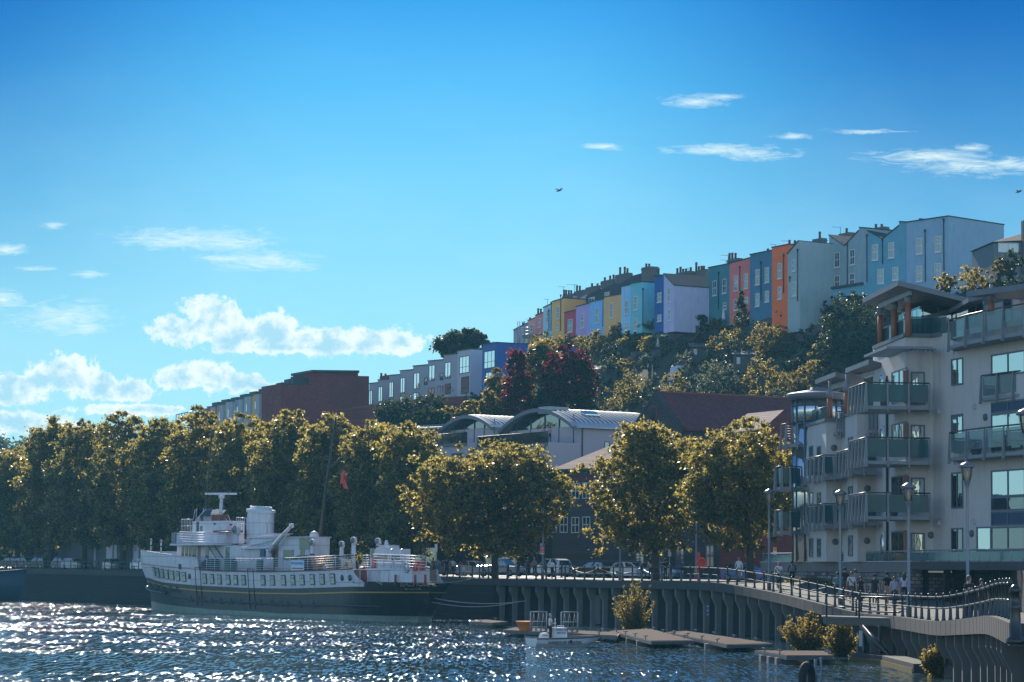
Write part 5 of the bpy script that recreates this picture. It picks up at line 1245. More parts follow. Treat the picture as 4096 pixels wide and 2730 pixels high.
    # ---- tilted roofs on timber posts
    def canopy(x0, y0, d0, xf, xe, ye, posts, name='tilted_roof', back=5.0):
        N_ = P(x0, y0, d0); u1 = Vector((-.072, 1.0)).normalized(); f = on_line(xf, N_.to_2d(), N_.to_2d() + u1); Fp = Vector((f.x, f.y, N_.z)); E_ = P(xe, ye, d0 + .4); G_ = Fp + (E_ - N_)
        th = Vector((0, 0, -.30)); b = MB(); b.extrude([N_, Fp, G_, E_], th); o = b.build(name, m_fasc, ap)
        b = MB(); k = 12
        for j in range(k):
            a = N_.lerp(Fp, (j + .5) / k) + th * 1.06; e = E_.lerp(G_, (j + .5) / k) + th * 1.06; b.obox(a, e - a, V3(u1 * .05, 0), (0, 0, .02))
        b.build('soffit_boards', M('soffit', (.16, .17, .18), .6), o)
        b = MB(); i0 = N_ + Vector((.8, .9, -.75)); i1 = Fp + Vector((.8, -1.2, -.75)); b.obox(i0, i1 - i0, (.16, 0, 0), (0, 0, .38)); b.build('beam', M('beam_pale', (.27, .29, .31), .5), o)
        for xp, yb, yt, dd in posts:
            a, t = P(xp, yb, dd), P(xp, yt, dd); m = MB(); m.lathe([(.20, 0), (.18, t.z - a.z)], a, 10); po = m.build('timber_post', m_timb, ap)
            m = MB(); m.lathe([(.23, 0), (.23, .42), (.10, .62), (.10, 1.1)], t, 10); m.build('post_cap', m_bal, po)
        return o
    canopy(3592, 1122, 140.3, 3453, 3873, 1192, [(3633, 1343, 1214, 142.4), (3577, 1362, 1238, 146.2), (3522, 1386, 1262, 150)])
    canopy(3342, 1488, 154, 3262, 3455, 1512, [(3319, 1678, 1592, 156.2)]); canopy(3475, 1438, 149, 3383, 3560, 1462, [(3387, 1655, 1568, 152.2)])
    # penthouse glazing behind the posts, upstand glass
    p0, p1, p2 = Vector((24.1, 148)), Vector((24.55, 143.9)), Vector((26.4, 144.1)); zt = P(3713, 1222, 144).z
    b = MB(); b.prism([tuple(p0), tuple(p1), tuple(p2), (31, 144.4), (31, 150), (24.1, 150)], z3 + .2, zt); ph = b.build('penthouse', m_dkp, ap)
    for a, c, k, pn in [(p0, p1, 4, m_pale), (p1, p2, 2, m_dkp)]:
        _, u, n_ = wall_frame(a, c); ln = (c - a).length
        for j in range(k):
            q = a + u * (ln * j / k + .05) + n_ * .03; b = MB(); b.obox(V3(q, z3 + .35), V3(u * (ln / k - .1), 0), V3(n_ * .02, 0), (0, 0, zt - z3 - .5)); b.build('pane', pn, ph)
    def upstand(pts, z, h=.95, glass=m_teal):
        for a, c in zip(pts, pts[1:]):
            a, c = Vector(a), Vector(c); _, u, n_ = wall_frame(a, c); b = MB(); b.obox(V3(a, z), V3(c - a, 0), V3(n_ * .02, 0), (0, 0, h)); o = b.build('glass_upstand', glass, ap)
            b = MB(); b.tube([V3(a, z + h + .06), V3(c, z + h + .06)], .045, 5)
            for j in range(5): b.tube([V3(a.lerp(c, j / 4), z), V3(a.lerp(c, j / 4), z + h)], .025, 4)
            b.build('rail', m_bal, o)
    upstand([A[4] + Vector((.35, -.2)), A[5] + Vector((.3, .35)), A[6] + Vector((0, .3)), c0 + Vector((.35, .2))], z3 + .2)
    upstand([A[0] + Vector((.3, 0)), A[1] + Vector((.25, .3))], z1 + .2, .8)
    # louvred sun shade over the top corner
    S_ = P(3548, 1394, 141); u1 = Vector((-.072, 1.0)).normalized(); f = on_line(3458, S_.to_2d(), S_.to_2d() + u1); q = XY(3737, 141.2)
    b = MB(); b.obox(S_, V3(q, S_.z) - S_, (0.05, .5, 0), (0, 0, .14)); b.obox(S_, V3(f, S_.z) - S_, (.12, 0, 0), (0, 0, .14)); b.obox(S_ + Vector((1.5, 0, 0)), V3(f, S_.z) - S_, (.12, 0, 0), (0, 0, .12))
    for j in range(14): a = S_.lerp(V3(f, S_.z), (j + .5) / 14); b.obox(a + Vector((.12, 0, .02)), (1.38, 0, 0), (0, .12, 0), (0, 0, .08))
    for j in range(7): b.obox(S_ + Vector((1.6 + .25 * j - .2, .5, .03)), (.1, 0, 0), (0, 1.5, 0), (0, 0, .06))
    b.build('sun_shade', m_bal, ap)
    # top storey of the near wing and its oversailing roof
    b = MB(); T = [on_line(3815, A[6], A[7]) + Vector((1.8, .6)), A[7] + Vector((1.8, .6)), Vector((46, 128)), Vector((46, 146)), Vector((27.5, 146))]
    zt4 = P(3990, 1185, 136).z; b.prism([tuple(q) for q in T], z4, zt4); tw = b.build('top_storey', m_rend, ap)
    _, u, n_ = wall_frame(T[0], T[1]); add_window(ap, 4032, 1250, 36, 120, T[0], u, n_, m_fr, m_dkp, 'plain', 'door'); add_window(ap, 3905, 1265, 60, 110, T[0], u, n_, m_fr, m_dkp, 'two', 'door')
    a, c = P(3866, 1166, 135.5), P(4130, 1130, 129.5); b = MB(); b.extrude([a, c, c + Vector((18, 2, .2)), a + Vector((18, 8, .2))], (0, 0, -.32)); b.build('flat_roof', m_fasc, ap)
    a2 = P(3873, 1192, 138); b = MB(); b.extrude([a2, P(3960, 1172, 137), P(3960, 1172, 137) + Vector((0, 8, 0)), a2 + Vector((0, 8, 0))], (0, 0, -.25)); b.build('link_roof', m_fasc, ap)
    a, t = P(3965, 1262, 134.6), P(3965, 1203, 134.6); m = MB(); m.lathe([(.20, 0), (.18, t.z - a.z)], a, 10); po = m.build('timber_post', m_timb, ap); m = MB(); m.lathe([(.23, 0), (.23, .4), (.1, .6), (.1, .9)], t, 10); m.build('post_cap', m_bal, po)
    # furniture and pots on the balconies
    zf = P(3900, 1717, 135.5).z - 1.45; g = 'outdoor furniture on the balcony'
    q = XY(4045, 133.6); tb = MB(); tb.lathe([(.48, .70), (.48, .74)], V3(q, zf), 14)
    for w in (0, 1.57): d2 = Vector((math.cos(w), math.sin(w))); tb.tube([V3(q + d2 * .35, zf), V3(q - d2 * .35, zf + .7)], .025, 4); tb.tube([V3(q - d2 * .35, zf), V3(q + d2 * .35, zf + .7)], .025, 4)
    tb.tube([V3(q, zf + .3), V3(q, zf + 1.2)], .025, 5); tb.build('bistro_table', m_black, None, 'round dark folding table on the curved glass balcony', 'table')
    q = XY(3982, 135.2); ch = MB(); ch.obox(V3(q, zf + .42), (.5, 0, 0), (0, .5, 0), (0, 0, .05)); ch.obox(V3(q, zf + .45) , (.5, 0, 0), (-.0, .06, 0), (-.28, 0, .75)) if False else ch.obox(V3(q, zf + .45), (0, .5, 0), (.05, 0, 0), (-.22, 0, .70))
    for dx in (0, .46):
        for dy in (0, .46): ch.tube([V3(q + Vector((dx, dy)), zf), V3(q + Vector((dx, dy)), zf + .44)], .025, 4)
    for dy in (0, .48): ch.tube([V3(q + Vector((-.1, dy)), zf + .72), V3(q + Vector((.25, dy)), zf + .74), V3(q + Vector((.5, dy)), zf + .66), V3(q + Vector((.5, dy)), zf + .0)], .022, 4)
    ch.build('garden_chair', m_black, None, 'dark sling back garden chair beside the folding table on the balcony', 'chair')
    rng = np.random.default_rng(5)
    for x, d_, zz, hh, lb in [(3908, 137.0, zf, .75, 'conical shrub in a blue grey planter on the curved balcony'), (3540, 142, P(3471, 1530, 141).z - 1.36, .55, 'small bushy plant in a dark pot on the top wrap-around balcony'), (3575, 142, P(3471, 1971, 141).z - 1.36, .95, 'leafy shrub behind the glass of the lowest wrap-around balcony')]:
        q = XY(x, d_); t_ = thing('potted_plant', lb, 'plant', (q.x, q.y, zz)); m = MB(); m.lathe([(.22, 0), (.30, .42), (.26, .40)], V3(q, zz), 10); m.build('pot', M('planter', (.07, .08, .13), .6), t_)
        quads_obj('foliage', leaf_mesh([V3(q, zz + .4 + hh * .4)], [hh * .5], 260, .12, rng, 1.1), m_leaf_dk, t_)
    return ap, A
APT, APT_A = build_apartments()

def build_terrace():
    T0, T1, T2, T3 = P(3046, 2254, 172), P(3504, 2248, 149), P(3640, 2243, 140), P(4130, 2233, 122)
    z = 5.06
    pts = [Vector((q.x, q.y)) for q in (T0, T1, T2, T3)]
    t = thing('terrace_wall', 'rubble stone terrace wall with concrete band and glass upstand beside the path', 'wall', (T1.x, T1.y, 3))
    m_rub = M_brick('rubble_stone', (.21, .19, .185), (.05, .045, .042), .46, .21, var=.75)
    b = MB()
    for p, q in zip(pts[:2], pts[1:3]):
        _, u, n = wall_frame(p, q); b.obox(V3(p, 1.0), V3(q - p, 0), V3(-n * .6, 0), (0, 0, 3.45))
    q = pts[2]; b.obox(V3(q, 1.0), V3(Vector((3, .5)), 0), (0, .6, 0), (0, 0, 3.45)); b.build('stone_wall', m_rub, t)
    b = MB()
    for p, q in zip(pts[:2], pts[1:3]):
        _, u, n = wall_frame(p, q); b.obox(V3(p + n * .06, 4.451), V3(q - p, 0), V3(-n * .7, 0), (0, 0, z - 4.45))
    b.build('concrete_band', M('band_concrete', (.17, .152, .155), .85, .2, 1, streak=.5), t)
    b = MB()
    for p, q in zip(pts[:2], pts[1:3]):
        _, u, n = wall_frame(p, q); b.obox(V3(p + n * .14, z), V3(q - p, 0), V3(-n * .8, 0), (0, 0, .06))
    b.build('cap_stones', M('cap_stone', (.42, .41, .40), .8), t)
    # deck and the dark undercroft to the right
    b = MB(); b.prism([tuple(q) for q in pts] + [(46, 122), (46, 172)], z - .45, z - .005); b.build('deck', m_conc, t)
    b = MB(); back = [Vector((46, 143)), pts[2] + Vector((2.6, .3)), Vector((26.4, 128)), Vector((24.5, 112)), Vector((25, 60))]
    for p, q in zip(back, back[1:]): _, u, n = wall_frame(p, q); b.obox(V3(p, .8), V3(q - p, 0), V3(-n * .4, 0), (0, 0, z - .46 - .8))
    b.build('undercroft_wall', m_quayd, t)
    for k in range(6):
        q = pts[2].lerp(pts[3], k / 5) + Vector((.9, .3)); m = MB(); m.box((q.x, q.y, (1.2 + z - .46) / 2), (.35, .35, z - .46 - 1.2)); m.build('pier', m_quayd, t)
    for i, (p, q) in enumerate(zip(pts, pts[1:])):
        _, u, n = wall_frame(p, q); ln = (q - p).length; k = max(3, int(ln / 1.5)); zz = z + .07
        for j in range(k):
            if i == 1 and 2 < 0: continue
            a = p + u * (ln * j / k + .03) - n * .12; m = MB(); m.obox(V3(a, zz), V3(u * (ln / k - .06), 0), V3(n * .02, 0), (0, 0, .46)); m.build('glass_panel', m_teal, t)
            m = MB(); m.tube([V3(a - u * .03, zz - .1), V3(a - u * .03, zz + .56)], .03, 4); m.build('stanchion', m_bal, t)
        m = MB(); m.tube([V3(p - n * .12, zz + .56), V3(q - n * .12, zz + .56)], .05, 6); m.build('rail', m_bal, t)
build_terrace()

# ------------------------------------------------------------------ curved roof apartments
def build_barrel():
    K = XY(2188, 255); w = Vector((.84, .54)).normalized(); s = Vector((-.54, .84)).normalized()     # w: along the roof, s: along the front
    bl = thing('curved_roof_flats', 'pale apartment building with standing seam barrel roofs and recessed balconies', 'apartment block', V3(K, 4))
    m_wl = M('lilac_render', (.48, .43, .455), .85, .06, .5, streak=.2, dirt=(.25, .23, .25))
    def vz(y, x=2188): return P(x, y, 255).z
    def unit(o, span, ze, rise, length, front_set=4.2):
        # body
        a, c = o, o + s * span
        b = MB(); b.prism([tuple(a + w * front_set), tuple(a + w * length), tuple(c + w * length), tuple(c + w * front_set)], 3.6, ze); b.build('wall', m_wl, bl)
        b = MB(); b.prism([tuple(a), tuple(a + w * front_set), tuple(c + w * front_set), tuple(c)], 3.6, ze - 1.9); b.build('balcony_base', m_wl, bl)
        # barrel roof shell
        k = 16; arc = [(j / k) for j in range(k + 1)]; pr = [(f * (span + 1.0) - .5, ze + rise * math.sin(math.pi * f) ** .85 - .1) for f in arc]
        for t0, t1, th, mt, nm in [(front_set - 1.0, length + .4, .16, m_zinc, 'barrel_roof'), (front_set - 1.4, front_set - .9, .42, m_fasc, 'arch_fascia')]:
            b = MB(); out = [V3(o + s * q + w * t0, z_ + (.0 if nm == 'barrel_roof' else -.02)) for q, z_ in pr] + [V3(o + s * (q), z_ - th) + V3(w * t0, 0) for q, z_ in pr[::-1]]
            b.extrude(out, V3(w * (t1 - t0), 0), False); b.build(nm, mt, bl)
        b = MB()                        # standing seams
        t = front_set - .5
        while t < length:
            b.tube([V3(o + s * q + w * t, z_ + .03) for q, z_ in pr[1:-1]], .05, 4); t += .62
        b.build('seams', M('seam', (.13, .15, .17), .5), bl)
        # glazed arch end, balcony glass, soffit
        b = MB(); b.extrude([V3(o + s * q + w * (front_set + .02), min(z_ - .3, 99)) for q, z_ in pr[1:-1]] + [V3(c - s * .4 + w * (front_set + .02), ze - 2.2), V3(a + s * .4 + w * (front_set + .02), ze - 2.2)], V3(w * .1, 0)); b.build('arch_glazing', m_dkp, bl)
        for j in range(5): q = a + s * (span * (j + .5) / 5) + w * (front_set - .03); m = MB(); m.tube([V3(q, ze - 1.9), V3(q, ze + rise * .6)], .06, 4); m.build('mullion', m_fr, bl)
        b = MB(); b.obox(V3(a + s * .1 - w * .05, ze - 1.95), V3(s * (span - .2), 0), V3(w * .03, 0), (0, 0, 1.15)); b.build('balcony_glass', M_glass('smoked_glass', (.06, .08, .09), .06, .5), bl)
        b = MB(); b.tube([V3(a - w * .04, ze - .8), V3(c - w * .04, ze - .8)], .05, 5)
        for j in range(7): q = a.lerp(c, j / 6) - w * .07; b.tube([V3(q, ze - 2), V3(q, ze - .8)], .035, 4)
        b.build('balcony_rail', m_black, bl)
        b = MB(); b.obox(V3(a - w * .25, ze - 2.25), V3(s * span, 0), V3(w * .25, 0), (0, 0, .28)); b.build('gutter', m_fasc, bl)
    ze1 = vz(1697); o1 = K
    unit(o1, 14.0, ze1, vz(1622) - vz(1697) + .25, 15.5)
    p, n = K, Vector((s.x, s.y)) * -1
    add_window(bl, 2428, 1786, 22, 38, K, w, n, m_fr, m_dkp, 'plain')
    b = MB(); q = on_line(2323, K, K + w) + n * .1; b.tube([V3(q, ze1 - .2), V3(q, 4)], .07, 6); b.build('downpipe', m_pipe, bl)
    b = MB(); q = on_line(2168, K, K - s) if False else K - w * .12 + s * .6; b.tube([V3(q, ze1 - 2.2), V3(q, 6)], .08, 6); b.build('downpipe', m_pipe, bl)
    b = MB(); q = on_line(2385, K, K + w) + s * 2.3; b.obox(V3(q, ze1 + 1.35), V3(w * 1.9, 0), V3(s * 1.0, .45), (0, 0, .1)); b.build('rooflight', m_pale, bl)
    b = MB(); q = K + w * 3 + s * 4.5; b.obox(V3(q, ze1 + 1.5), V3(w * 2.6, 0), V3(s * 2, 0), (0, 0, .75)); b.build('plant_box', M('plant_pale', (.36, .38, .38), .6), bl)
    o2 = K + s * 14.6 - w * 1.0; ze2 = P(1880, 1712, 272).z; unit(o2, 10.6, ze2, 1.6, 13)
    o3 = K + s * 25.8 + w * 1.0; ze3 = P(1700, 1735, 284).z
    b = MB(); b.prism([tuple(o3), tuple(o3 + w * 12), tuple(o3 + s * 9 + w * 12), tuple(o3 + s * 9)], 3.6, ze3); b.build('wall', m_wl, bl)
    b = MB(); a = o3 - s * .5 - w * .6; b.extrude([V3(a, ze3 + .1), V3(a + s * 10, ze3 + .5), V3(a + s * 10 + w * 12, ze3 + 1.5), V3(a + w * 12, ze3 + 1.1)], (0, 0, .2)); b.build('seamed_roof', m_zinc, bl)
    b = MB()
    for j in range(14): q = a + s * (.3 + j * .7); b.obox(V3(q, ze3 + .34 + .04 * j * .7), V3(w * 12, 1.0), V3(s * .06, 0), (0, 0, .06))
    b.build('seams', M('seam'), bl)
    # windows and sloping party walls of the front below the balconies
    for o, sp, ze in [(o1, 14.0, ze1), (o2, 10.6, ze2)]:
        for j, f in enumerate((.22, .62)):
            q = o + s * sp * f; x = px_of(q); zc = ze - 3.6; y = yh(x) - (zc - HC) * F / q.y
            add_window(bl, x, y, 46 if j == 0 else 60, 46, o, s, -w, m_fr, m_dkp, 'two')
        q = o + s * (sp + .3); b = MB(); b.extrude([V3(q - w * .02, ze - 2.2), V3(q - w * 2.6, ze - 5.6), V3(q - w * 2.6, ze - 6.2), V3(q - w * .02, ze - 6.2)], V3(s * .4, 0)); b.build('party_wall', m_wl, bl)
        b = MB(); b.obox(V3(o - w * 2.6, 3.6), V3(s * (sp + .5), 0), V3(w * 2.58, 0), (0, 0, ze - 5.0 - 3.6)); b.build('lower_storey', m_wl, bl)
    return K, w, s, ze1
BARREL = build_barrel()

# ------------------------------------------------------------------ brick buildings with tiled roofs
def build_gabled():
    m_bd = M_brick('dark_brick', (.060, .046, .052), (.075, .07, .07)); m_tile = M_brick('red_tile', (.15, .036, .034), (.055, .014, .015), .30, .21, var=.4)
    m_tp = M_brick('pan_tile', (.18, .085, .078), (.045, .022, .022), .28, .19, var=.45)
    d0 = 236; Ap = P(2619, 1578, d0); w = Vector((.9, .43)).normalized(); s = Vector((-.43, .9)).normalized()
    g = thing('gabled_brick_building', 'dark brick gabled building with long red tiled roof and round gable vent', 'building', (Ap.x, Ap.y, 4))
    hw = 5.2; zE = P(2520, 1730, 240).z; A2 = Ap.to_2d(); L = 19
    b = MB(); b.extrude([V3(A2 - s * hw, 3.6), V3(A2 - s * hw, zE), V3(A2, Ap.z), V3(A2 + s * hw, zE), V3(A2 + s * hw, 3.6)], V3(w * L, 0)); b.build('wall', m_bd, g)
    b = MB(); o = .35
    for sg in (-1, 1):
        e = A2 + s * sg * (hw + .5); ze = zE - .3; b.extrude([V3(A2 + w * .25, Ap.z + .06), V3(A2 + w * (L + .3), Ap.z + .06), V3(e + w * (L + .3), ze), V3(e + w * .25, ze)], (0, 0, .18))
    b.build('roof', m_tile, g)
    b = MB()
    for sg in (-1, 1): e = A2 + s * sg * (hw + .2); b.extrude([V3(A2 - w * .06, Ap.z + .30), V3(A2 - w * .06, Ap.z - .1), V3(e - w * .06, zE - .5), V3(e - w * .06, zE - .05)], V3(w * .5, 0))
    b.build('gable_coping', M('gable_cope', (.045, .045, .05), .8), g)
    b = MB(); b.obox(V3(A2 + w * .3 - s * .12, Ap.z + .2), V3(w * L, 0), V3(s * .24, 0), (0, 0, .16)); b.build('ridge', M('ridge_tile', (.20, .07, .06), .8), g)
    n = -w; q = V3(on_line(2610, A2, A2 + s) + n * .02, pz(2610, 1656, A2, A2 + s)); m = MB(); m.lathe([(.85, -.02), (.85, .05), (.7, .07)], q, 20, ax=V3(n, 0)); o = m.build('round_vent', M('vent_brick', (.16, .04, .04), .8), g)
    m = MB(); m.lathe([(.68, 0), (.68, .09)], q, 20, ax=V3(n, 0)); m.build('louvre', M('louvre_dark', (.03, .03, .035), .8), o)
    # arched white window
    c = on_line(2596, A2, A2 + s); zc = pz(2596, 1772, A2, A2 + s); R_ = 2.0; arc = [V3(c + s * R_ * math.cos(t) + n * .03, zc + 1.75 * math.sin(t)) for t in np.linspace(0, math.pi, 14)]
    m = MB(); m.extrude(arc, V3(n * .06, 0)); o = m.build('arched_window', M('arch_white', (.55, .56, .56), .5), g)
    m = MB(); m.extrude([V3(c + s * 1.75 * math.cos(t) + n * .05, zc + .1 + 1.45 * math.sin(t)) for t in np.linspace(0, math.pi, 14)], V3(n * .06, 0)); m.build('pane', m_pale, o)
    m = MB(); m.obox(V3(c - s * .05 + n * .09, zc), V3(s * .1, 0), V3(n * .05, 0), (0, 0, 1.6)); m.build('glazing_bar', M('arch_white'), o)
    q = A2 + w * 11.5 - s * 3.6; m = MB(); m.lathe([(.22, 0), (.22, .7), (.3, .75), (.3, .95)], V3(q, zE + (Ap.z - zE) * .3 + .1), 8); m.build('roof_vent', M('plant_pale', (.36, .38, .38), .6), g)
    # lean-to in front on the left
    lt = A2 + s * (hw + 2.0); zl = P(2485, 1735, 243).z; b = MB(); b.prism([tuple(A2 + s * hw + w * .5), tuple(lt + w * .5), tuple(lt + w * 5), tuple(A2 + s * hw + w * 5)], 3.6, zl - .8); b.build('side_bay', m_bd, g)
    b = MB(); b.extrude([V3(A2 + s * hw, zl + .3), V3(lt + s * .3, zl - .7), V3(lt + s * .3 + w * 6, zl - .7), V3(A2 + s * hw + w * 6, zl + .3)], (0, 0, .15)); b.build('bay_roof', m_tp, g)

    # lower dark brick front with paired casements
    q0, q1 = XY(2207, 240), XY(2470, 232.5); u = (q1 - q0).normalized(); n = Vector((u.y, -u.x)); n = n if n.y < 0 else -n
    f = thing('brick_front_building', 'dark brick three storey front with paired white casements and a hipped tile roof', 'building', V3(q0.lerp(q1, .5), 4))
    zt0, zt1 = pz(2300, 1877, q0, q1), pz(2420, 1838, q0, q1); sp = on_line(2386, q0, q1); q2 = q1 + u * 22
    b = MB(); b.prism([tuple(q0), tuple(sp), tuple(sp - n * 14), tuple(q0 - n * 14)], 3.6, zt0); b.prism([tuple(sp + u * .001), tuple(q2), tuple(q2 - n * 10), tuple(sp - n * 10 + u * .001)], 3.6, zt1); b.build('wall', m_bd, f)
    r0, r1 = q0 + n * .3, sp + n * .3; zr = pz(2400, 1800, q0, q1) + .3
    b = MB(); R0, R1 = V3(q0 + u * 5.5 - n * 6, zr + 1.4), V3(sp + u * 3 - n * 6, zr + 1.4); B0, B1 = V3(q0 - n * 13, zt0 + .02), V3(sp + u * 3 - n * 13, zt0 + .02)
    b.add([V3(r0, zt0 + .02), V3(r1 + u * 3, zt0 + .02), R1, R0, B1, B0], [(0, 1, 2, 3), (0, 3, 5), (3, 2, 4, 5)]); b.build('roof', m_tp, f)
    b = MB(); b.obox(V3(q0 + n * .25 - u * .2, zt0 - .2), V3(sp - q0, 0), V3(-n * .3, 0), (0, 0, .2)); b.build('gutter', m_pipe, f)
    b = MB(); zb = pz(2300, 1925, q0, q1); b.obox(V3(q0 + n * .04, zb), V3(q2 - q0, 0), V3(-n * .05, 0), (0, 0, .35)); b.build('brick_band', M('band_red', (.13, .03, .03), .85), f)
    for x, y in [(2303, 1965), (2346, 1963), (2302, 2101), (2346, 2099), (2213, 2101), (2256, 2100)]: add_window(f, x, y, 31, 64, q0, u, n, M('casement_white', (.50, .49, .44), .5), m_dkp, 'cross')
    c = on_line(2425, q0, q1); zc = pz(2425, 1920, q0, q1); m = MB(); m.extrude([V3(c + u * 1.1 * math.cos(t) + n * .02, zc + 1.0 * math.sin(t)) for t in np.linspace(0, math.pi, 12)], V3(n * .08, 0)); m.build('arched_window', M('arch_white'), f)
    for x, w_, h_ in [(1960, 60, 70), (2030, 110, 85), (2640, 60, 90)]:
        pass
    # ground floor openings seen between the trees
    for x in (2560, 2640, 2720, 2840, 2960): add_window(f, x, 2225, 34, 90, q0, u, n, M('shop_frame', (.12, .13, .13), .6), m_dkp, 'cross', 'doorway')
    # low red tiled roof on the right
    a = P(3140, 1640, 205); w2 = Vector((.55, -.84)).normalized() * -1; d1 = Vector((-.84, -.1)).normalized()
    h = thing('tiled_roof_house', 'small red brick house with a sunlit pantile roof behind the quayside trees', 'house', (a.x, a.y, 4))
    pa, pb = P(3136, 1640, 208), P(2990, 1655, 212); e0, e1 = P(3050, 1716, 205), P(2880, 1735, 209); gz = P(3178, 1685, 208)
    bk = Vector((3.2, 6, 0)); back0, back1 = Vector((gz.x, gz.y + 1, gz.z - .4)), pb + Vector((2.5, 5, -1.6))
    b = MB(); b.add([e0, e1, pb, pa, back0, back1], [(0, 3, 2, 1), (3, 4, 5, 2)]); 
    vs = [tuple(v) for v in (e0, e1, pb, pa, back0, back1)]; b = MB(); b.add(vs + [tuple(Vector(v) + Vector((0, 0, -.2))) for v in vs], [(0, 3, 2, 1), (3, 4, 5, 2), (6, 7, 8, 9), (9, 8, 11, 10), (0, 1, 7, 6), (3, 0, 6, 9), (4, 3, 9, 10)]); b.build('roof', m_tp, h)
    b = MB(); lo = lambda v: Vector((v.x, v.y, 3.6)); dn = Vector((0, 0, -.21)); b.add([e0 + dn, pa + dn, back0 + dn, lo(e0), lo(back0)], [(0, 3, 4, 2, 1)]); b.add([e0 + dn, e1 + dn, lo(e1), lo(e0)], [(0, 1, 2, 3)]); b.build('wall', M_brick('red_brick_small', (.20, .030, .028), (.12, .06, .05)), h)
build_gabled()

# low white sheds glimpsed under the trees on the left, blank dock building behind
def build_shed():
    a, c = P(100, 2262, 335), P(640, 2272, 292); a2, c2 = a.to_2d(), c.to_2d(); u = (c2 - a2).normalized(); n = Vector((u.y, -u.x)); n = n if n.y < 0 else -n
    s = thing('dock_shed', 'long low shadowed shed with pale doors under the left trees', 'shed', V3(a2.lerp(c2, .5), 4))
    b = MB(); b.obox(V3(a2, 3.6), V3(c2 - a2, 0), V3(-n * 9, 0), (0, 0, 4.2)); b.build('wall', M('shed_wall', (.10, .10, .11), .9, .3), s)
    b = MB(); b.obox(V3(a2 + n * .4, 7.8), V3(c2 - a2, 0), V3(-n * 10, 0), (0, 0, .3)); b.build('roof', m_slate, s)
    for x, w in [(438, 26), (462, 12), (545, 22), (572, 20), (598, 16), (140, 14), (330, 10), (380, 8)]:
        p, uu, nn = wall_frame(a2, c2); add_window(s, x, 2225, w, 90, p, uu, nn, M('shed_door_frame', (.30, .31, .34), .7), M('shed_door', (.42, .42, .46), .7, .1), 'plain', 'door')
    # blank long building filling the gap behind the ship and the middle trees
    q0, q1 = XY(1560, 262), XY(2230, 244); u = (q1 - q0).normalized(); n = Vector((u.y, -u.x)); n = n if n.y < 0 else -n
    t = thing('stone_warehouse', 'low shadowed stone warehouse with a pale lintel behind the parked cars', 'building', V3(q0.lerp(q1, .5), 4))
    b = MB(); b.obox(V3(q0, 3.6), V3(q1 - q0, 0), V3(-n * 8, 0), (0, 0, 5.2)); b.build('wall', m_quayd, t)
    b = MB(); b.obox(V3(q0 + n * .3, 8.8), V3(q1 - q0, 0), V3(-n * 8.5, 0), (0, 0, .35)); b.build('roof', m_slate, t)
    for x, w_ in [(1690, 120), (1960, 40), (2035, 70)]: add_window(t, x, 2228, w_, 78, q0, u, n, M('stone_surround', (.14, .14, .15), .8), m_dkp, 'plain', 'opening')
build_shed()
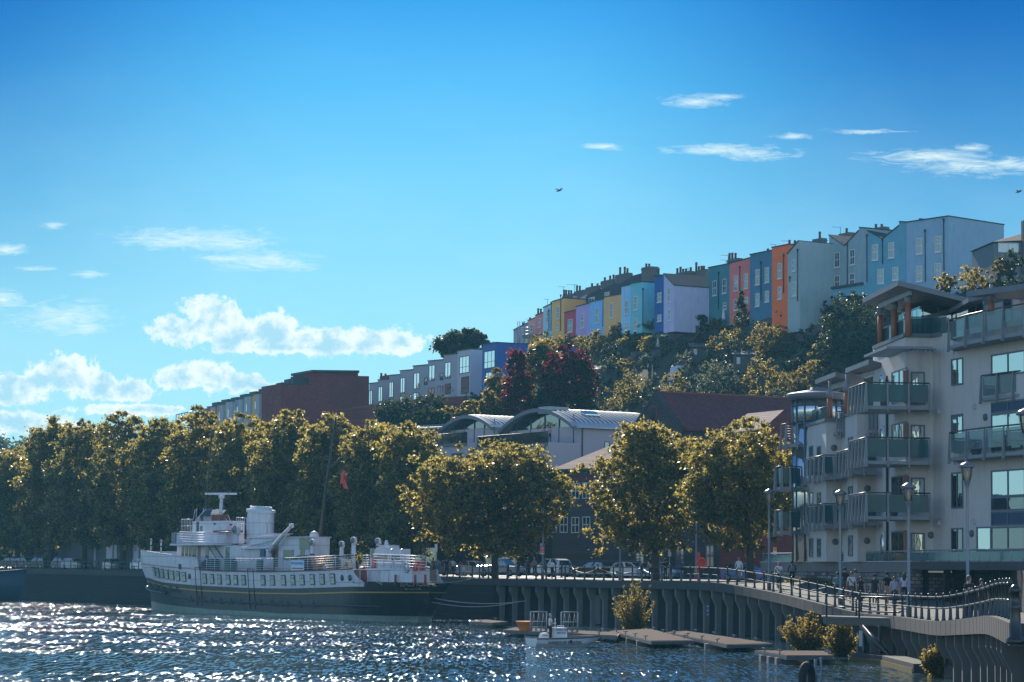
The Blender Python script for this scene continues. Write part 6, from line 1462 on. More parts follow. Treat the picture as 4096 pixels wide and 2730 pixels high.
# ------------------------------------------------------------------ trees and shrubs
def crown_clumps(c, r, n, rng, shell=.45, lump=.22, flat_bottom=.0, nlobe=9):
    """clump centres spread through a lumpy ellipsoid, denser toward its surface"""
    lob = rng.normal(size=(nlobe, 3)); lob /= np.linalg.norm(lob, axis=1)[:, None]; lw = rng.uniform(-.6, 1, nlobe)
    d = rng.normal(size=(n, 3)); d /= np.linalg.norm(d, axis=1)[:, None]
    k = 1 + lump * np.sum(lw * np.exp(3.2 * (d @ lob.T - 1)), axis=1)
    rad = (shell + (1 - shell) * rng.random(n) ** .6) * k
    p = d * rad[:, None] * np.array(r)
    if flat_bottom: p[:, 2] = np.where(p[:, 2] < -r[2] * flat_bottom, -r[2] * flat_bottom + (p[:, 2] + r[2] * flat_bottom) * .25, p[:, 2])
    return p + np.array(c)
def tree(name, label, x, ybase, ytop, ybot, x0, x1, d, mat, rng, group=None, n=150, per=70, leaf=.42, clump=1.0, trunk_r=.32, depth=None, gz=None, cat='tree', lobes=None, bough=.35):
    base = P(x, ybase, d); base.z = zg(base.x, base.y) if gz is None else gz
    zt, zb = P(x, ytop, d).z, P(x, ybot, d).z; cx_ = P((x0 + x1) / 2, (ytop + ybot) / 2, d); rx = (x1 - x0) / 2 * d / F; rz = (zt - zb) / 2; ry = depth or rx
    t = thing(name, label, cat, tuple(base), group)
    c = np.array([cx_.x, d, (zt + zb) / 2]); R3 = np.array([rx, ry, rz])
    # boughs: flattened leafy masses over the crown, each made of small clumps, with gaps between
    nb = max(26, int(n / 3.6)); bd = rng.normal(size=(nb, 3)); bd /= np.linalg.norm(bd, axis=1)[:, None]
    bp = c + bd * (.42 + .52 * rng.random(nb)[:, None] ** .5) * R3; bs = rng.uniform(.8, 1.3, nb) * clump * 1.25
    m_ = 8; sub = rng.normal(size=(nb * m_, 3)) * np.array([.62, .62, .36]); P1 = np.repeat(bp, m_, 0) + sub * np.repeat(bs, m_)[:, None]
    P1[:, 2] -= .18 * (sub[:, 0] ** 2 + sub[:, 1] ** 2) * np.repeat(bs, m_)
    core = crown_clumps(c, (rx * .62, ry * .62, rz * .74), n // 6, rng, shell=.1)
    tips = crown_clumps(c, (rx * .96, ry * .96, rz * .95), int(n * bough * 1.1), rng, shell=.90, lump=.08, nlobe=14)
    up_ = rng.random(len(tips)) * .25 * (tips[:, 2] > c[2] + rz * .3); tips[:, 2] += up_
    P1 = np.concatenate([P1, core, tips]); rr = np.concatenate([rng.uniform(.45, .8, nb * m_) * clump, rng.uniform(.9, 1.3, len(core)) * clump, rng.uniform(.3, .55, len(tips)) * clump])
    V = leaf_mesh(P1, rr, int(per * .78), leaf * .72, rng, .7); quads_obj('crown', V, mat, t)
    b = MB(); zc = (zt + zb) / 2; top = Vector((c[0], c[1], zc + rz * .45))
    b.tube([base - Vector((0, 0, .2)), base.lerp(top, .3) + Vector((.1, 0, 0)), base.lerp(top, .65), top], [trunk_r * 1.25, trunk_r, trunk_r * .65, trunk_r * .2], 9)
    for k in range(7):
        a = base.lerp(top, .30 + .08 * k); w = rng.uniform(0, 6.28); e = Vector((c[0] + math.cos(w) * rx * .7, c[1] + math.sin(w) * ry * .7, zc + rz * rng.uniform(-.3, .5)))
        b.tube([a, a.lerp(e, .5) + Vector((0, 0, .4)), e], [trunk_r * .5, trunk_r * .3, trunk_r * .1], 5)
    b.build('trunk', m_bark, t)
    return t
def row_d(x, off): p = edge_at_px(x, off, 55, 410); return p.y if p is not None else 330
def build_trees():
    rng = np.random.default_rng(11)
    row = [(-40, 1850, -150, 80, 2240), (66, 1775, -30, 190, 2225), (200, 1672, 110, 300, 2215), (335, 1672, 235, 440, 2205), (490, 1640, 385, 600, 2200), (640, 1662, 545, 745, 2215), (800, 1662, 690, 905, 2225),
           (968, 1638, 850, 1075, 2230), (1140, 1636, 1030, 1255, 2230), (1320, 1652, 1205, 1430, 2230), (1490, 1676, 1385, 1600, 2225), (1625, 1690, 1530, 1735, 2220)]
    wh = ['at the extreme left of the frame', 'second from the left edge of the frame', 'whose trunk stands left of the parked silver car', 'with the first trunk right of the dark parked cars', 'just left of the ship bow, tallest of the left group',
          'rising behind the ship bow', 'behind the ship bridge and radar', 'behind the ship funnel', 'behind the ship davit crane', 'behind the ship after mast and ensign', 'behind the ship stern deckhouse', 'last of the row, right of the ship stern']
    for (x, yt, x0, x1, yb), w in zip(row, wh):
        d = row_d(x, 6.5); tree('plane_tree', 'tall plane tree ' + w, x, 2275, yt, yb, x0 - 22, x1 + 22, d, m_leaf_pl, rng, 'plane trees in the quayside row', n=300, per=95, leaf=.42, clump=1.15, trunk_r=.36, depth=4.6)
    tree('plane_tree', 'broad golden green plane tree left of the brick front with paired casements', 1980, 2300, 1768, 2215, 1638, 2275, 214, m_leaf_pl, rng, None, n=400, per=115, leaf=.36, clump=1.05, trunk_r=.26, depth=5.2)
    tree('plane_tree', 'yellow green plane tree below the dark brick gable, left of the pair', 2625, 2305, 1682, 2225, 2372, 2808, 196, m_leaf_pl, rng, None, n=260, per=110, leaf=.33, clump=.95, trunk_r=.26, depth=4.6)
    tree('plane_tree', 'yellow green plane tree beside the glass corner balconies, right of the pair', 3005, 2305, 1690, 2215, 2745, 3190, 186, m_leaf_pl, rng, None, n=260, per=110, leaf=.31, clump=.92, trunk_r=.26, depth=4.4)
    # hillside trees and shrubs: (name, x, y top, y bottom, x0, x1, material, leaf, label)
    def shrub(name, x0, x1, yt, yb, mat, lb, leaf=.22, n=60, per=75, off=0.0, d=None, clump=.8, cat='shrub', group=None, stem=True, shell=.4):
        x = (x0 + x1) / 2; q = hill_pt(x, min(yb, 1790)) if d is None else None; dd = d or q.y + off
        w = (x1 - x0) / 2 * dd / F; zt, zb = P(x, yt, dd).z, P(x, yb, dd).z; c = P(x, (yt + yb) / 2, dd); rz = (zt - zb) / 2
        t = thing(name, lb, cat, (c.x, dd, zb - .3), group)
        k = max(.30, min(1.1, (w * rz) ** .5 / 3.0)) * clump; nn = max(22, int(n * max(.5, w * rz / 6)))
        cl = crown_clumps((c.x, dd, c.z), (w * .92, w * .8, rz * .92), nn, rng, shell, .3); fr = crown_clumps((c.x, dd, c.z), (w * .97, w * .88, rz * .97), int(nn * .7), rng, .88, .22, nlobe=12)
        quads_obj('foliage', leaf_mesh(np.concatenate([cl, fr]), np.concatenate([rng.uniform(.6, 1.2, len(cl)) * k, rng.uniform(.3, .6, len(fr)) * k]), per, leaf, rng), mat, t)
        b = MB(); b.tube([(c.x, dd, zb - 1.2), (c.x + .1, dd, zb + rz * .5), (c.x, dd, c.z + rz * .3)], [.14, .10, .03], 6)
        for s in range(4): a = rng.uniform(0, 6.28); b.tube([(c.x, dd, zb), (c.x + math.cos(a) * w * .55, dd + math.sin(a) * w * .5, c.z + rz * .2)], [.07, .02], 4)
        b.build('stem', m_bark, t); return t
    BK, DK, OR, RD, GR = m_leaf_bk, m_leaf_dk, m_leaf_or, m_leaf_rd, m_leaf_gr
    shrub('rounded_tree', 1760, 1965, 1318, 1450, DK, 'dark round tree on the skyline behind the white box houses', .45, 90, 70, d=345, cat='tree')
    for x0, x1, yt, yb, mt, lb in [
        (2025, 2120, 1405, 1700, RD, 'copper red tree against the blue house wall'), (2090, 2260, 1375, 1700, BK, 'tall yellow green tree between the two copper trees'),
        (2200, 2385, 1390, 1640, RD, 'large dark copper tree right of the yellow green one'), (1935, 2060, 1490, 1690, BK, 'green tree at the foot of the blue house'),
        (2130, 2380, 1540, 1720, DK, 'dark rounded tree mass under the copper tree'), (1840, 1960, 1600, 1690, BK, 'pale green bush at the end of the brick retaining wall'),
        (1640, 1800, 1625, 1720, DK, 'dark ivy bank spilling over the brick retaining wall'), (1740, 1870, 1635, 1720, BK, 'small sunlit bush above the curved roofs')]:
        shrub('tree' if yb - yt > 150 else 'bush', x0, x1, yt, yb, mt, lb, .34, 80, 70, d={RD: 293, DK: 297}.get(mt, 299 if x0 > 1900 else 300), cat='tree' if yb - yt > 150 else 'bush')
    S = [(2120, 2230, 1330, 1400, BK, 'sunny hedge bush under the scaffolding end'), (2200, 2330, 1335, 1420, BK, 'golden bush below the mustard yellow house'), (2290, 2400, 1340, 1425, BK, 'golden bush below the crimson house'),
         (2350, 2460, 1318, 1400, BK, 'dark bush below the light blue house'), (2430, 2530, 1290, 1370, BK, 'bush rising before the tan house'), (2395, 2480, 1355, 1450, DK, 'dark conifer like bush below the tan house'),
         (2480, 2570, 1330, 1400, BK, 'rounded bush below the sky blue house'), (2540, 2700, 1270, 1340, BK, 'dark hedge before the aqua house'), (2630, 2730, 1225, 1315, BK, 'bush at the left foot of the lavender house'),
         (2690, 2890, 1192, 1300, BK, 'broad golden shrub under the lavender wall'), (2775, 2830, 1255, 1330, RD, 'red leaved climber below the teal house'), (2840, 2905, 1275, 1320, OR, 'russet bush by the white parasol'),
         (2545, 2690, 1340, 1420, OR, 'russet bush in the middle of the gardens'), (2680, 2790, 1350, 1420, GR, 'silvery bush beside the russet one'), (2770, 2840, 1345, 1420, RD, 'purple leaved bush right of the silvery one'),
         (2820, 2890, 1345, 1480, BK, 'tall golden climber on a pole in the gardens'), (2890, 2990, 1310, 1420, BK, 'golden hedge left of the slim conifer base'), (2990, 3170, 1292, 1430, OR, 'large tawny rounded shrub in mid hillside'),
         (3110, 3200, 1215, 1260, BK, 'yellow bush below the grey wing'), (3100, 3180, 1240, 1300, BK, 'small yellow bush on the garden wall'), (3245, 3330, 1150, 1215, DK, 'dark palm like bush beside the turquoise extension'),
         (3255, 3310, 1205, 1290, OR, 'rusty red bush by the dark hedge'), (3290, 3365, 1185, 1300, DK, 'clipped dark evergreen below the extension'), (3370, 3450, 1160, 1230, DK, 'bush beside the apartment roof'),
         (3200, 3290, 1310, 1400, DK, 'dark shrub with purple flowers on the slope'), (3285, 3520, 1200, 1470, DK, 'great dark tree left of the apartment roof posts'), (3235, 3320, 1370, 1470, BK, 'golden scrub left of the great dark tree'),
         (2390, 2470, 1415, 1520, DK, 'dark ivy mound right of the copper tree'), (2440, 2530, 1430, 1500, BK, 'lit scrub below the stone garden terrace'), (2550, 2640, 1410, 1480, GR, 'grey green bush above the greenhouse'),
         (2460, 2570, 1500, 1600, BK, 'yellow bush above the green shed'), (2400, 2580, 1545, 1640, BK, 'wide pale bush behind the barrel roofs'), (2700, 2800, 1410, 1530, GR, 'silver green tree right of the greenhouse'),
         (2790, 2970, 1450, 1600, GR, 'pale olive tree above the red roof'), (2975, 3120, 1430, 1600, BK, 'tall ragged tawny tree above the red roof'), (3080, 3260, 1490, 1600, BK, 'golden scrub left of the canopy roofs'),
         (3060, 3190, 1560, 1680, GR, 'grey green tree behind the tiled roof house'), (3200, 3330, 1440, 1540, BK, 'sunlit bush above the first tilted roof'), (2560, 2660, 1540, 1640, DK, 'dark bush behind the brick gable'),
         (2640, 2760, 1490, 1600, BK, 'sunlit bush over the ridge of the red roof'), (2880, 3000, 1370, 1470, DK, 'dark shrub beside the wooden pergola'), (3120, 3240, 1440, 1500, DK, 'dark thicket in the upper right gardens'),
         (3380, 3460, 1190, 1260, BK, 'lit top of scrub by the apartment roof'), (2330, 2420, 1455, 1640, DK, 'tall dark thicket right of the copper trees'), (2940, 3010, 1240, 1300, OR, 'low russet border on the garden wall')]
    for i, (x0, x1, yt, yb, mt, lb) in enumerate(S): shrub('garden_shrub', x0, x1, yt, yb, mt, lb, .2, 52, 80, off=-1.0)
    for x0, x1, yt, yb, mt, lb in [(3735, 3830, 1100, 1170, BK, 'yellow bush above the tilted apartment roof'), (3810, 3960, 1065, 1180, OR, 'tawny palm leaved bush below the blue end house'), (3950, 4040, 1040, 1120, BK, 'climber on the corner of the bungalow'), (3960, 4110, 1095, 1180, DK, 'dark hedge above the right apartment roof'), (4000, 4096, 1000, 1110, DK, 'dark shrub against the bungalow wall')]:
        shrub('garden_shrub', x0, x1, yt, yb, mt, lb, .24, 46, 60, d=258)
    # slim conifer
    q = P(2966, 1300, 285); t = thing('slim_conifer', 'slim dark conifer standing in front of the coral house', 'tree', tuple(q)); h = P(2966, 1168, 285).z - q.z
    cs = []; rs = []
    for k in range(60): f = rng.random(); r = (1 - f) ** .8 * .95 + .08; a = rng.uniform(0, 6.28); cs.append((q.x + math.cos(a) * r * .8, q.y + math.sin(a) * r * .8, q.z + f * h)); rs.append(.22 + .2 * (1 - f))
    quads_obj('crown', leaf_mesh(cs, rs, 40, .2, rng), m_leaf_dk, t); b = MB(); b.tube([q - Vector((0, 0, .5)), q + Vector((0, 0, h * .95))], [.12, .02], 6); b.build('trunk', m_bark, t)
    # general undergrowth over the slope
    def ground_cover(name, n, mat, x0, x1, seed, rlo, rhi, lf):
        r_ = np.random.default_rng(seed); C = []; Q = []
        for _ in range(n):
            x = r_.uniform(x0, x1); tt = r_.uniform(.02, 1.0); d0 = np.interp(x, HX, D0); dh = np.interp(x, HX, HD); d = d0 + tt * (dh - d0) - 1; p = XY(x, d); z = hill_z(x, d); R0 = r_.uniform(rlo, rhi)
            for k in range(11):
                w = r_.uniform(0, 6.28); q = R0 * r_.random() ** .5; C.append((p.x + math.cos(w) * q, p.y + math.sin(w) * q * .8, z - .2 + R0 * .95 * (1 - (q / R0) ** 2) * r_.uniform(.6, 1.1))); Q.append(R0 * .34)
        quads_obj(name, leaf_mesh(C, Q, 24, lf, r_, .8), mat, None, kind='stuff')
    ground_cover('hillside_undergrowth', 900, m_leaf_bk, 1900, 4250, 3, .6, 1.35, .19); ground_cover('hillside_ivy', 260, m_leaf_dk, 1900, 4250, 4, .6, 1.5, .22); ground_cover('russet_undergrowth', 120, m_leaf_or, 2300, 3600, 6, .5, 1.1, .18)
    cs = []
    for _ in range(900):
        x = rng.uniform(-300, 2000); tt = rng.uniform(.05, 1.0); d0 = np.interp(x, HX, D0); dh = np.interp(x, HX, HD); d = d0 + tt * (dh - d0); p = XY(x, d); cs.append((p.x, p.y, hill_z(x, d) + .4))
    V = leaf_mesh(cs, rng.uniform(1.0, 2.4, len(cs)), 34, .6, rng, .8); quads_obj('slope_scrub', V, m_leaf_dk, None, kind='stuff')
    # distant wood at far left
    cs = []
    for _ in range(260): x = rng.uniform(-700, 260); d = rng.uniform(620, 700); yt = np.interp(x, [-700, 0, 60, 110, 180, 260], [1730, 1755, 1785, 1752, 1800, 1860]); p = P(x, yt + 14 + rng.random() ** 2 * 160, d); cs.append(tuple(p))
    V = leaf_mesh(cs, rng.uniform(2.2, 4.2, len(cs)), 70, 1.1, rng, .9); quads_obj('distant_wood', V, m_leaf_dk, None, kind='stuff')
    # bushes rooted in the quay wall
    for x0, x1, yt, yb, d, mt, lb in [(2455, 2625, 2325, 2528, 171, OR, 'tall willowy golden bush growing from the quay wall columns'), (3105, 3345, 2462, 2660, 139, OR, 'russet bush at the water edge left of the steel platform'),
                                     (3290, 3440, 2500, 2680, 129, OR, 'tapering golden bush partly under the steel platform'), (3690, 3850, 2580, 2760, 104, OR, 'dry brown bush at the wall foot in the lower right corner')]:
        x = (x0 + x1) / 2; w = (x1 - x0) / 2 * d / F; zt, zb = P(x, yt, d).z, max(P(x, yb, d).z, .0); c = P(x, (yt + yb) / 2, d); t = thing('wall_bush', lb, 'bush', (c.x, d, zb))
        cs, rs = [], []; b = MB()
        for k in range(64):
            a = rng.uniform(0, 6.28); rr = w * rng.uniform(.05, 1.1); f = rng.uniform(.25, 1.08) ** .8 * (1 - .35 * (rr / w) ** 2); e = Vector((c.x + math.cos(a) * rr, d + math.sin(a) * rr * .7, zb + (zt - zb) * f)); o = Vector((c.x + math.cos(a) * rr * .3, d + math.sin(a) * rr * .2, zb))
            b.tube([o, o.lerp(e, .6) + Vector((0, 0, .15)), e], [.025, .015, .006], 4)
            for s in np.linspace(.2, 1.0, 7): cs.append(tuple(o.lerp(e, s) + Vector((0, 0, .15 * s)))); rs.append(.24 * (1.2 - .75 * s))
        quads_obj('foliage', leaf_mesh(cs, rs, 24, .11, rng, 1.2), mt, t); b.build('stems', m_bark, t)
    # dry grass along the stone wall foot
    cs = []
    for _ in range(200): k = rng.random(); x = 3140 + 280 * k; d = 166 - 14 * k; p = ground_px(x, d); cs.append((p.x + rng.uniform(-.4, .4) + .3, p.y, p.z + .1))
    quads_obj('dry_grass', leaf_mesh(cs, [.25] * len(cs), 30, .16, rng, .6, 1.2), m_leaf_or, None, kind='stuff')
    # ivy on the retaining wall
    cs = []
    for _ in range(520): k = rng.random(); a = P(1500, 1640, 323.5).lerp(P(1760, 1600, 312), k); cs.append((a.x + rng.uniform(-1, 1), a.y - rng.uniform(0, .8), a.z - rng.random() ** .8 * 5.5 + .6))
    quads_obj('ivy', leaf_mesh(cs, [.7] * len(cs), 40, .3, rng, 1.0), m_leaf_dk, None, kind='stuff')
build_trees()

# ------------------------------------------------------------------ garden things on the slope
def build_gardens():
    m_st = M_brick('garden_stone', (.10, .09, .085), (.05, .045, .04), .5, .2); m_gl = M_pane('shed_glass', (.2, .25, .25), .4); m_sh = M('shed_boards', (.07, .075, .075), .85, .3, 3, streak=.3); m_cl = M('canvas', (.58, .60, .62), .8)
    def wallp(x0, y0, x1, y1, h, lb, mat=m_st, off=-1.5):
        a, c = hill_pt(x0, y0), hill_pt(x1, y1); a.y += off; c.y += off; b = MB(); b.obox(a - Vector((0, 0, h * .6)), c - a, (.1, .45, 0), (0, 0, h * 1.1)); b.obox(a + Vector((0, -.05, h * .502)), c - a, (.1, .55, 0), (0, 0, .1)); b.build('garden_wall', mat, None, lb, 'wall', 'stone walls in the hillside gardens')
    for q in [(2670, 1365, 2790, 1345, 2.4, 'dark stone garden wall right of the glazed verandah'), (2890, 1255, 3060, 1270, 1.6, 'stone wall below the slate blue house'), (3000, 1320, 3080, 1300, 1.4, 'low stone wall before the orange house'),
              (3180, 1375, 3290, 1330, 2.2, 'arched stone wall mass among the upper right shrubs'), (2520, 1435, 2640, 1425, 1.3, 'terraced stone wall in the middle garden'), (2820, 1395, 2900, 1390, 1.3, 'stone wall behind the climber pole')]: wallp(*q)
    # glazed verandah
    a = hill_pt(2590, 1345); c = hill_pt(2670, 1340); v = thing('verandah', 'long low white glazed verandah in the upper gardens', 'verandah', tuple(a)); b = MB(); b.obox(a + Vector((0, -2, -.4)), c - a, (0, 2, 0), (0, 0, 1.3)); b.build('glazing', m_gl, v)
    b = MB(); b.extrude([a + Vector((-.2, -2.3, .95)), c + Vector((.3, -2.3, .95)), c + Vector((.3, .2, 1.5)), a + Vector((-.2, .2, 1.5))], (0, 0, .12)); b.build('roof', M('polycarb', (.62, .63, .66), .3), v)
    def shed(x, y, w, h, lb, rx=(1.4, 2), wins=2):
        a = hill_pt(x, y); a.y -= 1.5; s = thing('garden_shed', lb, 'shed', tuple(a)); b = MB(); b.obox(a - Vector((w / 2, 0, .5)), (w, 0, 0), (0, 2.2, 0), (0, 0, h + .5)); b.build('wall', m_sh, s)
        b = MB(); b.extrude([a + Vector((-w / 2 - .2, -.25, h + .05)), a + Vector((w / 2 + .2, -.25, h + .05)), a + Vector((w / 2 + .2, 2.4, h + .75)), a + Vector((-w / 2 - .2, 2.4, h + .75))], (0, 0, .1)); b.build('roof', M('felt_roof', (.10, .10, .11), .85, .3), s)
        for k in range(wins): m = MB(); m.obox(a + Vector((-w / 2 + .35 + k * (w - .9), -.03, h * .35)), (.45, 0, 0), (0, .05, 0), (0, 0, h * .5)); m.build('window', M('shed_pale_glass', (.50, .53, .52), .4), s)
    shed(2410, 1535, 4.0, 1.7, 'grey green garden shed low in the gardens', wins=1); shed(2800, 1440, 2.6, 1.5, 'small dark shed with two pale panes beside the climber'); shed(2975, 1480, 2.8, 1.7, 'dark timber shed with two white windows in mid slope')
    a = hill_pt(2668, 1525); a.y -= 1.5; g = thing('greenhouse', 'tilted small greenhouse frame with bright glass', 'greenhouse', tuple(a)); b = MB(); b.extrude([a, a + Vector((1.4, 0, 0)), a + Vector((2.0, .9, 2.0)), a + Vector((.6, .9, 2.0))], (0, .05, .02)); b.build('glass', M_pane('gh_glass', (.4, .48, .5), .5), g)
    b = MB()
    for k in range(4): o = Vector((1.4 * k / 3, -.03, .02)); b.tube([a + o, a + o + Vector((.6, .9, 2.0))], .04, 4)
    for f in (0, .5, 1): b.tube([a + Vector((.6, .9, 2.0)) * f, a + Vector((.6, .9, 2.0)) * f + Vector((1.4, 0, 0))], .04, 4)
    b.build('frame', m_white, g)
    for x, yb, yt, lb, mt in [(2889, 1300, 1238, 'closed white parasol before the teal house', m_cl), (2629, 1410, 1348, 'closed white parasol in the middle gardens', m_cl), (2501, 1340, 1297, 'closed dark parasol before the sky blue house', M('navy_canvas', (.02, .035, .06), .8))]:
        a = hill_pt(x, yb); a.y -= 2; h = P(x, yt, a.y).z - a.z; t = thing('parasol', lb, 'parasol', tuple(a)); b = MB(); b.tube([a - Vector((0, 0, .5)), a + Vector((0, 0, h))], .035, 5); b.build('pole', m_wood, t); b = MB(); b.lathe([(.16, h * .25), (.26, h * .35), (.16, h * .8), (.04, h * .98)], a, 8, squash=(1, 1)); b.build('canopy', mt, t)
    a = hill_pt(2895, 1500); t = thing('pergola', 'bare wooden pergola posts between climber and shed', 'pergola', tuple(a))
    for x, yt in ((2889, 1330), (2930, 1375)):
        q = hill_pt(x, 1450); q.y -= 2; m = MB(); m.tube([q, Vector((q.x, q.y, P(x, yt, q.y).z))], .12, 6); m.build('post', m_wood, t)
    q = hill_pt(2889, 1450); q.y -= 2; zt = P(2889, 1378, q.y).z; m = MB(); m.tube([Vector((q.x, q.y, zt)), P(2930, 1380, q.y)], .07, 4); m.build('beam', m_wood, t)
    # two tall flower spires
    for x, yt, lb in ((2605, 1460, 'taller pale echium spike in the lower gardens'), (2582, 1510, 'shorter pale echium spike in the lower gardens')):
        a = hill_pt(x, 1540); a.y -= 2; h = P(x, yt, a.y).z - a.z; b = MB(); b.tube([a, a + Vector((.05, 0, h * .5)), a + Vector((0, 0, h))], [.05, .14, .03], 7); b.build('flower_spike', M('spike', (.35, .36, .27), .9, .3), None, lb, 'plant')
build_gardens()
# ------------------------------------------------------------------ lamp posts
UPV = Vector((0, 0, 1))
def lamp_proto(base, h, lb):
    t = thing('street_lamp', lb, 'street lamp', tuple(base), 'grey lamp posts along the quay')
    hh = .92; b = MB(); b.lathe([(.14, 0), (.14, .9), (.085, 1.0), (.065, h - hh - .45), (.09, h - hh - .3), (.16, h - hh - .02), (.17, h - hh)], base, 10); b.build('pole', m_grey_m, t)
    b = MB(); b.lathe([(.17, 0), (.26, .28), (.31, .62), (.31, .66)], base + UPV * (h - hh), 12); b.build('lantern_glass', M_glass('lantern_glass', (.80, .74, .66), .1, .75), t)
    b = MB()
    for k in range(4): w = k * math.pi / 2 + .5; b.tube([base + Vector((math.cos(w) * r, math.sin(w) * r, h - hh + z)) for r, z in [(.18, 0), (.27, .28), (.32, .64)]], .02, 4)
    b.build('lantern_frame', m_black, t)
    b = MB(); b.lathe([(.37, .62), (.40, .68), (.30, .78), (.12, .86), (.04, .92)], base + UPV * (h - hh), 14); b.build('lantern_cap', M('lamp_cap', (.16, .17, .19), .25, .1, metal=.5), t)
    b = MB(); b.lathe([(.05, .05), (.06, .4), (.04, .55)], base + UPV * (h - hh), 8); b.build('bulb', M('lamp_white', (.8, .8, .78), .3), t)
    return t
LAMPS = {}
for x, yb, yt, lb in [(2170, 2317, 2024, 'grey lamp post carrying the red information board'), (2480, 2322, 2000, 'grey lamp post carrying the blue direction sign'), (2784, 2318, 1969, 'grey lamp post beside the red lifebuoy post'),
                      (3077, 2360, 1955, 'grey lamp post standing left of the two cyclists'), (3362, 2420, 1958, 'grey lamp post in front of the teal shirted man'), (3636, 2468, 1930, 'grey lamp post beside the woman in the lilac vest'), (3872, 2468, 1846, 'tall near grey lamp post in front of the couple')]:
    q = ground_at(x, yb); LAMPS[x] = (lamp_proto(q, P(x, yt, q.y).z - q.z, lb), q)
q = ground_px(4114, 84); lamp_proto(q, P(4100, 1628, 84).z - q.z, 'lamp post cut by the right edge of the frame')
def sign(x0, x1, y0, y1, d, mat, name, lb, deco=None, lines=0, linecol=None):
    a, c = P(x0, y1, d), P(x1, y1, d); z = P(x0, y0, d).z; t = thing(name, lb, 'sign', tuple(a)); b = MB(); b.obox(a, c - a, (0, .03, 0), (0, 0, z - a.z)); b.build('board', mat, t)
    w = c.x - a.x; h = z - a.z
    for k in range(lines):
        m = MB(); zz = a.z + h * (.86 - .76 * k / max(1, lines - 1)) - .02; m.obox(Vector((a.x + w * .36, a.y - .012, zz)), (w * (.5 if k % 2 else .38), 0, 0), (0, .01, 0), (0, 0, h * .05)); m.lathe([(h * .045, 0), (h * .045, .012)], (a.x + w * .18, a.y - .002, zz + h * .02), 8, ax=(0, -1, 0)); m.build('marking', linecol, t)
    return t
m_sr, m_sb, m_sw = M('sign_red', (.50, .05, .05), .5), M('sign_blue', (.035, .08, .25), .5), M('sign_white', (.62, .64, .66), .5)
d1 = LAMPS[2170][1].y - .16; d2 = LAMPS[2480][1].y - .16
sign(2159, 2178, 2186, 2214, d1, m_sr, 'information_board', 'red information board with white symbols on the lamp post', lines=5, linecol=m_sw)
sign(2160, 2171, 2174, 2184, d1, M('sign_pale_blue', (.20, .30, .60), .5), 'parking_plate', 'small pale blue plate above the red board')
sign(2158.5, 2177, 2214, 2218, d1 - .02, m_sw, 'white_plate', 'thin white plate under the red information board')
sign(2473, 2503, 2171, 2190, d2, m_sb, 'direction_sign', 'dark blue direction sign with white markings on a lamp post', lines=3, linecol=m_sw)
for x, y0, y1, lb in [(1743, 2177, 2290, 'slim white sign post behind the ship stern'), (2061, 2186, 2300, 'slim white sign post between the silver cars and the golden tree'), (3099, 2193, 2300, 'white notice post with an orange top by the apartment corner'), (97, 2150, 2270, 'white sign post under the far left trees'), (2678, 2190, 2300, 'slim white sign post right of the white hatchback')]:
    d = row_d(x, 7) if x < 2500 else 172 if x > 3000 else 200; q = ground_px(x, d); t = thing('sign_post', lb, 'sign'); t.location = q; ORG[t] = q; b = MB(); zt = P(x, y0, d).z; b.tube([q, Vector((q.x, q.y, zt))], .035, 6); b.build('post', m_grey_m, t)
    b = MB(); b.obox(Vector((q.x - .13, q.y - .06, zt - .75)), (.26, 0, 0), (0, .03, 0), (0, 0, .75)); b.build('plate', m_sw, t)
    if x == 3099: b = MB(); b.obox(Vector((q.x - .14, q.y - .08, zt - .18)), (.28, 0, 0), (0, .02, 0), (0, 0, .25)); b.build('top_plate', M('orange_paint', (.6, .25, .04), .5), t)
q = ground_at(2795, 2326); t = thing('lifebuoy_post', 'bright red post with a red lifebuoy housing by the railing', 'lifebuoy post', tuple(q)); zt = P(2795, 2209, q.y).z
b = MB(); b.obox(q - Vector((.11, 0, 0)), (.2, 0, 0), (0, .12, 0), (0, 0, zt - q.z)); b.build('post', M('red_paint', (.55, .03, .02), .45), t)
zc = P(2801, 2255, q.y).z; b = MB(); b.tube([Vector((q.x + .2 + .30 * math.cos(w), q.y - .12, zc + .38 * math.sin(w))) for w in np.linspace(0, 2 * math.pi, 20)], .10, 7); b.build('lifebuoy', M('buoy_red', (.55, .05, .035), .5), t)
b = MB(); b.obox(Vector((q.x - .05, q.y - .05, zc - .5)), (.45, 0, 0), (0, .06, 0), (0, 0, 1.0)); b.build('backboard', M('red_paint'), t)
def plate(x0, x1, y0, y1, d, mat, lb, nm='notice_board', u=(1, .0)):
    a = P(x0, y1, d); c = P(x1, y1, d + u[1]); z = P(x0, y0, d).z; b = MB(); b.obox(a, c - a, (0, .04, 0), (0, 0, z - a.z)); b.build(nm, mat, None, lb, 'board')
plate(2361, 2381, 2382, 2497, 194.6, m_concl, 'pale upright concrete panel between the quay columns, left half', 'wall_panel'); plate(2382, 2401, 2382, 2497, 194.2, m_concl, 'pale upright concrete panel between the quay columns, right half', 'wall_panel')
sign(2827, 2836, 2420, 2464, 172.0, M('notice_blue', (.10, .16, .30), .5), 'quay_notice', 'narrow blue notice hung between two quay columns', lines=3, linecol=m_sw)

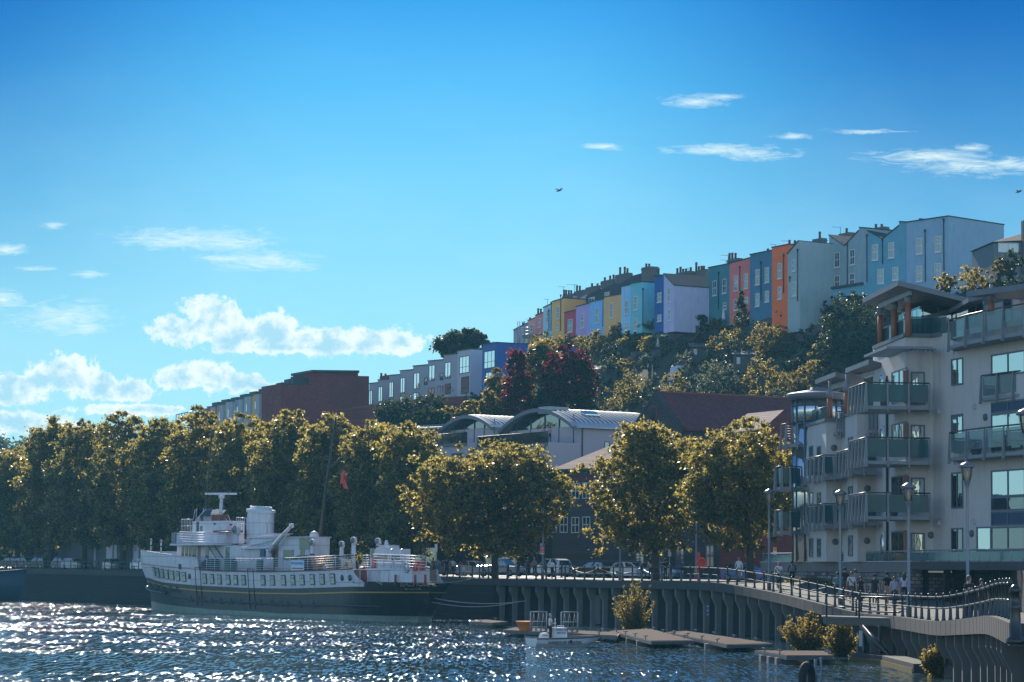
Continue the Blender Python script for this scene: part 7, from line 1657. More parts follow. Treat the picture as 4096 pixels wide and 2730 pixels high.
# bollards and chains along the kerb
BP = []
for x, yb, lb in [(1932, 2312, 'black chain bollard right of the ship stern'), (2033, 2312, 'black chain bollard before the silver pickup'), (2246, 2312, 'black chain bollard near the man in white'), (2279, 2306, 'short black bollard left of the dark hatchback'), (2391, 2313, 'black chain bollard right of the dark hatchback'), (2565, 2315, 'black chain bollard before the white hatchback'), (2682, 2318, 'black chain bollard right of the white hatchback')]:
    q = ground_at(x, yb); b = post_mb(q, 1.15, 1.3); b.build('bollard', m_black, None, lb, 'bollard', 'black bollards along the promenade'); BP.append(q)
for i, j, lb in [(0, 1, 'slack chain before the silver cars'), (1, 2, 'long slack chain before the white car'), (3, 4, 'slack chain before the dark hatchback'), (4, 5, 'slack chain left of the white hatchback'), (5, 6, 'slack chain before the white hatchback')]:
    a, c = BP[i] + UPV * .95, BP[j] + UPV * .95; b = MB(); b.tube([a.lerp(c, t) - UPV * .55 * 4 * t * (1 - t) for t in np.linspace(0, 1, 14)], .035, 5); b.build('chain', m_grey_m, None, lb, 'chain', 'chains between the bollards')

# ------------------------------------------------------------------ cars
m_tyre, m_rim, m_carg = M('tyre', (.02, .02, .02), .8), M('rim', (.35, .36, .38), .3, metal=.7), M_pane('car_glass', (.02, .028, .034), .28, .03, .002)
def car(label, x, d, yaw, col, kind='hatch', hgt=None, group='cars parked along the road'):
    q = ground_px(x, d); q.z -= .10
    mt = M('car_' + '_'.join(str(int(c * 255)) for c in col), col, .22, .03, spec=.6)
    t = thing('parked_car', label, 'car', tuple(q), group); f = Vector((math.cos(yaw), math.sin(yaw), 0)); r = Vector((f.y, -f.x, 0)); W_ = lambda a, s, z: q + f * a + r * s + UPV * z
    if kind == 'hatch': L, H, prof = 3.95, 1.46, [(-1.95, .38), (-1.97, .75), (-1.86, .98), (.70, .96), (1.55, .82), (1.95, .62), (1.97, .35), (1.9, .22), (-1.85, .22)]; cab = [(-1.86, .97), (-1.55, 1.38), (-1.0, 1.46), (.05, 1.44), (.88, .95)]
    elif kind == 'suv': L, H, prof = 4.5, 1.72, [(-2.2, .42), (-2.22, .9), (-2.15, 1.08), (1.0, 1.06), (2.0, .95), (2.2, .72), (2.22, .4), (2.1, .28), (-2.1, .28)]; cab = [(-2.15, 1.07), (-1.95, 1.6), (-1.4, 1.72), (.2, 1.70), (1.1, 1.05)]
    else: L, H, prof = 5.0, 1.75, [(-2.45, .5), (-2.47, 1.02), (-.7, 1.05), (1.1, 1.05), (2.2, .92), (2.45, .7), (2.47, .42), (2.35, .3), (-2.35, .34)]; cab = [(-.75, 1.04), (-.62, 1.66), (-.4, 1.75), (.45, 1.73), (1.15, 1.04)]
    hw = .85
    b = MB(); n = len(prof)
    rings = [(hw - .10, .02), (hw, 0.0), (hw - .10, .02)]
    secs = []
    for s, ins in [(-hw, .10), (-hw * .93, 0), (0, 0), (hw * .93, 0), (hw, .10)]: secs.append([W_(a * (1 - ins * .06), s, .3 + (z - .3) * (1 - ins * .35)) for a, z in prof])
    vs = [v for s in secs for v in s]; fs = [(i * n + j, i * n + (j + 1) % n, (i + 1) * n + (j + 1) % n, (i + 1) * n + j) for i in range(4) for j in range(n)] + [tuple(range(n))[::-1], tuple(4 * n + j for j in range(n))]
    b.add(vs, fs); m = len(cab); secs = [[W_(a, s * (1 if k in (0, m - 1) else .80), z) for k, (a, z) in enumerate(cab)] for s in (-hw * .95, hw * .95)]
    b.add(secs[0] + secs[1], [(k, k + 1, m + k + 1, m + k) for k in range(m - 1)] + [tuple(range(m))[::-1], tuple(range(m, 2 * m))]); body = b.build('body', mt, t)
    def gpane(pts, nm):
        g = MB(); ctr = sum(pts, Vector()) / len(pts); nn = (pts[1] - pts[0]).cross(pts[2] - pts[0]).normalized(); mid = W_(0, 0, 1.0)
        if nn.dot(ctr - mid) < 0: nn = -nn
        g.extrude([ctr + (p - ctr) * .86 + nn * .012 for p in pts], nn * .006); g.build(nm, m_carg, t)
    S0, S1 = secs
    for S in (S0, S1):
        k = m // 2; mid_t = S[m - 3].lerp(S[m - 2], .35); base = lambda f_: S[0].lerp(S[m - 1], f_)
        gpane([base(.05), base(.52), S[m - 3].lerp(S[m - 2], .3), S[m - 3], S[1]] if m == 5 else [base(.1), base(.9), S[3], S[1]], 'side_window'); gpane([base(.55), base(.97), S[m - 2].lerp(S[m - 1], .05), S[m - 3].lerp(S[m - 2], .4)], 'side_window')
    gpane([S0[m - 2], S1[m - 2], S1[m - 1], S0[m - 1]], 'windscreen'); gpane([S0[0], S1[0], S1[1], S0[1]], 'rear_window')
    for a in (-L * .31, L * .31):
        for s in (-1, 1):
            w = MB(); w.lathe([(.18, -.10), (.31, -.09), (.31, .09), (.18, .10)], W_(a, s * (hw - .09), .31), 16, ax=r); wo = w.build('wheel', m_tyre, t); w = MB(); w.lathe([(.19, 0), (.17, .025), (.05, .03)], W_(a, s * (hw + .012), .31), 10, ax=r * s); w.build('rim', m_rim, wo)
    for s in (-1, 1):
        w = MB(); w.obox(W_(L / 2 - .16, s * .62 - .16, .60), f * .14, r * .32, UPV * .15); w.build('headlight', M('headlight', (.7, .72, .74), .1), t)
        w = MB(); w.obox(W_(-L / 2 - .012, s * .66 - .12, .72), f * .1, r * .24, UPV * .2); w.build('tail_light', M('tail_light', (.35, .01, .01), .25), t)
        w = MB(); w.obox(W_(.62, s * .88 - .08, .95), f * .12, r * .16, UPV * .12); w.build('mirror', mt, t)
    w = MB(); w.obox(W_(L / 2 - .03, -.4, .36), f * .04, r * .8, UPV * .16); w.build('grille', m_black, t)
    return t
SIL, WHT, BLK, BLU, GRY = (.30, .32, .33), (.72, .73, .74), (.018, .02, .024), (.02, .07, .30), (.10, .12, .14)
car('white small hatchback parked facing right behind the railing', 2533, 221, -.62, WHT)
car('black hatchback parked nose left under the paired casements', 2374, 226, 2.45, BLK)
car('white hatchback seen from behind next to the red information board', 2206, 231, 2.2, WHT, 'suv')
car('silver pickup with an open back by the golden plane tree trunk', 2008, 237, -.62, SIL, 'pickup')
car('silver hatchback parked left of the pickup', 1908, 240, -.62, SIL)
car('grey hatchback parked behind the people at the ship stern', 1803, 243, -.5, GRY)
car('silver grey hatchback half hidden by the ship red lockers', 1690, 246, -.62, (.22, .25, .27))
car('pale blue grey car partly hidden by a plane trunk', 2640, 216, -.62, (.20, .28, .36))
car('deep blue car parked behind the walking man in the pale shirt', 2985, 196, -.7, BLU)
car('silver car with a bright bonnet between two trunks left of the ship', 455, 303, -1.1, SIL)
car('black car, leftmost of the dark row under the trees', 66, 330, -.5, BLK); car('black estate car in the middle of the dark row under the trees', 108, 326, -.5, (.03, .03, .035)); car('black car with red lights at the right end of the dark row', 150, 322, 2.6, BLK)
car('dark off roader with a sunlit roof at the far left', 42, 340, -.5, GRY, 'suv'); car('dark blue car beside a trunk left of the silver car', 258, 316, -.8, (.03, .05, .08)); car('light silver car half behind a trunk', 300, 312, -.8, (.34, .36, .38)); car('white car just left of the ship bow', 580, 296, -.8, WHT)

# ------------------------------------------------------------------ people
m_skin = M('skin', (.42, .24, .17), .6, .08); m_skin2 = M('skin_dark', (.09, .05, .035), .6, .08)
def cloth(c): return M('cloth_%d_%d_%d' % tuple(int(q * 255) for q in c), c, .85, .15, 8)
def person(label, q, yaw, top, low, hair=(.03, .02, .015), shorts=False, sleeve='short', hgt=1.72, stride=.0, cap=None, bag=None, longhair=False, skirt=False, fold=False, cycle=False, skin=None, stout=1.0, hold=None, name='person', hoody=False):
    k = hgt / 1.72; sk = skin or m_skin
    V, E, Rr, K = [], [], [], []
    def v(p, r, kind, par=None):
        V.append(Vector(p) * k); Rr.append((r if isinstance(r, tuple) else (r, r))); K.append(kind)
        if par is not None: E.append((par, len(V) - 1))
        return len(V) - 1
    s = stout
    pel = v((0, 0, .95), (.145 * s, .105 * s), 'low'); bel = v((0, .0, 1.10), (.135 * s, .10 * s), 'top', pel); ch = v((0, -.01, 1.30), (.165 * s, .11 * s), 'top', bel); nk0 = v((0, -.015, 1.43), (.085, .07), 'top', ch); nk = v((0, 0, 1.50), .052, 'skin', nk0)
    hd = v((0, .012, 1.58), (.075, .088), 'skin', nk); ht = v((0, .0, 1.665), (.070, .082), 'skin', hd); v((0, .10, 1.585), .014, 'skin', hd)
    for sg in (-1, 1):
        sw = stride * sg
        hip = v((.085 * sg, 0, .90), .088 * s, 'low', pel)
        if cycle: kn = (.10 * sg, .34 - .10 * (sg > 0), .72 - .16 * (sg > 0)); an = (.10 * sg, .18, .30 - .18 * (sg > 0)); to = (.10 * sg, .33, .26 - .18 * (sg > 0))
        else: kn = (.095 * sg, .42 * sw + .02, .50); an = (.10 * sg, .78 * sw - (.10 if sw < 0 else 0), .09 + (.06 if sw < -.05 else 0)); to = (an[0] + .015 * sg, an[1] + .15, an[2] - .05)
        mid = tuple((a + b) / 2 for a, b in zip((.088 * sg, 0, .90), kn)); m_ = v(mid, .078 * s, 'low', hip); kk = v(kn, .056, 'skin' if shorts else 'low', m_); cm = tuple(a * .6 + b * .4 for a, b in zip(kn, an)); c_ = v(cm, .054, 'skin' if shorts else 'low', kk); aa = v(an, .036, 'skin' if shorts else 'low', c_); hl = v((an[0], an[1] - .01, an[2] - .045), .036, 'shoe', aa); v(to, .032, 'shoe', hl)
        sh = v((.165 * sg, -.01, 1.40), .062, 'top', ch)
        if cycle: el = (.25 * sg, .14, 1.16); wr = (.24 * sg, .36, 1.02); dirn = Vector((0, .8, -.3))
        elif fold: el = (.24 * sg, .03, 1.14); wr = (-.03 * sg, .20, 1.17); dirn = Vector((-sg, .1, .1))
        elif hold == sg or hold == 2: el = (.22 * sg, .03, 1.13); wr = (.13 * sg, .24, 1.12); dirn = Vector((-.5 * sg, .8, .2))
        else: el = (.235 * sg, -.35 * sw - .02, 1.14); wr = (.25 * sg, -.62 * sw + .06, .90); dirn = Vector((0, .15, -1))
        e_ = v(el, .042, 'top' if sleeve == 'long' else 'skin', sh) if sleeve != 'short' else None
        if e_ is None: a_ = v(tuple(a * .5 + b * .5 for a, b in zip((.165 * sg, -.01, 1.40), el)), .050, 'top', sh); e_ = v(el, .040, 'skin', a_)
        w_ = v(wr, .029, 'top' if sleeve == 'long' else 'skin', e_); dirn.normalize(); hp = Vector(wr) + dirn * .08; h_ = v(tuple(hp), (.034, .022), 'skin', w_)
        side = dirn.cross(Vector((1, 0, 0)) if abs(dirn.x) < .8 else Vector((0, 0, 1))).normalized()
        for f_, (o_, ln) in enumerate([(-.028, .058), (-.010, .070), (.009, .066), (.027, .050)]):
            p1 = hp + side * o_ + dirn * .03; i1 = v(tuple(p1), .0095, 'skin', h_); v(tuple(p1 + dirn * ln * .8 + Vector((-.02 * sg, .01, 0))), .007, 'skin', i1)
        p1 = hp - dirn * .02 + side * -.035; i1 = v(tuple(p1), .011, 'skin', h_); v(tuple(p1 + dirn * .045 - side * .02), .008, 'skin', i1)
    me = bpy.data.meshes.new('b'); me.from_pydata([tuple(p) for p in V], E, []); ob = bpy.data.objects.new('b', me); COL.objects.link(ob)
    ob.modifiers.new('s', 'SKIN'); sd_ = me.skin_vertices[0].data
    for i, r in enumerate(Rr): sd_[i].radius = (r[0] * k, r[1] * k); sd_[i].use_root = (i == 0)
    ss = ob.modifiers.new('u', 'SUBSURF'); ss.levels = 1; ss.render_levels = 1
    dg = bpy.context.evaluated_depsgraph_get(); nm = bpy.data.meshes.new_from_object(ob.evaluated_get(dg)); bpy.data.objects.remove(ob); bpy.data.meshes.remove(me)
    mats = {'skin': sk, 'top': cloth(top), 'low': cloth(low), 'shoe': M('shoe', (.06, .055, .05), .6)}; order = list(mats); nm.materials.clear()
    for o_ in order: nm.materials.append(mats[o_])
    JP = np.array([tuple(p) for p in V]); segs = [(a, b) for a, b in E]; A_ = JP[[a for a, b in segs]]; B_ = JP[[b for a, b in segs]]; D_ = B_ - A_; L2 = (D_ ** 2).sum(1) + 1e-9
    idx = []
    for p in nm.polygons:
        c = np.array(p.center); tt = np.clip(((c - A_) * D_).sum(1) / L2, 0, 1); ds = np.linalg.norm(A_ + D_ * tt[:, None] - c, axis=1); j = int(ds.argmin()); idx.append(order.index(K[segs[j][1]] if tt[j] > .35 else K[segs[j][0]]))
    nm.polygons.foreach_set('material_index', idx); nm.polygons.foreach_set('use_smooth', [True] * len(idx)); nm.update()
    o = bpy.data.objects.new(name, nm); COL.objects.link(o); o.location = q; o.rotation_euler = (0, 0, yaw); ORG[o] = Vector((0, 0, 0)); tag(o, label, 'person')
    def kid(mb, n_, mt): mb.v = [tuple(Vector(p) * k) for p in mb.v]; return mb.build(n_, mt, o)
    hm = M('hair_%d' % int(hair[0] * 1000), hair, .6, .2, 10)
    if cap: b = MB(); b.lathe([(.102, 1.60), (.105, 1.66), (.085, 1.73), (.03, 1.76)], (0, -.005, 0), 12, squash=(.92, 1.1)); b.obox((-.07, .08, 1.625), (.14, 0, 0), (0, .09, -.015), (0, 0, .014)); kid(b, 'cap', cloth(cap))
    if not cap or longhair:
        b = MB(); b.lathe([(.095, 1.56), (.102, 1.63), (.088, 1.71), (.03, 1.755)], (0, -.022, 0), 12, squash=(.92, 1.05))
        if longhair: b.lathe([(.04, 1.28), (.10, 1.36), (.095, 1.58), (.08, 1.66)], (0, -.06, 0), 10, squash=(1.05, .55))
        kid(b, 'hair', hm)
    if skirt: b = MB(); b.lathe([(.26, .42), (.20, .75), (.15, 1.02), (.13, 1.06)], (0, 0, 0), 14, squash=(1, .8)); kid(b, 'skirt', cloth(low if skirt is True else skirt))
    if bag == 'back': b = MB(); b.lathe([(.10, 1.02), (.17, 1.06), (.16, 1.34), (.08, 1.40)], (0, -.19, 0), 12, squash=(1, .5)); kid(b, 'backpack', cloth((.13, .14, .16)))
    if bag == 'carry': b = MB(); b.obox((.17, .0, .44), (.05, 0, 0), (0, .34, 0), (0, 0, .36)); b.tube([(.2, .06, .80), (.22, .12, .86), (.22, .2, .86), (.2, .28, .80)], .012, 4); kid(b, 'carrier_bag', cloth((.62, .63, .62)))
    if bag == 'strap': b = MB(); b.tube([(.15, .09, 1.40), (.02, .135, 1.22), (-.14, .10, 1.05)], .022, 4); kid(b, 'strap', cloth((.02, .025, .03)))
    return o
BK_, WH_, NV = (.015, .016, .02), (.62, .62, .63), (.02, .03, .06)
def put(x, y, *a, **kw):
    q = ground_at(x, y); return person(a[0], q, *a[1:], **kw)
A_, T_ = 0.0, math.pi                    # 0 = walking away, pi = towards the camera
put(2955, 2328, 'person in pale shirt and beige trousers walking away with a white carrier bag', A_, (.50, .54, .55), (.36, .30, .25), sleeve='long', stride=.24, hair=(.16, .15, .14), bag='carry', hgt=1.76)
put(3349, 2419, 'person in teal T-shirt and dark shorts walking by the lamp post, holding something', T_ - .2, (.05, .17, .22), (.04, .04, .05), shorts=True, stride=.22, hold=2, hgt=1.80)
put(3380, 2396, 'person in black top and cap seen from behind, left of the group', A_ + .1, BK_, (.05, .05, .05), shorts=True, stride=.15, cap=BK_, hgt=1.82)
put(3406, 2416, 'person in white T-shirt and patterned shorts with sunglasses and shoulder bag', T_, (.55, .54, .58), (.10, .08, .07), shorts=True, stride=.2, bag='strap', hair=(.12, .06, .03), hgt=1.78)
put(3422, 2400, 'person in grey green T-shirt partly behind the one in white', A_, (.16, .20, .20), (.05, .06, .08), stride=.1, hair=(.08, .04, .02), hgt=1.76)
put(3443, 2424, 'woman in sleeveless black dress with dark hair in the group', T_, BK_, BK_, sleeve='none', stride=.1, longhair=True, hgt=1.62, skirt=True)
put(3499, 2424, 'man in black T-shirt, black trousers and cap walking towards the camera', T_, BK_, (.025, .028, .035), stride=.16, cap=BK_, hgt=1.74)
put(3548, 2418, 'man in black top and beige shorts with a cap walking away', A_ + .15, BK_, (.34, .27, .22), shorts=True, stride=.2, cap=(.02, .02, .022), hgt=1.78)
put(3578, 2434, 'woman in navy dungarees over a pale top with sunglasses on her head', T_ + .1, (.25, .28, .36), NV, stride=.1, hair=(.10, .05, .03), stout=1.22, hgt=1.70, skirt=NV)
put(3618, 2421, 'woman in lilac vest and black trousers with long dark hair, seen from behind', A_ - .3, (.42, .40, .58), BK_, sleeve='none', stride=.12, longhair=True, hgt=1.74)
person('man in black T-shirt with folded arms behind the near lamp post', ground_px(3877, 96), T_ + .4, BK_, NV, fold=True, hair=(.14, .07, .03), hgt=1.80)
person('woman with long brown hair and a fringe leaning by the near railing', ground_px(3926, 97), T_ - .2, (.03, .03, .035), NV, longhair=True, hair=(.05, .022, .012), hgt=1.70)
for x, y, lb, yw, tp, lw, kw in [(1732, 2304, 'person in dull red dress by the ship stern rail', A_, (.18, .06, .06), (.16, .06, .06), dict(skirt=True)), (1752, 2305, 'person in grey blue top next to the one in dull red', A_, (.12, .16, .22), (.10, .12, .16), {}),
    (1787, 2305, 'person in dark clothes between the grey blue and white tops', A_, BK_, BK_, {}), (1812, 2308, 'person in white T-shirt and black trousers with head bowed', A_ + .8, WH_, BK_, dict(stride=.1)), (1840, 2308, 'child in white by the woman in dark red', A_, (.5, .5, .52), (.36, .36, .38), dict(hgt=1.25)),
    (1855, 2308, 'woman in dark red top and long pale skirt', A_, (.14, .02, .04), (.50, .50, .52), dict(skirt=True, longhair=True)), (2073, 2313, 'person in black T-shirt and blue jeans near the silver pickup', A_ + .6, BK_, (.05, .10, .20), dict(fold=True)), (2110, 2305, 'person in dark maroon seen from behind left of the cyclist woman', A_, (.06, .02, .05), BK_, {}),
    (2137, 2308, 'woman in sleeveless grey top facing the camera left of the lamp post', T_, (.14, .17, .18), BK_, dict(sleeve='none', longhair=True, hair=(.12, .06, .03))), (2178, 2314, 'person in violet blue top at the foot of the lamp post', A_, (.07, .07, .25), BK_, {}), (2208, 2317, 'man in white long sleeves and black trousers with white shoes, hands together', T_ + .5, WH_, BK_, dict(sleeve='long', hold=2, stride=.18)),
    (2602, 2322, 'woman in pale pink top beside the plane trunk', A_, (.45, .34, .38), BK_, dict(longhair=True)), (2662, 2322, 'person in black leaning by the railing with a pale bag', A_, BK_, BK_, dict(bag='carry'))]:
    put(x, y, lb, yw, tp, lw, **kw)
K_, w_, s_, ze_ = BARREL
for f, lb in ((.18, 'person in pink top on the curved roof balcony, right of the pair'), (.32, 'person in pink top on the curved roof balcony, left of the pair')):
    q = K_ + s_ * 8.4 * f + w_ * 1.2; person(lb, Vector((q.x, q.y, ze_ - 1.9)), T_, (.34, .15, .20), BK_)
def bicycle(q, yaw, lb):
    t = thing('bicycle', lb, 'bicycle', tuple(q)); f = Vector((-math.sin(yaw), math.cos(yaw), 0)); r = Vector((f.y, -f.x, 0)); W_ = lambda a, z, s=0: q + f * a + UPV * z + r * s
    for a in (-.52, .52):
        b = MB(); b.tube([W_(a + .33 * math.cos(w), .34 + .33 * math.sin(w)) for w in np.linspace(0, 2 * math.pi, 25)], .018, 5); wo = b.build('wheel', m_tyre, t)
        b = MB()
        for w in np.linspace(0, math.pi, 6, endpoint=False): b.tube([W_(a - .32 * math.cos(w), .34 - .32 * math.sin(w)), W_(a + .32 * math.cos(w), .34 + .32 * math.sin(w))], .004, 3)
        b.build('spokes', m_rim, wo)
    b = MB()
    for p1, p2 in [((-.52, .34), (-.08, .30)), ((-.08, .30), (-.22, .82)), ((-.52, .34), (-.20, .75)), ((-.20, .76), (.36, .80)), ((-.08, .30), (.38, .72)), ((.36, .92), (.52, .34))]: b.tube([W_(*p1), W_(*p2)], .018, 5)
    b.build('frame', M('bike_frame', (.03, .03, .035), .35), t); b = MB(); b.obox(W_(-.32, .84, -.07), f * .24, r * .14, UPV * .05); b.build('saddle', m_black, t)
    b = MB(); b.tube([W_(.30, 1.0, -.28), W_(.38, .96, -.08), W_(.38, .96, .08), W_(.30, 1.0, .28)], .016, 5); b.build('handlebar', m_black, t)
for x, y, yw, lbb, lb, tp, kw in [(3115, 2357, T_ - .15, 'bicycle ridden by the person in the pink cap', 'person in white T-shirt and pink cap riding a bicycle towards the camera', (.60, .60, .62), dict(cap=(.55, .20, .22), bag='strap', low=(.03, .05, .09))), (3168, 2351, A_, 'bicycle ridden by the person in black', 'person in black jacket with a grey backpack riding a bicycle away', BK_, dict(sleeve='long', bag='back', low=BK_, cap=BK_, skin=m_skin2))]:
    q = ground_at(x, y); bicycle(q, yw, lbb); kw = dict(kw); lw = kw.pop('low'); f = Vector((-math.sin(yw), math.cos(yw), 0)); person(lb, q - f * .22, yw, tp, lw, cycle=True, hgt=1.74, **kw)

# ------------------------------------------------------------------ pontoons, launch and harbour gear
def pontoon(corners, lb, z=.44, cleats=4, group='floating pontoons below the quay'):
    pts = []
    for x, y in corners: r = ray(x, y); pts.append(Vector((0, 0, HC)) + r * ((z - HC) / r.z))
    ctr = sum(pts, Vector()) / 4; t = thing('pontoon', lb, 'pontoon', (ctr.x, ctr.y, 0), group); p2 = [tuple(p.to_2d()) for p in pts]
    b = MB(); b.prism(p2, z - .06, z); b.build('deck', m_wood, t); b = MB(); b.prism([tuple((Vector(p) - ctr.to_2d()) * 1.015 + ctr.to_2d()) for p in p2], z - .22, z - .03); b.build('frame', M('pontoon_edge', (.10, .105, .11), .6, .3, streak=.4), t)
    e = [(pts[i], pts[(i + 1) % 4]) for i in range(4)]
    for i in range(3):
        for a, c in (e[0], e[2]): q = a.lerp(c, (i + .5) / 3); q = q.lerp(ctr, .25); m = MB(); m.box((q.x, q.y, .05), (1.0, .9, .42)); m.build('float', m_concl, t)
    for i in range(cleats):
        for a, c in (e[0], e[2]): q = a.lerp(c, (i + .5) / cleats).lerp(ctr, .06); m = MB(); m.tube([q, q + UPV * .16], .035, 5); m.tube([q + UPV * .17 - Vector((.14, 0, 0)), q + UPV * .17 + Vector((.14, 0, 0))], .03, 5); m.build('cleat', m_grey_m, t)
    return ctr
pontoon([(2016, 2520), (2466, 2543), (2478, 2530), (2060, 2510)], 'narrow left pontoon carrying the upright gangway gates')
pontoon([(2440, 2524), (2604, 2563), (2772, 2561), (2600, 2515)], 'middle pontoon end behind the bow of the launch')
pontoon([(2664, 2529), (2906, 2577), (3088, 2574), (2745, 2524)], 'long brown decked pontoon under the quay columns')
pontoon([(3020, 2602), (3147, 2622), (3330, 2622), (3300, 2604)], 'low separate pontoon with a short pile near the russet bush', cleats=2)
pontoon([(1877, 2486), (1968, 2492), (2030, 2487), (1940, 2478)], 'old grey raft afloat right of the ship stern', cleats=1)
q = P(3163, 2580, 139); b = MB(); b.lathe([(.16, 0), (.16, .75), (.20, .76), (.20, .84), (.05, .9)], Vector((q.x, q.y, .5)), 10); b.build('mooring_pile', M('pile_grey', (.16, .17, .18), .7), None, 'short grey pile standing on the separate low pontoon', 'pile')
for x, ytop, d, lb, r_, in [(3262, 2640, 97, 'grey steel mooring pole rising from the water near the bottom right', .10), ]:
    q = P(x, ytop, d); b = MB(); b.tube([Vector((q.x, q.y, -.8)), Vector((q.x, q.y, q.z))], r_ * .6, 8); b.tube([Vector((q.x + .22, q.y, -.8)), Vector((q.x + .22, q.y, q.z + .1))], r_ * .5, 8); b.tube([Vector((q.x - .05, q.y, q.z - .4)), Vector((q.x + .3, q.y, q.z - .4))], .04, 5); b.build('mooring_pole', m_grey_m, None, lb, 'pole')
q = P(3228, 2690, 96); b = MB(); pts = [Vector((q.x + .02 * math.sin(w), q.y, .22 + .52 * math.cos(w))) + Vector((.20 * math.sin(w), .3 * math.sin(w), 0)) for w in np.linspace(0, 2 * math.pi, 18)]; b.tube(pts, .17, 8); b.build('tyre_fender', m_tyre, None, 'black tyre fender beside the grey mooring pole', 'tyre')
def gate(x0, x1, y0, y1, d, lb):
    a, c = P(x0, y1, d), P(x1, y1, d + .5); h = P(x0, y0, d).z - a.z; a.z = c.z = .5; h = P(x0, y0, d).z - .5; t = thing('gangway_gate', lb, 'gate', tuple(a), 'upright steel gates on the pontoon'); X = c - a
    m = M('galvanised', (.36, .37, .39), .5, .2, 4, metal=.3); b = MB()
    for f in (0, 1): b.tube([a + X * f, a + X * f + UPV * h], .05, 5)
    for f in (.0, .22, .5, 1.0): b.tube([a + UPV * h * f, c + UPV * h * f], .04, 5)
    b.build('frame', m, t); b = MB()
    for f in (.2, .5, .8): b.tube([a + X * (f - .13), a + X * f + UPV * h * .97, a + X * (f + .13)], .028, 4)
    b.build('bracing', m, t)
gate(2122, 2186, 2448, 2520, 153, 'upright steel lattice gate beside the orange bin'); gate(2245, 2311, 2449, 2522, 152, 'upright steel lattice gate behind the launch console')
q = P(2103, 2518, 154); b = MB(); b.lathe([(.38, 0), (.42, .1), (.58, .52), (.64, .54), (.64, .62), (.52, .6)], Vector((q.x, q.y, .5)), 16, squash=(1.0, .8)); b.build('orange_bin', M('bin_orange', (.62, .17, .03), .5, .1), None, 'orange flared plastic bin on the pontoon end', 'bin')

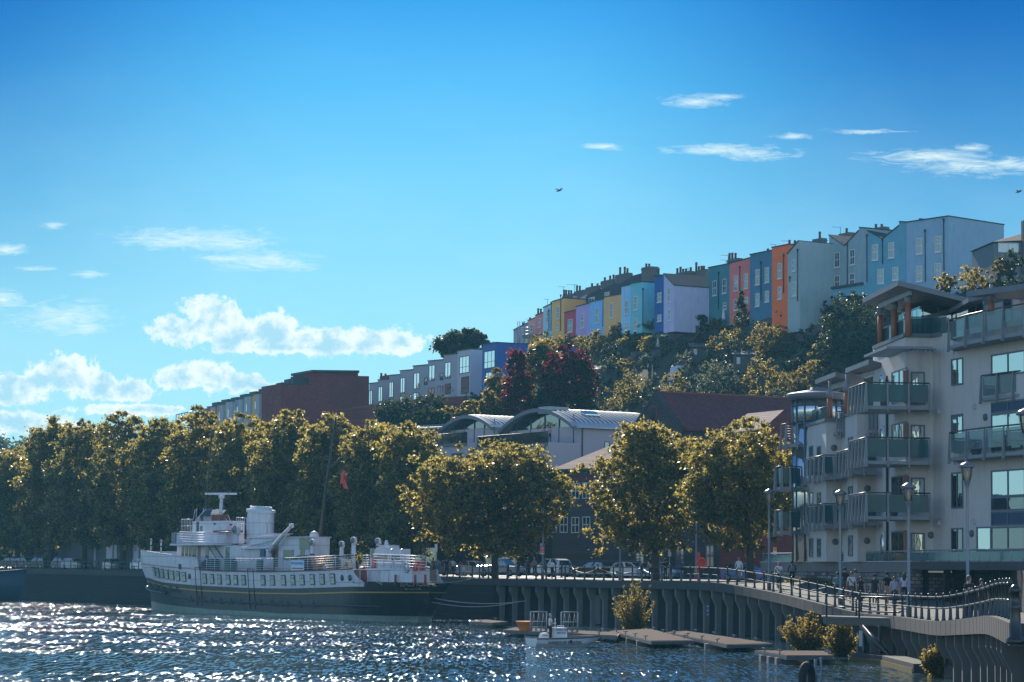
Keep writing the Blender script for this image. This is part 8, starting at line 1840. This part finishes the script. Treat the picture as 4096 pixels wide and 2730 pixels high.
def launch():
    Cc = P(2262, 2580, 139); f = (P(2399, 2560, 139.6) - P(2124, 2575, 138.2)); f.z = 0; L = f.length; f.normalize(); r = Vector((f.y, -f.x, 0)); O = P(2124, 2580, 138.2); O.z = 0
    W_ = lambda a, s, z: O + f * a + r * s + UPV * z
    t = thing('harbour_launch', 'small white open workboat with console and outboard by the pontoon', 'boat', tuple(O)); m_bw = M('boat_white', (.56, .58, .60), .4, .08, 2, streak=.2); hb = lambda a: .98 * (1 - max(0, (a / L - .55) / .45) ** 2.2 * .72)
    b = MB(); sec = []
    for i in range(15):
        a = L * i / 14; w = hb(a); sh = .50 + .14 * (a / L) ** 2; k = max(0, (a / L - .7) / .3)
        sec.append([W_(a - .25 * (1 - 1) , w, sh), W_(a - .35 * k, w * .92, .22 + .1 * k), W_(a - .5 * k, w * .66, -.05 + .2 * k), W_(a - .5 * k, w * .33, .06 + .15 * k), W_(a - .5 * k, 0, -.10 + .22 * k), W_(a - .5 * k, -w * .33, .06 + .15 * k), W_(a - .5 * k, -w * .66, -.05 + .2 * k), W_(a - .35 * k, -w * .92, .22 + .1 * k), W_(a, -w, sh)])
    n = 9; b.add([v for s in sec for v in s], [(i * n + j, i * n + j + 1, (i + 1) * n + j + 1, (i + 1) * n + j) for i in range(14) for j in range(n - 1)] + [tuple(range(n)), tuple(14 * n + j for j in range(n))]); b.build('hull', m_bw, t)
    b = MB(); b.add([W_(L * i / 14, s * (hb(L * i / 14) - .05), .30) for i in range(15) for s in (1, -1)], [(2 * i, 2 * i + 1, 2 * i + 3, 2 * i + 2) for i in range(14)]); b.build('sole', M('boat_sole', (.30, .32, .33), .7), t)
    for s in (1, -1): b = MB(); b.tube([W_(L * i / 14, s * hb(L * i / 14), .50 + .14 * (i / 14) ** 2) for i in range(15)], .045, 5); b.build('gunwale', M('gunwale_dark', (.10, .10, .11), .5), t)
    u = lambda px: (P(px, 2560, 138.8) - O).dot(f)
    z = lambda y: P(2260, y, 138.8).z
    a0, a1 = u(2205), u(2262); b = MB(); b.extrude([W_(a0, .42, .3), W_(a1, .42, .3), W_(a1 - .06, .42, z(2511)), W_(a0 + .06, .42, z(2511))], -r * .84); b.build('console', m_bw, t)
    b = MB(); b.tube([W_(a0 + .15, .3, z(2511)), W_(a0 + .18, .3, z(2504)), W_(a1 - .2, .3, z(2504)), W_(a1 - .15, .3, z(2511))], .025, 5); b.build('grab_rail', m_white, t)
    b = MB(); b.extrude([W_(u(2150), .22, .25), W_(u(2182), .22, .25), W_(u(2184), .22, z(2540)), W_(u(2178), .22, z(2532)), W_(u(2154), .22, z(2534)), W_(u(2150), .22, z(2545))], -r * .44); eng = b.build('outboard', M('engine_white', (.62, .63, .65), .3), t)
    b = MB(); b.obox(W_(u(2160), -.05, -.4), f * .12, r * .1, UPV * .7); b.build('engine_leg', m_dk_, eng)
    b = MB(); b.tube([W_(a0 + .05, .3, .9), W_(a0 + .05, .3, z(2474))], .025, 5); b.build('light_mast', m_white, t)
    ink = M('boat_ink', (.02, .022, .025), .5)
    text_mesh('hull_lettering', 'HARBOUR MASTER', .235, W_(u(2160), hb(1.0) * .985 + .02, .20), f, UPV - r * -.0, ink, t, .004)
    text_mesh('console_lettering', 'HARBOUR', .155, W_((a0 + a1) / 2, .43, z(2524)), f, UPV, ink, t, .004, 'CENTER'); text_mesh('console_lettering', 'MASTER', .155, W_((a0 + a1) / 2, .43, z(2536)), f, UPV, ink, t, .004, 'CENTER')
    text_mesh('engine_lettering', 'HONDA', .11, W_(u(2154), .225, z(2546)), f, UPV, ink, eng, .003)
    b = MB(); e = W_(u(2252), hb(2.4) + .0, .33); b.extrude([e, e + f * .14 + UPV * .12, e + f * .24, e + f * .10 - UPV * .12], r * .012); b.build('emblem', ink, t)
    q = W_(u(2196), .0, .30); ps = person('man in white shirt and dark life jacket standing at the launch console', q, math.atan2(-f.x, f.y), (.56, .56, .60), BK_, hair=(.30, .28, .26), hold=2, hgt=1.45 + .12, bag='strap')
m_dk_ = M('leg_dark', (.03, .03, .035), .5)
launch()

# steel landing platform at the bend of the quay
def platform():
    d = 121; z = P(3440, 2476, d).z; a, c = P(3292, 2476, d + 3), P(3586, 2477, d - 1); a.z = c.z = z; bk = Vector((.25, 2.6, 0)); t = thing('access_platform', 'dark steel landing platform with railings and a diagonal strut below', 'platform', tuple(a)); X = c - a
    b = MB(); b.obox(a, X, bk, (0, 0, .06)); b.build('deck', m_concl, t); b = MB(); b.obox(a + Vector((.1, -.05, -.36)), X * .98, (0, .12, 0), (0, 0, .34)); b.obox(a + bk * .9 + Vector((.1, 0, -.36)), X * .98, (0, .12, 0), (0, 0, .34)); b.build('beam', m_black, t)
    b = MB(); p0, p1 = P(3452, 2508, d), P(3572, 2642, d - 2)
    for o in (0, .55): b.tube([p0 + Vector((0, o, 0)), p1 + Vector((0, o, 0))], .14, 6)
    b.build('strut', m_black, t)
    for f in (.05, .50, .97):
        q = a + X * f; b = MB(); b.tube([q, q + UPV * 1.15], .05, 6); b.lathe([(.06, 1.12), (.07, 1.17), (.03, 1.22)], q, 8); b.build('post', m_black, t)
    for h in (.55, 1.08):
        b = MB(); b.tube([a + X * .05 + UPV * h, a + X * .50 + UPV * h], .035, 6); b.build('rail', m_black, t)
    b = MB(); g0, g1 = a + X * .46, a + X * 1.08; b.tube([g0 + UPV * .1, g0 + UPV * .9, g0 + X * .04 + UPV * 1.08, g1 - X * .04 + UPV * 1.08, g1 + UPV * .95, g1 + UPV * .45, g1 - X * .04 + UPV * .35, g0 + UPV * .35], .042, 7); b.build('gate_loop', m_black, t)
    q = P(3437, 2586, d - .6); b = MB(); b.obox(q, (.16, 0, 0), (0, .05, 0), (0, 0, P(3437, 2523, d).z - q.z)); b.build('marker_board', M('marker_pale', (.42, .44, .46), .7), t)
    for xx, dd in ((3455, d + 1), (3520, d - 1)): q = P(xx, 2600, dd); b = MB(); b.tube([Vector((q.x, q.y, -.8)), Vector((q.x, q.y, z - .3))], .09, 6); b.build('leg', m_black, t)
platform()
# moored dark boat at the left edge
def left_boat():
    q = P(74, 2400, 288); q.z = 0; f = Vector((.93, .2, 0)).normalized(); r = Vector((f.y, -f.x, 0)); t = thing('moored_boat', 'dark blue moored boat whose bow enters at the left edge', 'boat', tuple(q)); m = M('navy_hull', (.02, .05, .085), .4, .15, 1, streak=.3)
    b = MB(); sec = []
    for i in range(14):
        a = -16 + 16 * i / 13; k = i / 13; w = 2.6 * (1 - k ** 3) + .03; h = 3.0 + .75 * k * k; rk = .9 * k
        sec.append([q + f * (a + rk) + r * w + UPV * h, q + f * (a + rk * .5) + r * w * .9 + UPV * 1.4, q + f * a + r * w * .6 - UPV * .4, q + f * a - r * w * .6 - UPV * .4, q + f * (a + rk * .5) - r * w * .9 + UPV * 1.4, q + f * (a + rk) - r * w + UPV * h])
    n = 6; b.add([v for s in sec for v in s], [(i * n + j, (i + 1) * n + j, (i + 1) * n + j + 1, i * n + j + 1) for i in range(13) for j in range(n - 1)] + [(i * n + 5, (i + 1) * n + 5, (i + 1) * n, i * n) for i in range(13)], True); b.build('hull', m, t)
    for s in (0, 5): b = MB(); b.tube([c[s] for c in sec], .09, 5); b.build('gunwale', M('navy_trim', (.03, .06, .09), .5), t)
left_boat()
# gulls
for x, y, d, sp, lb in [(2236, 763, 190, .62, 'dark gull gliding in the open sky at centre'), (4074, 768, 190, .4, 'small gull near the right edge of the sky')]:
    c = P(x, y, d); t = thing('gull', lb, 'bird', tuple(c)); b = MB(); b.lathe([(.01, -.25), (.07, -.1), (.08, .08), (.04, .22), (.01, .28)], c, 8, ax=(.9, -.3, .25)); b.build('body', M('gull_grey', (.12, .12, .13), .8), t)
    for s in (-1, 1):
        b = MB(); e = Vector((.55 * s, .15, .12 + .16 * (s > 0))) * sp; b.extrude([c + Vector((0, -.08, .03)), c + e * .5 + Vector((0, -.10, .10)), c + e, c + e * .5 + Vector((-.02, .12, .08)), c + Vector((0, .10, .03))], (0, 0, .02)); b.build('wing', M('gull_grey'), t)
# ------------------------------------------------------------------ teal volume added to lift the dark tones like a colour grade
def build_grading_haze(den=0.00016, col=(.22, .70, 1.0), an=0.2):
    b = MB(); b.box((0, 330, 26), (1600, 800, 58))
    m = bpy.data.materials.new('grading_haze_volume'); m.use_nodes = True; t = NT(m.node_tree)
    out = t.n('ShaderNodeOutputMaterial'); v = t.n('ShaderNodeVolumePrincipled'); t.l(v.outputs[0], out.inputs['Volume'])
    v.inputs['Color'].default_value = (*col, 1); v.inputs['Density'].default_value = den; v.inputs['Anisotropy'].default_value = an
    b.build('grading_haze', m, kind='stuff')
build_grading_haze()
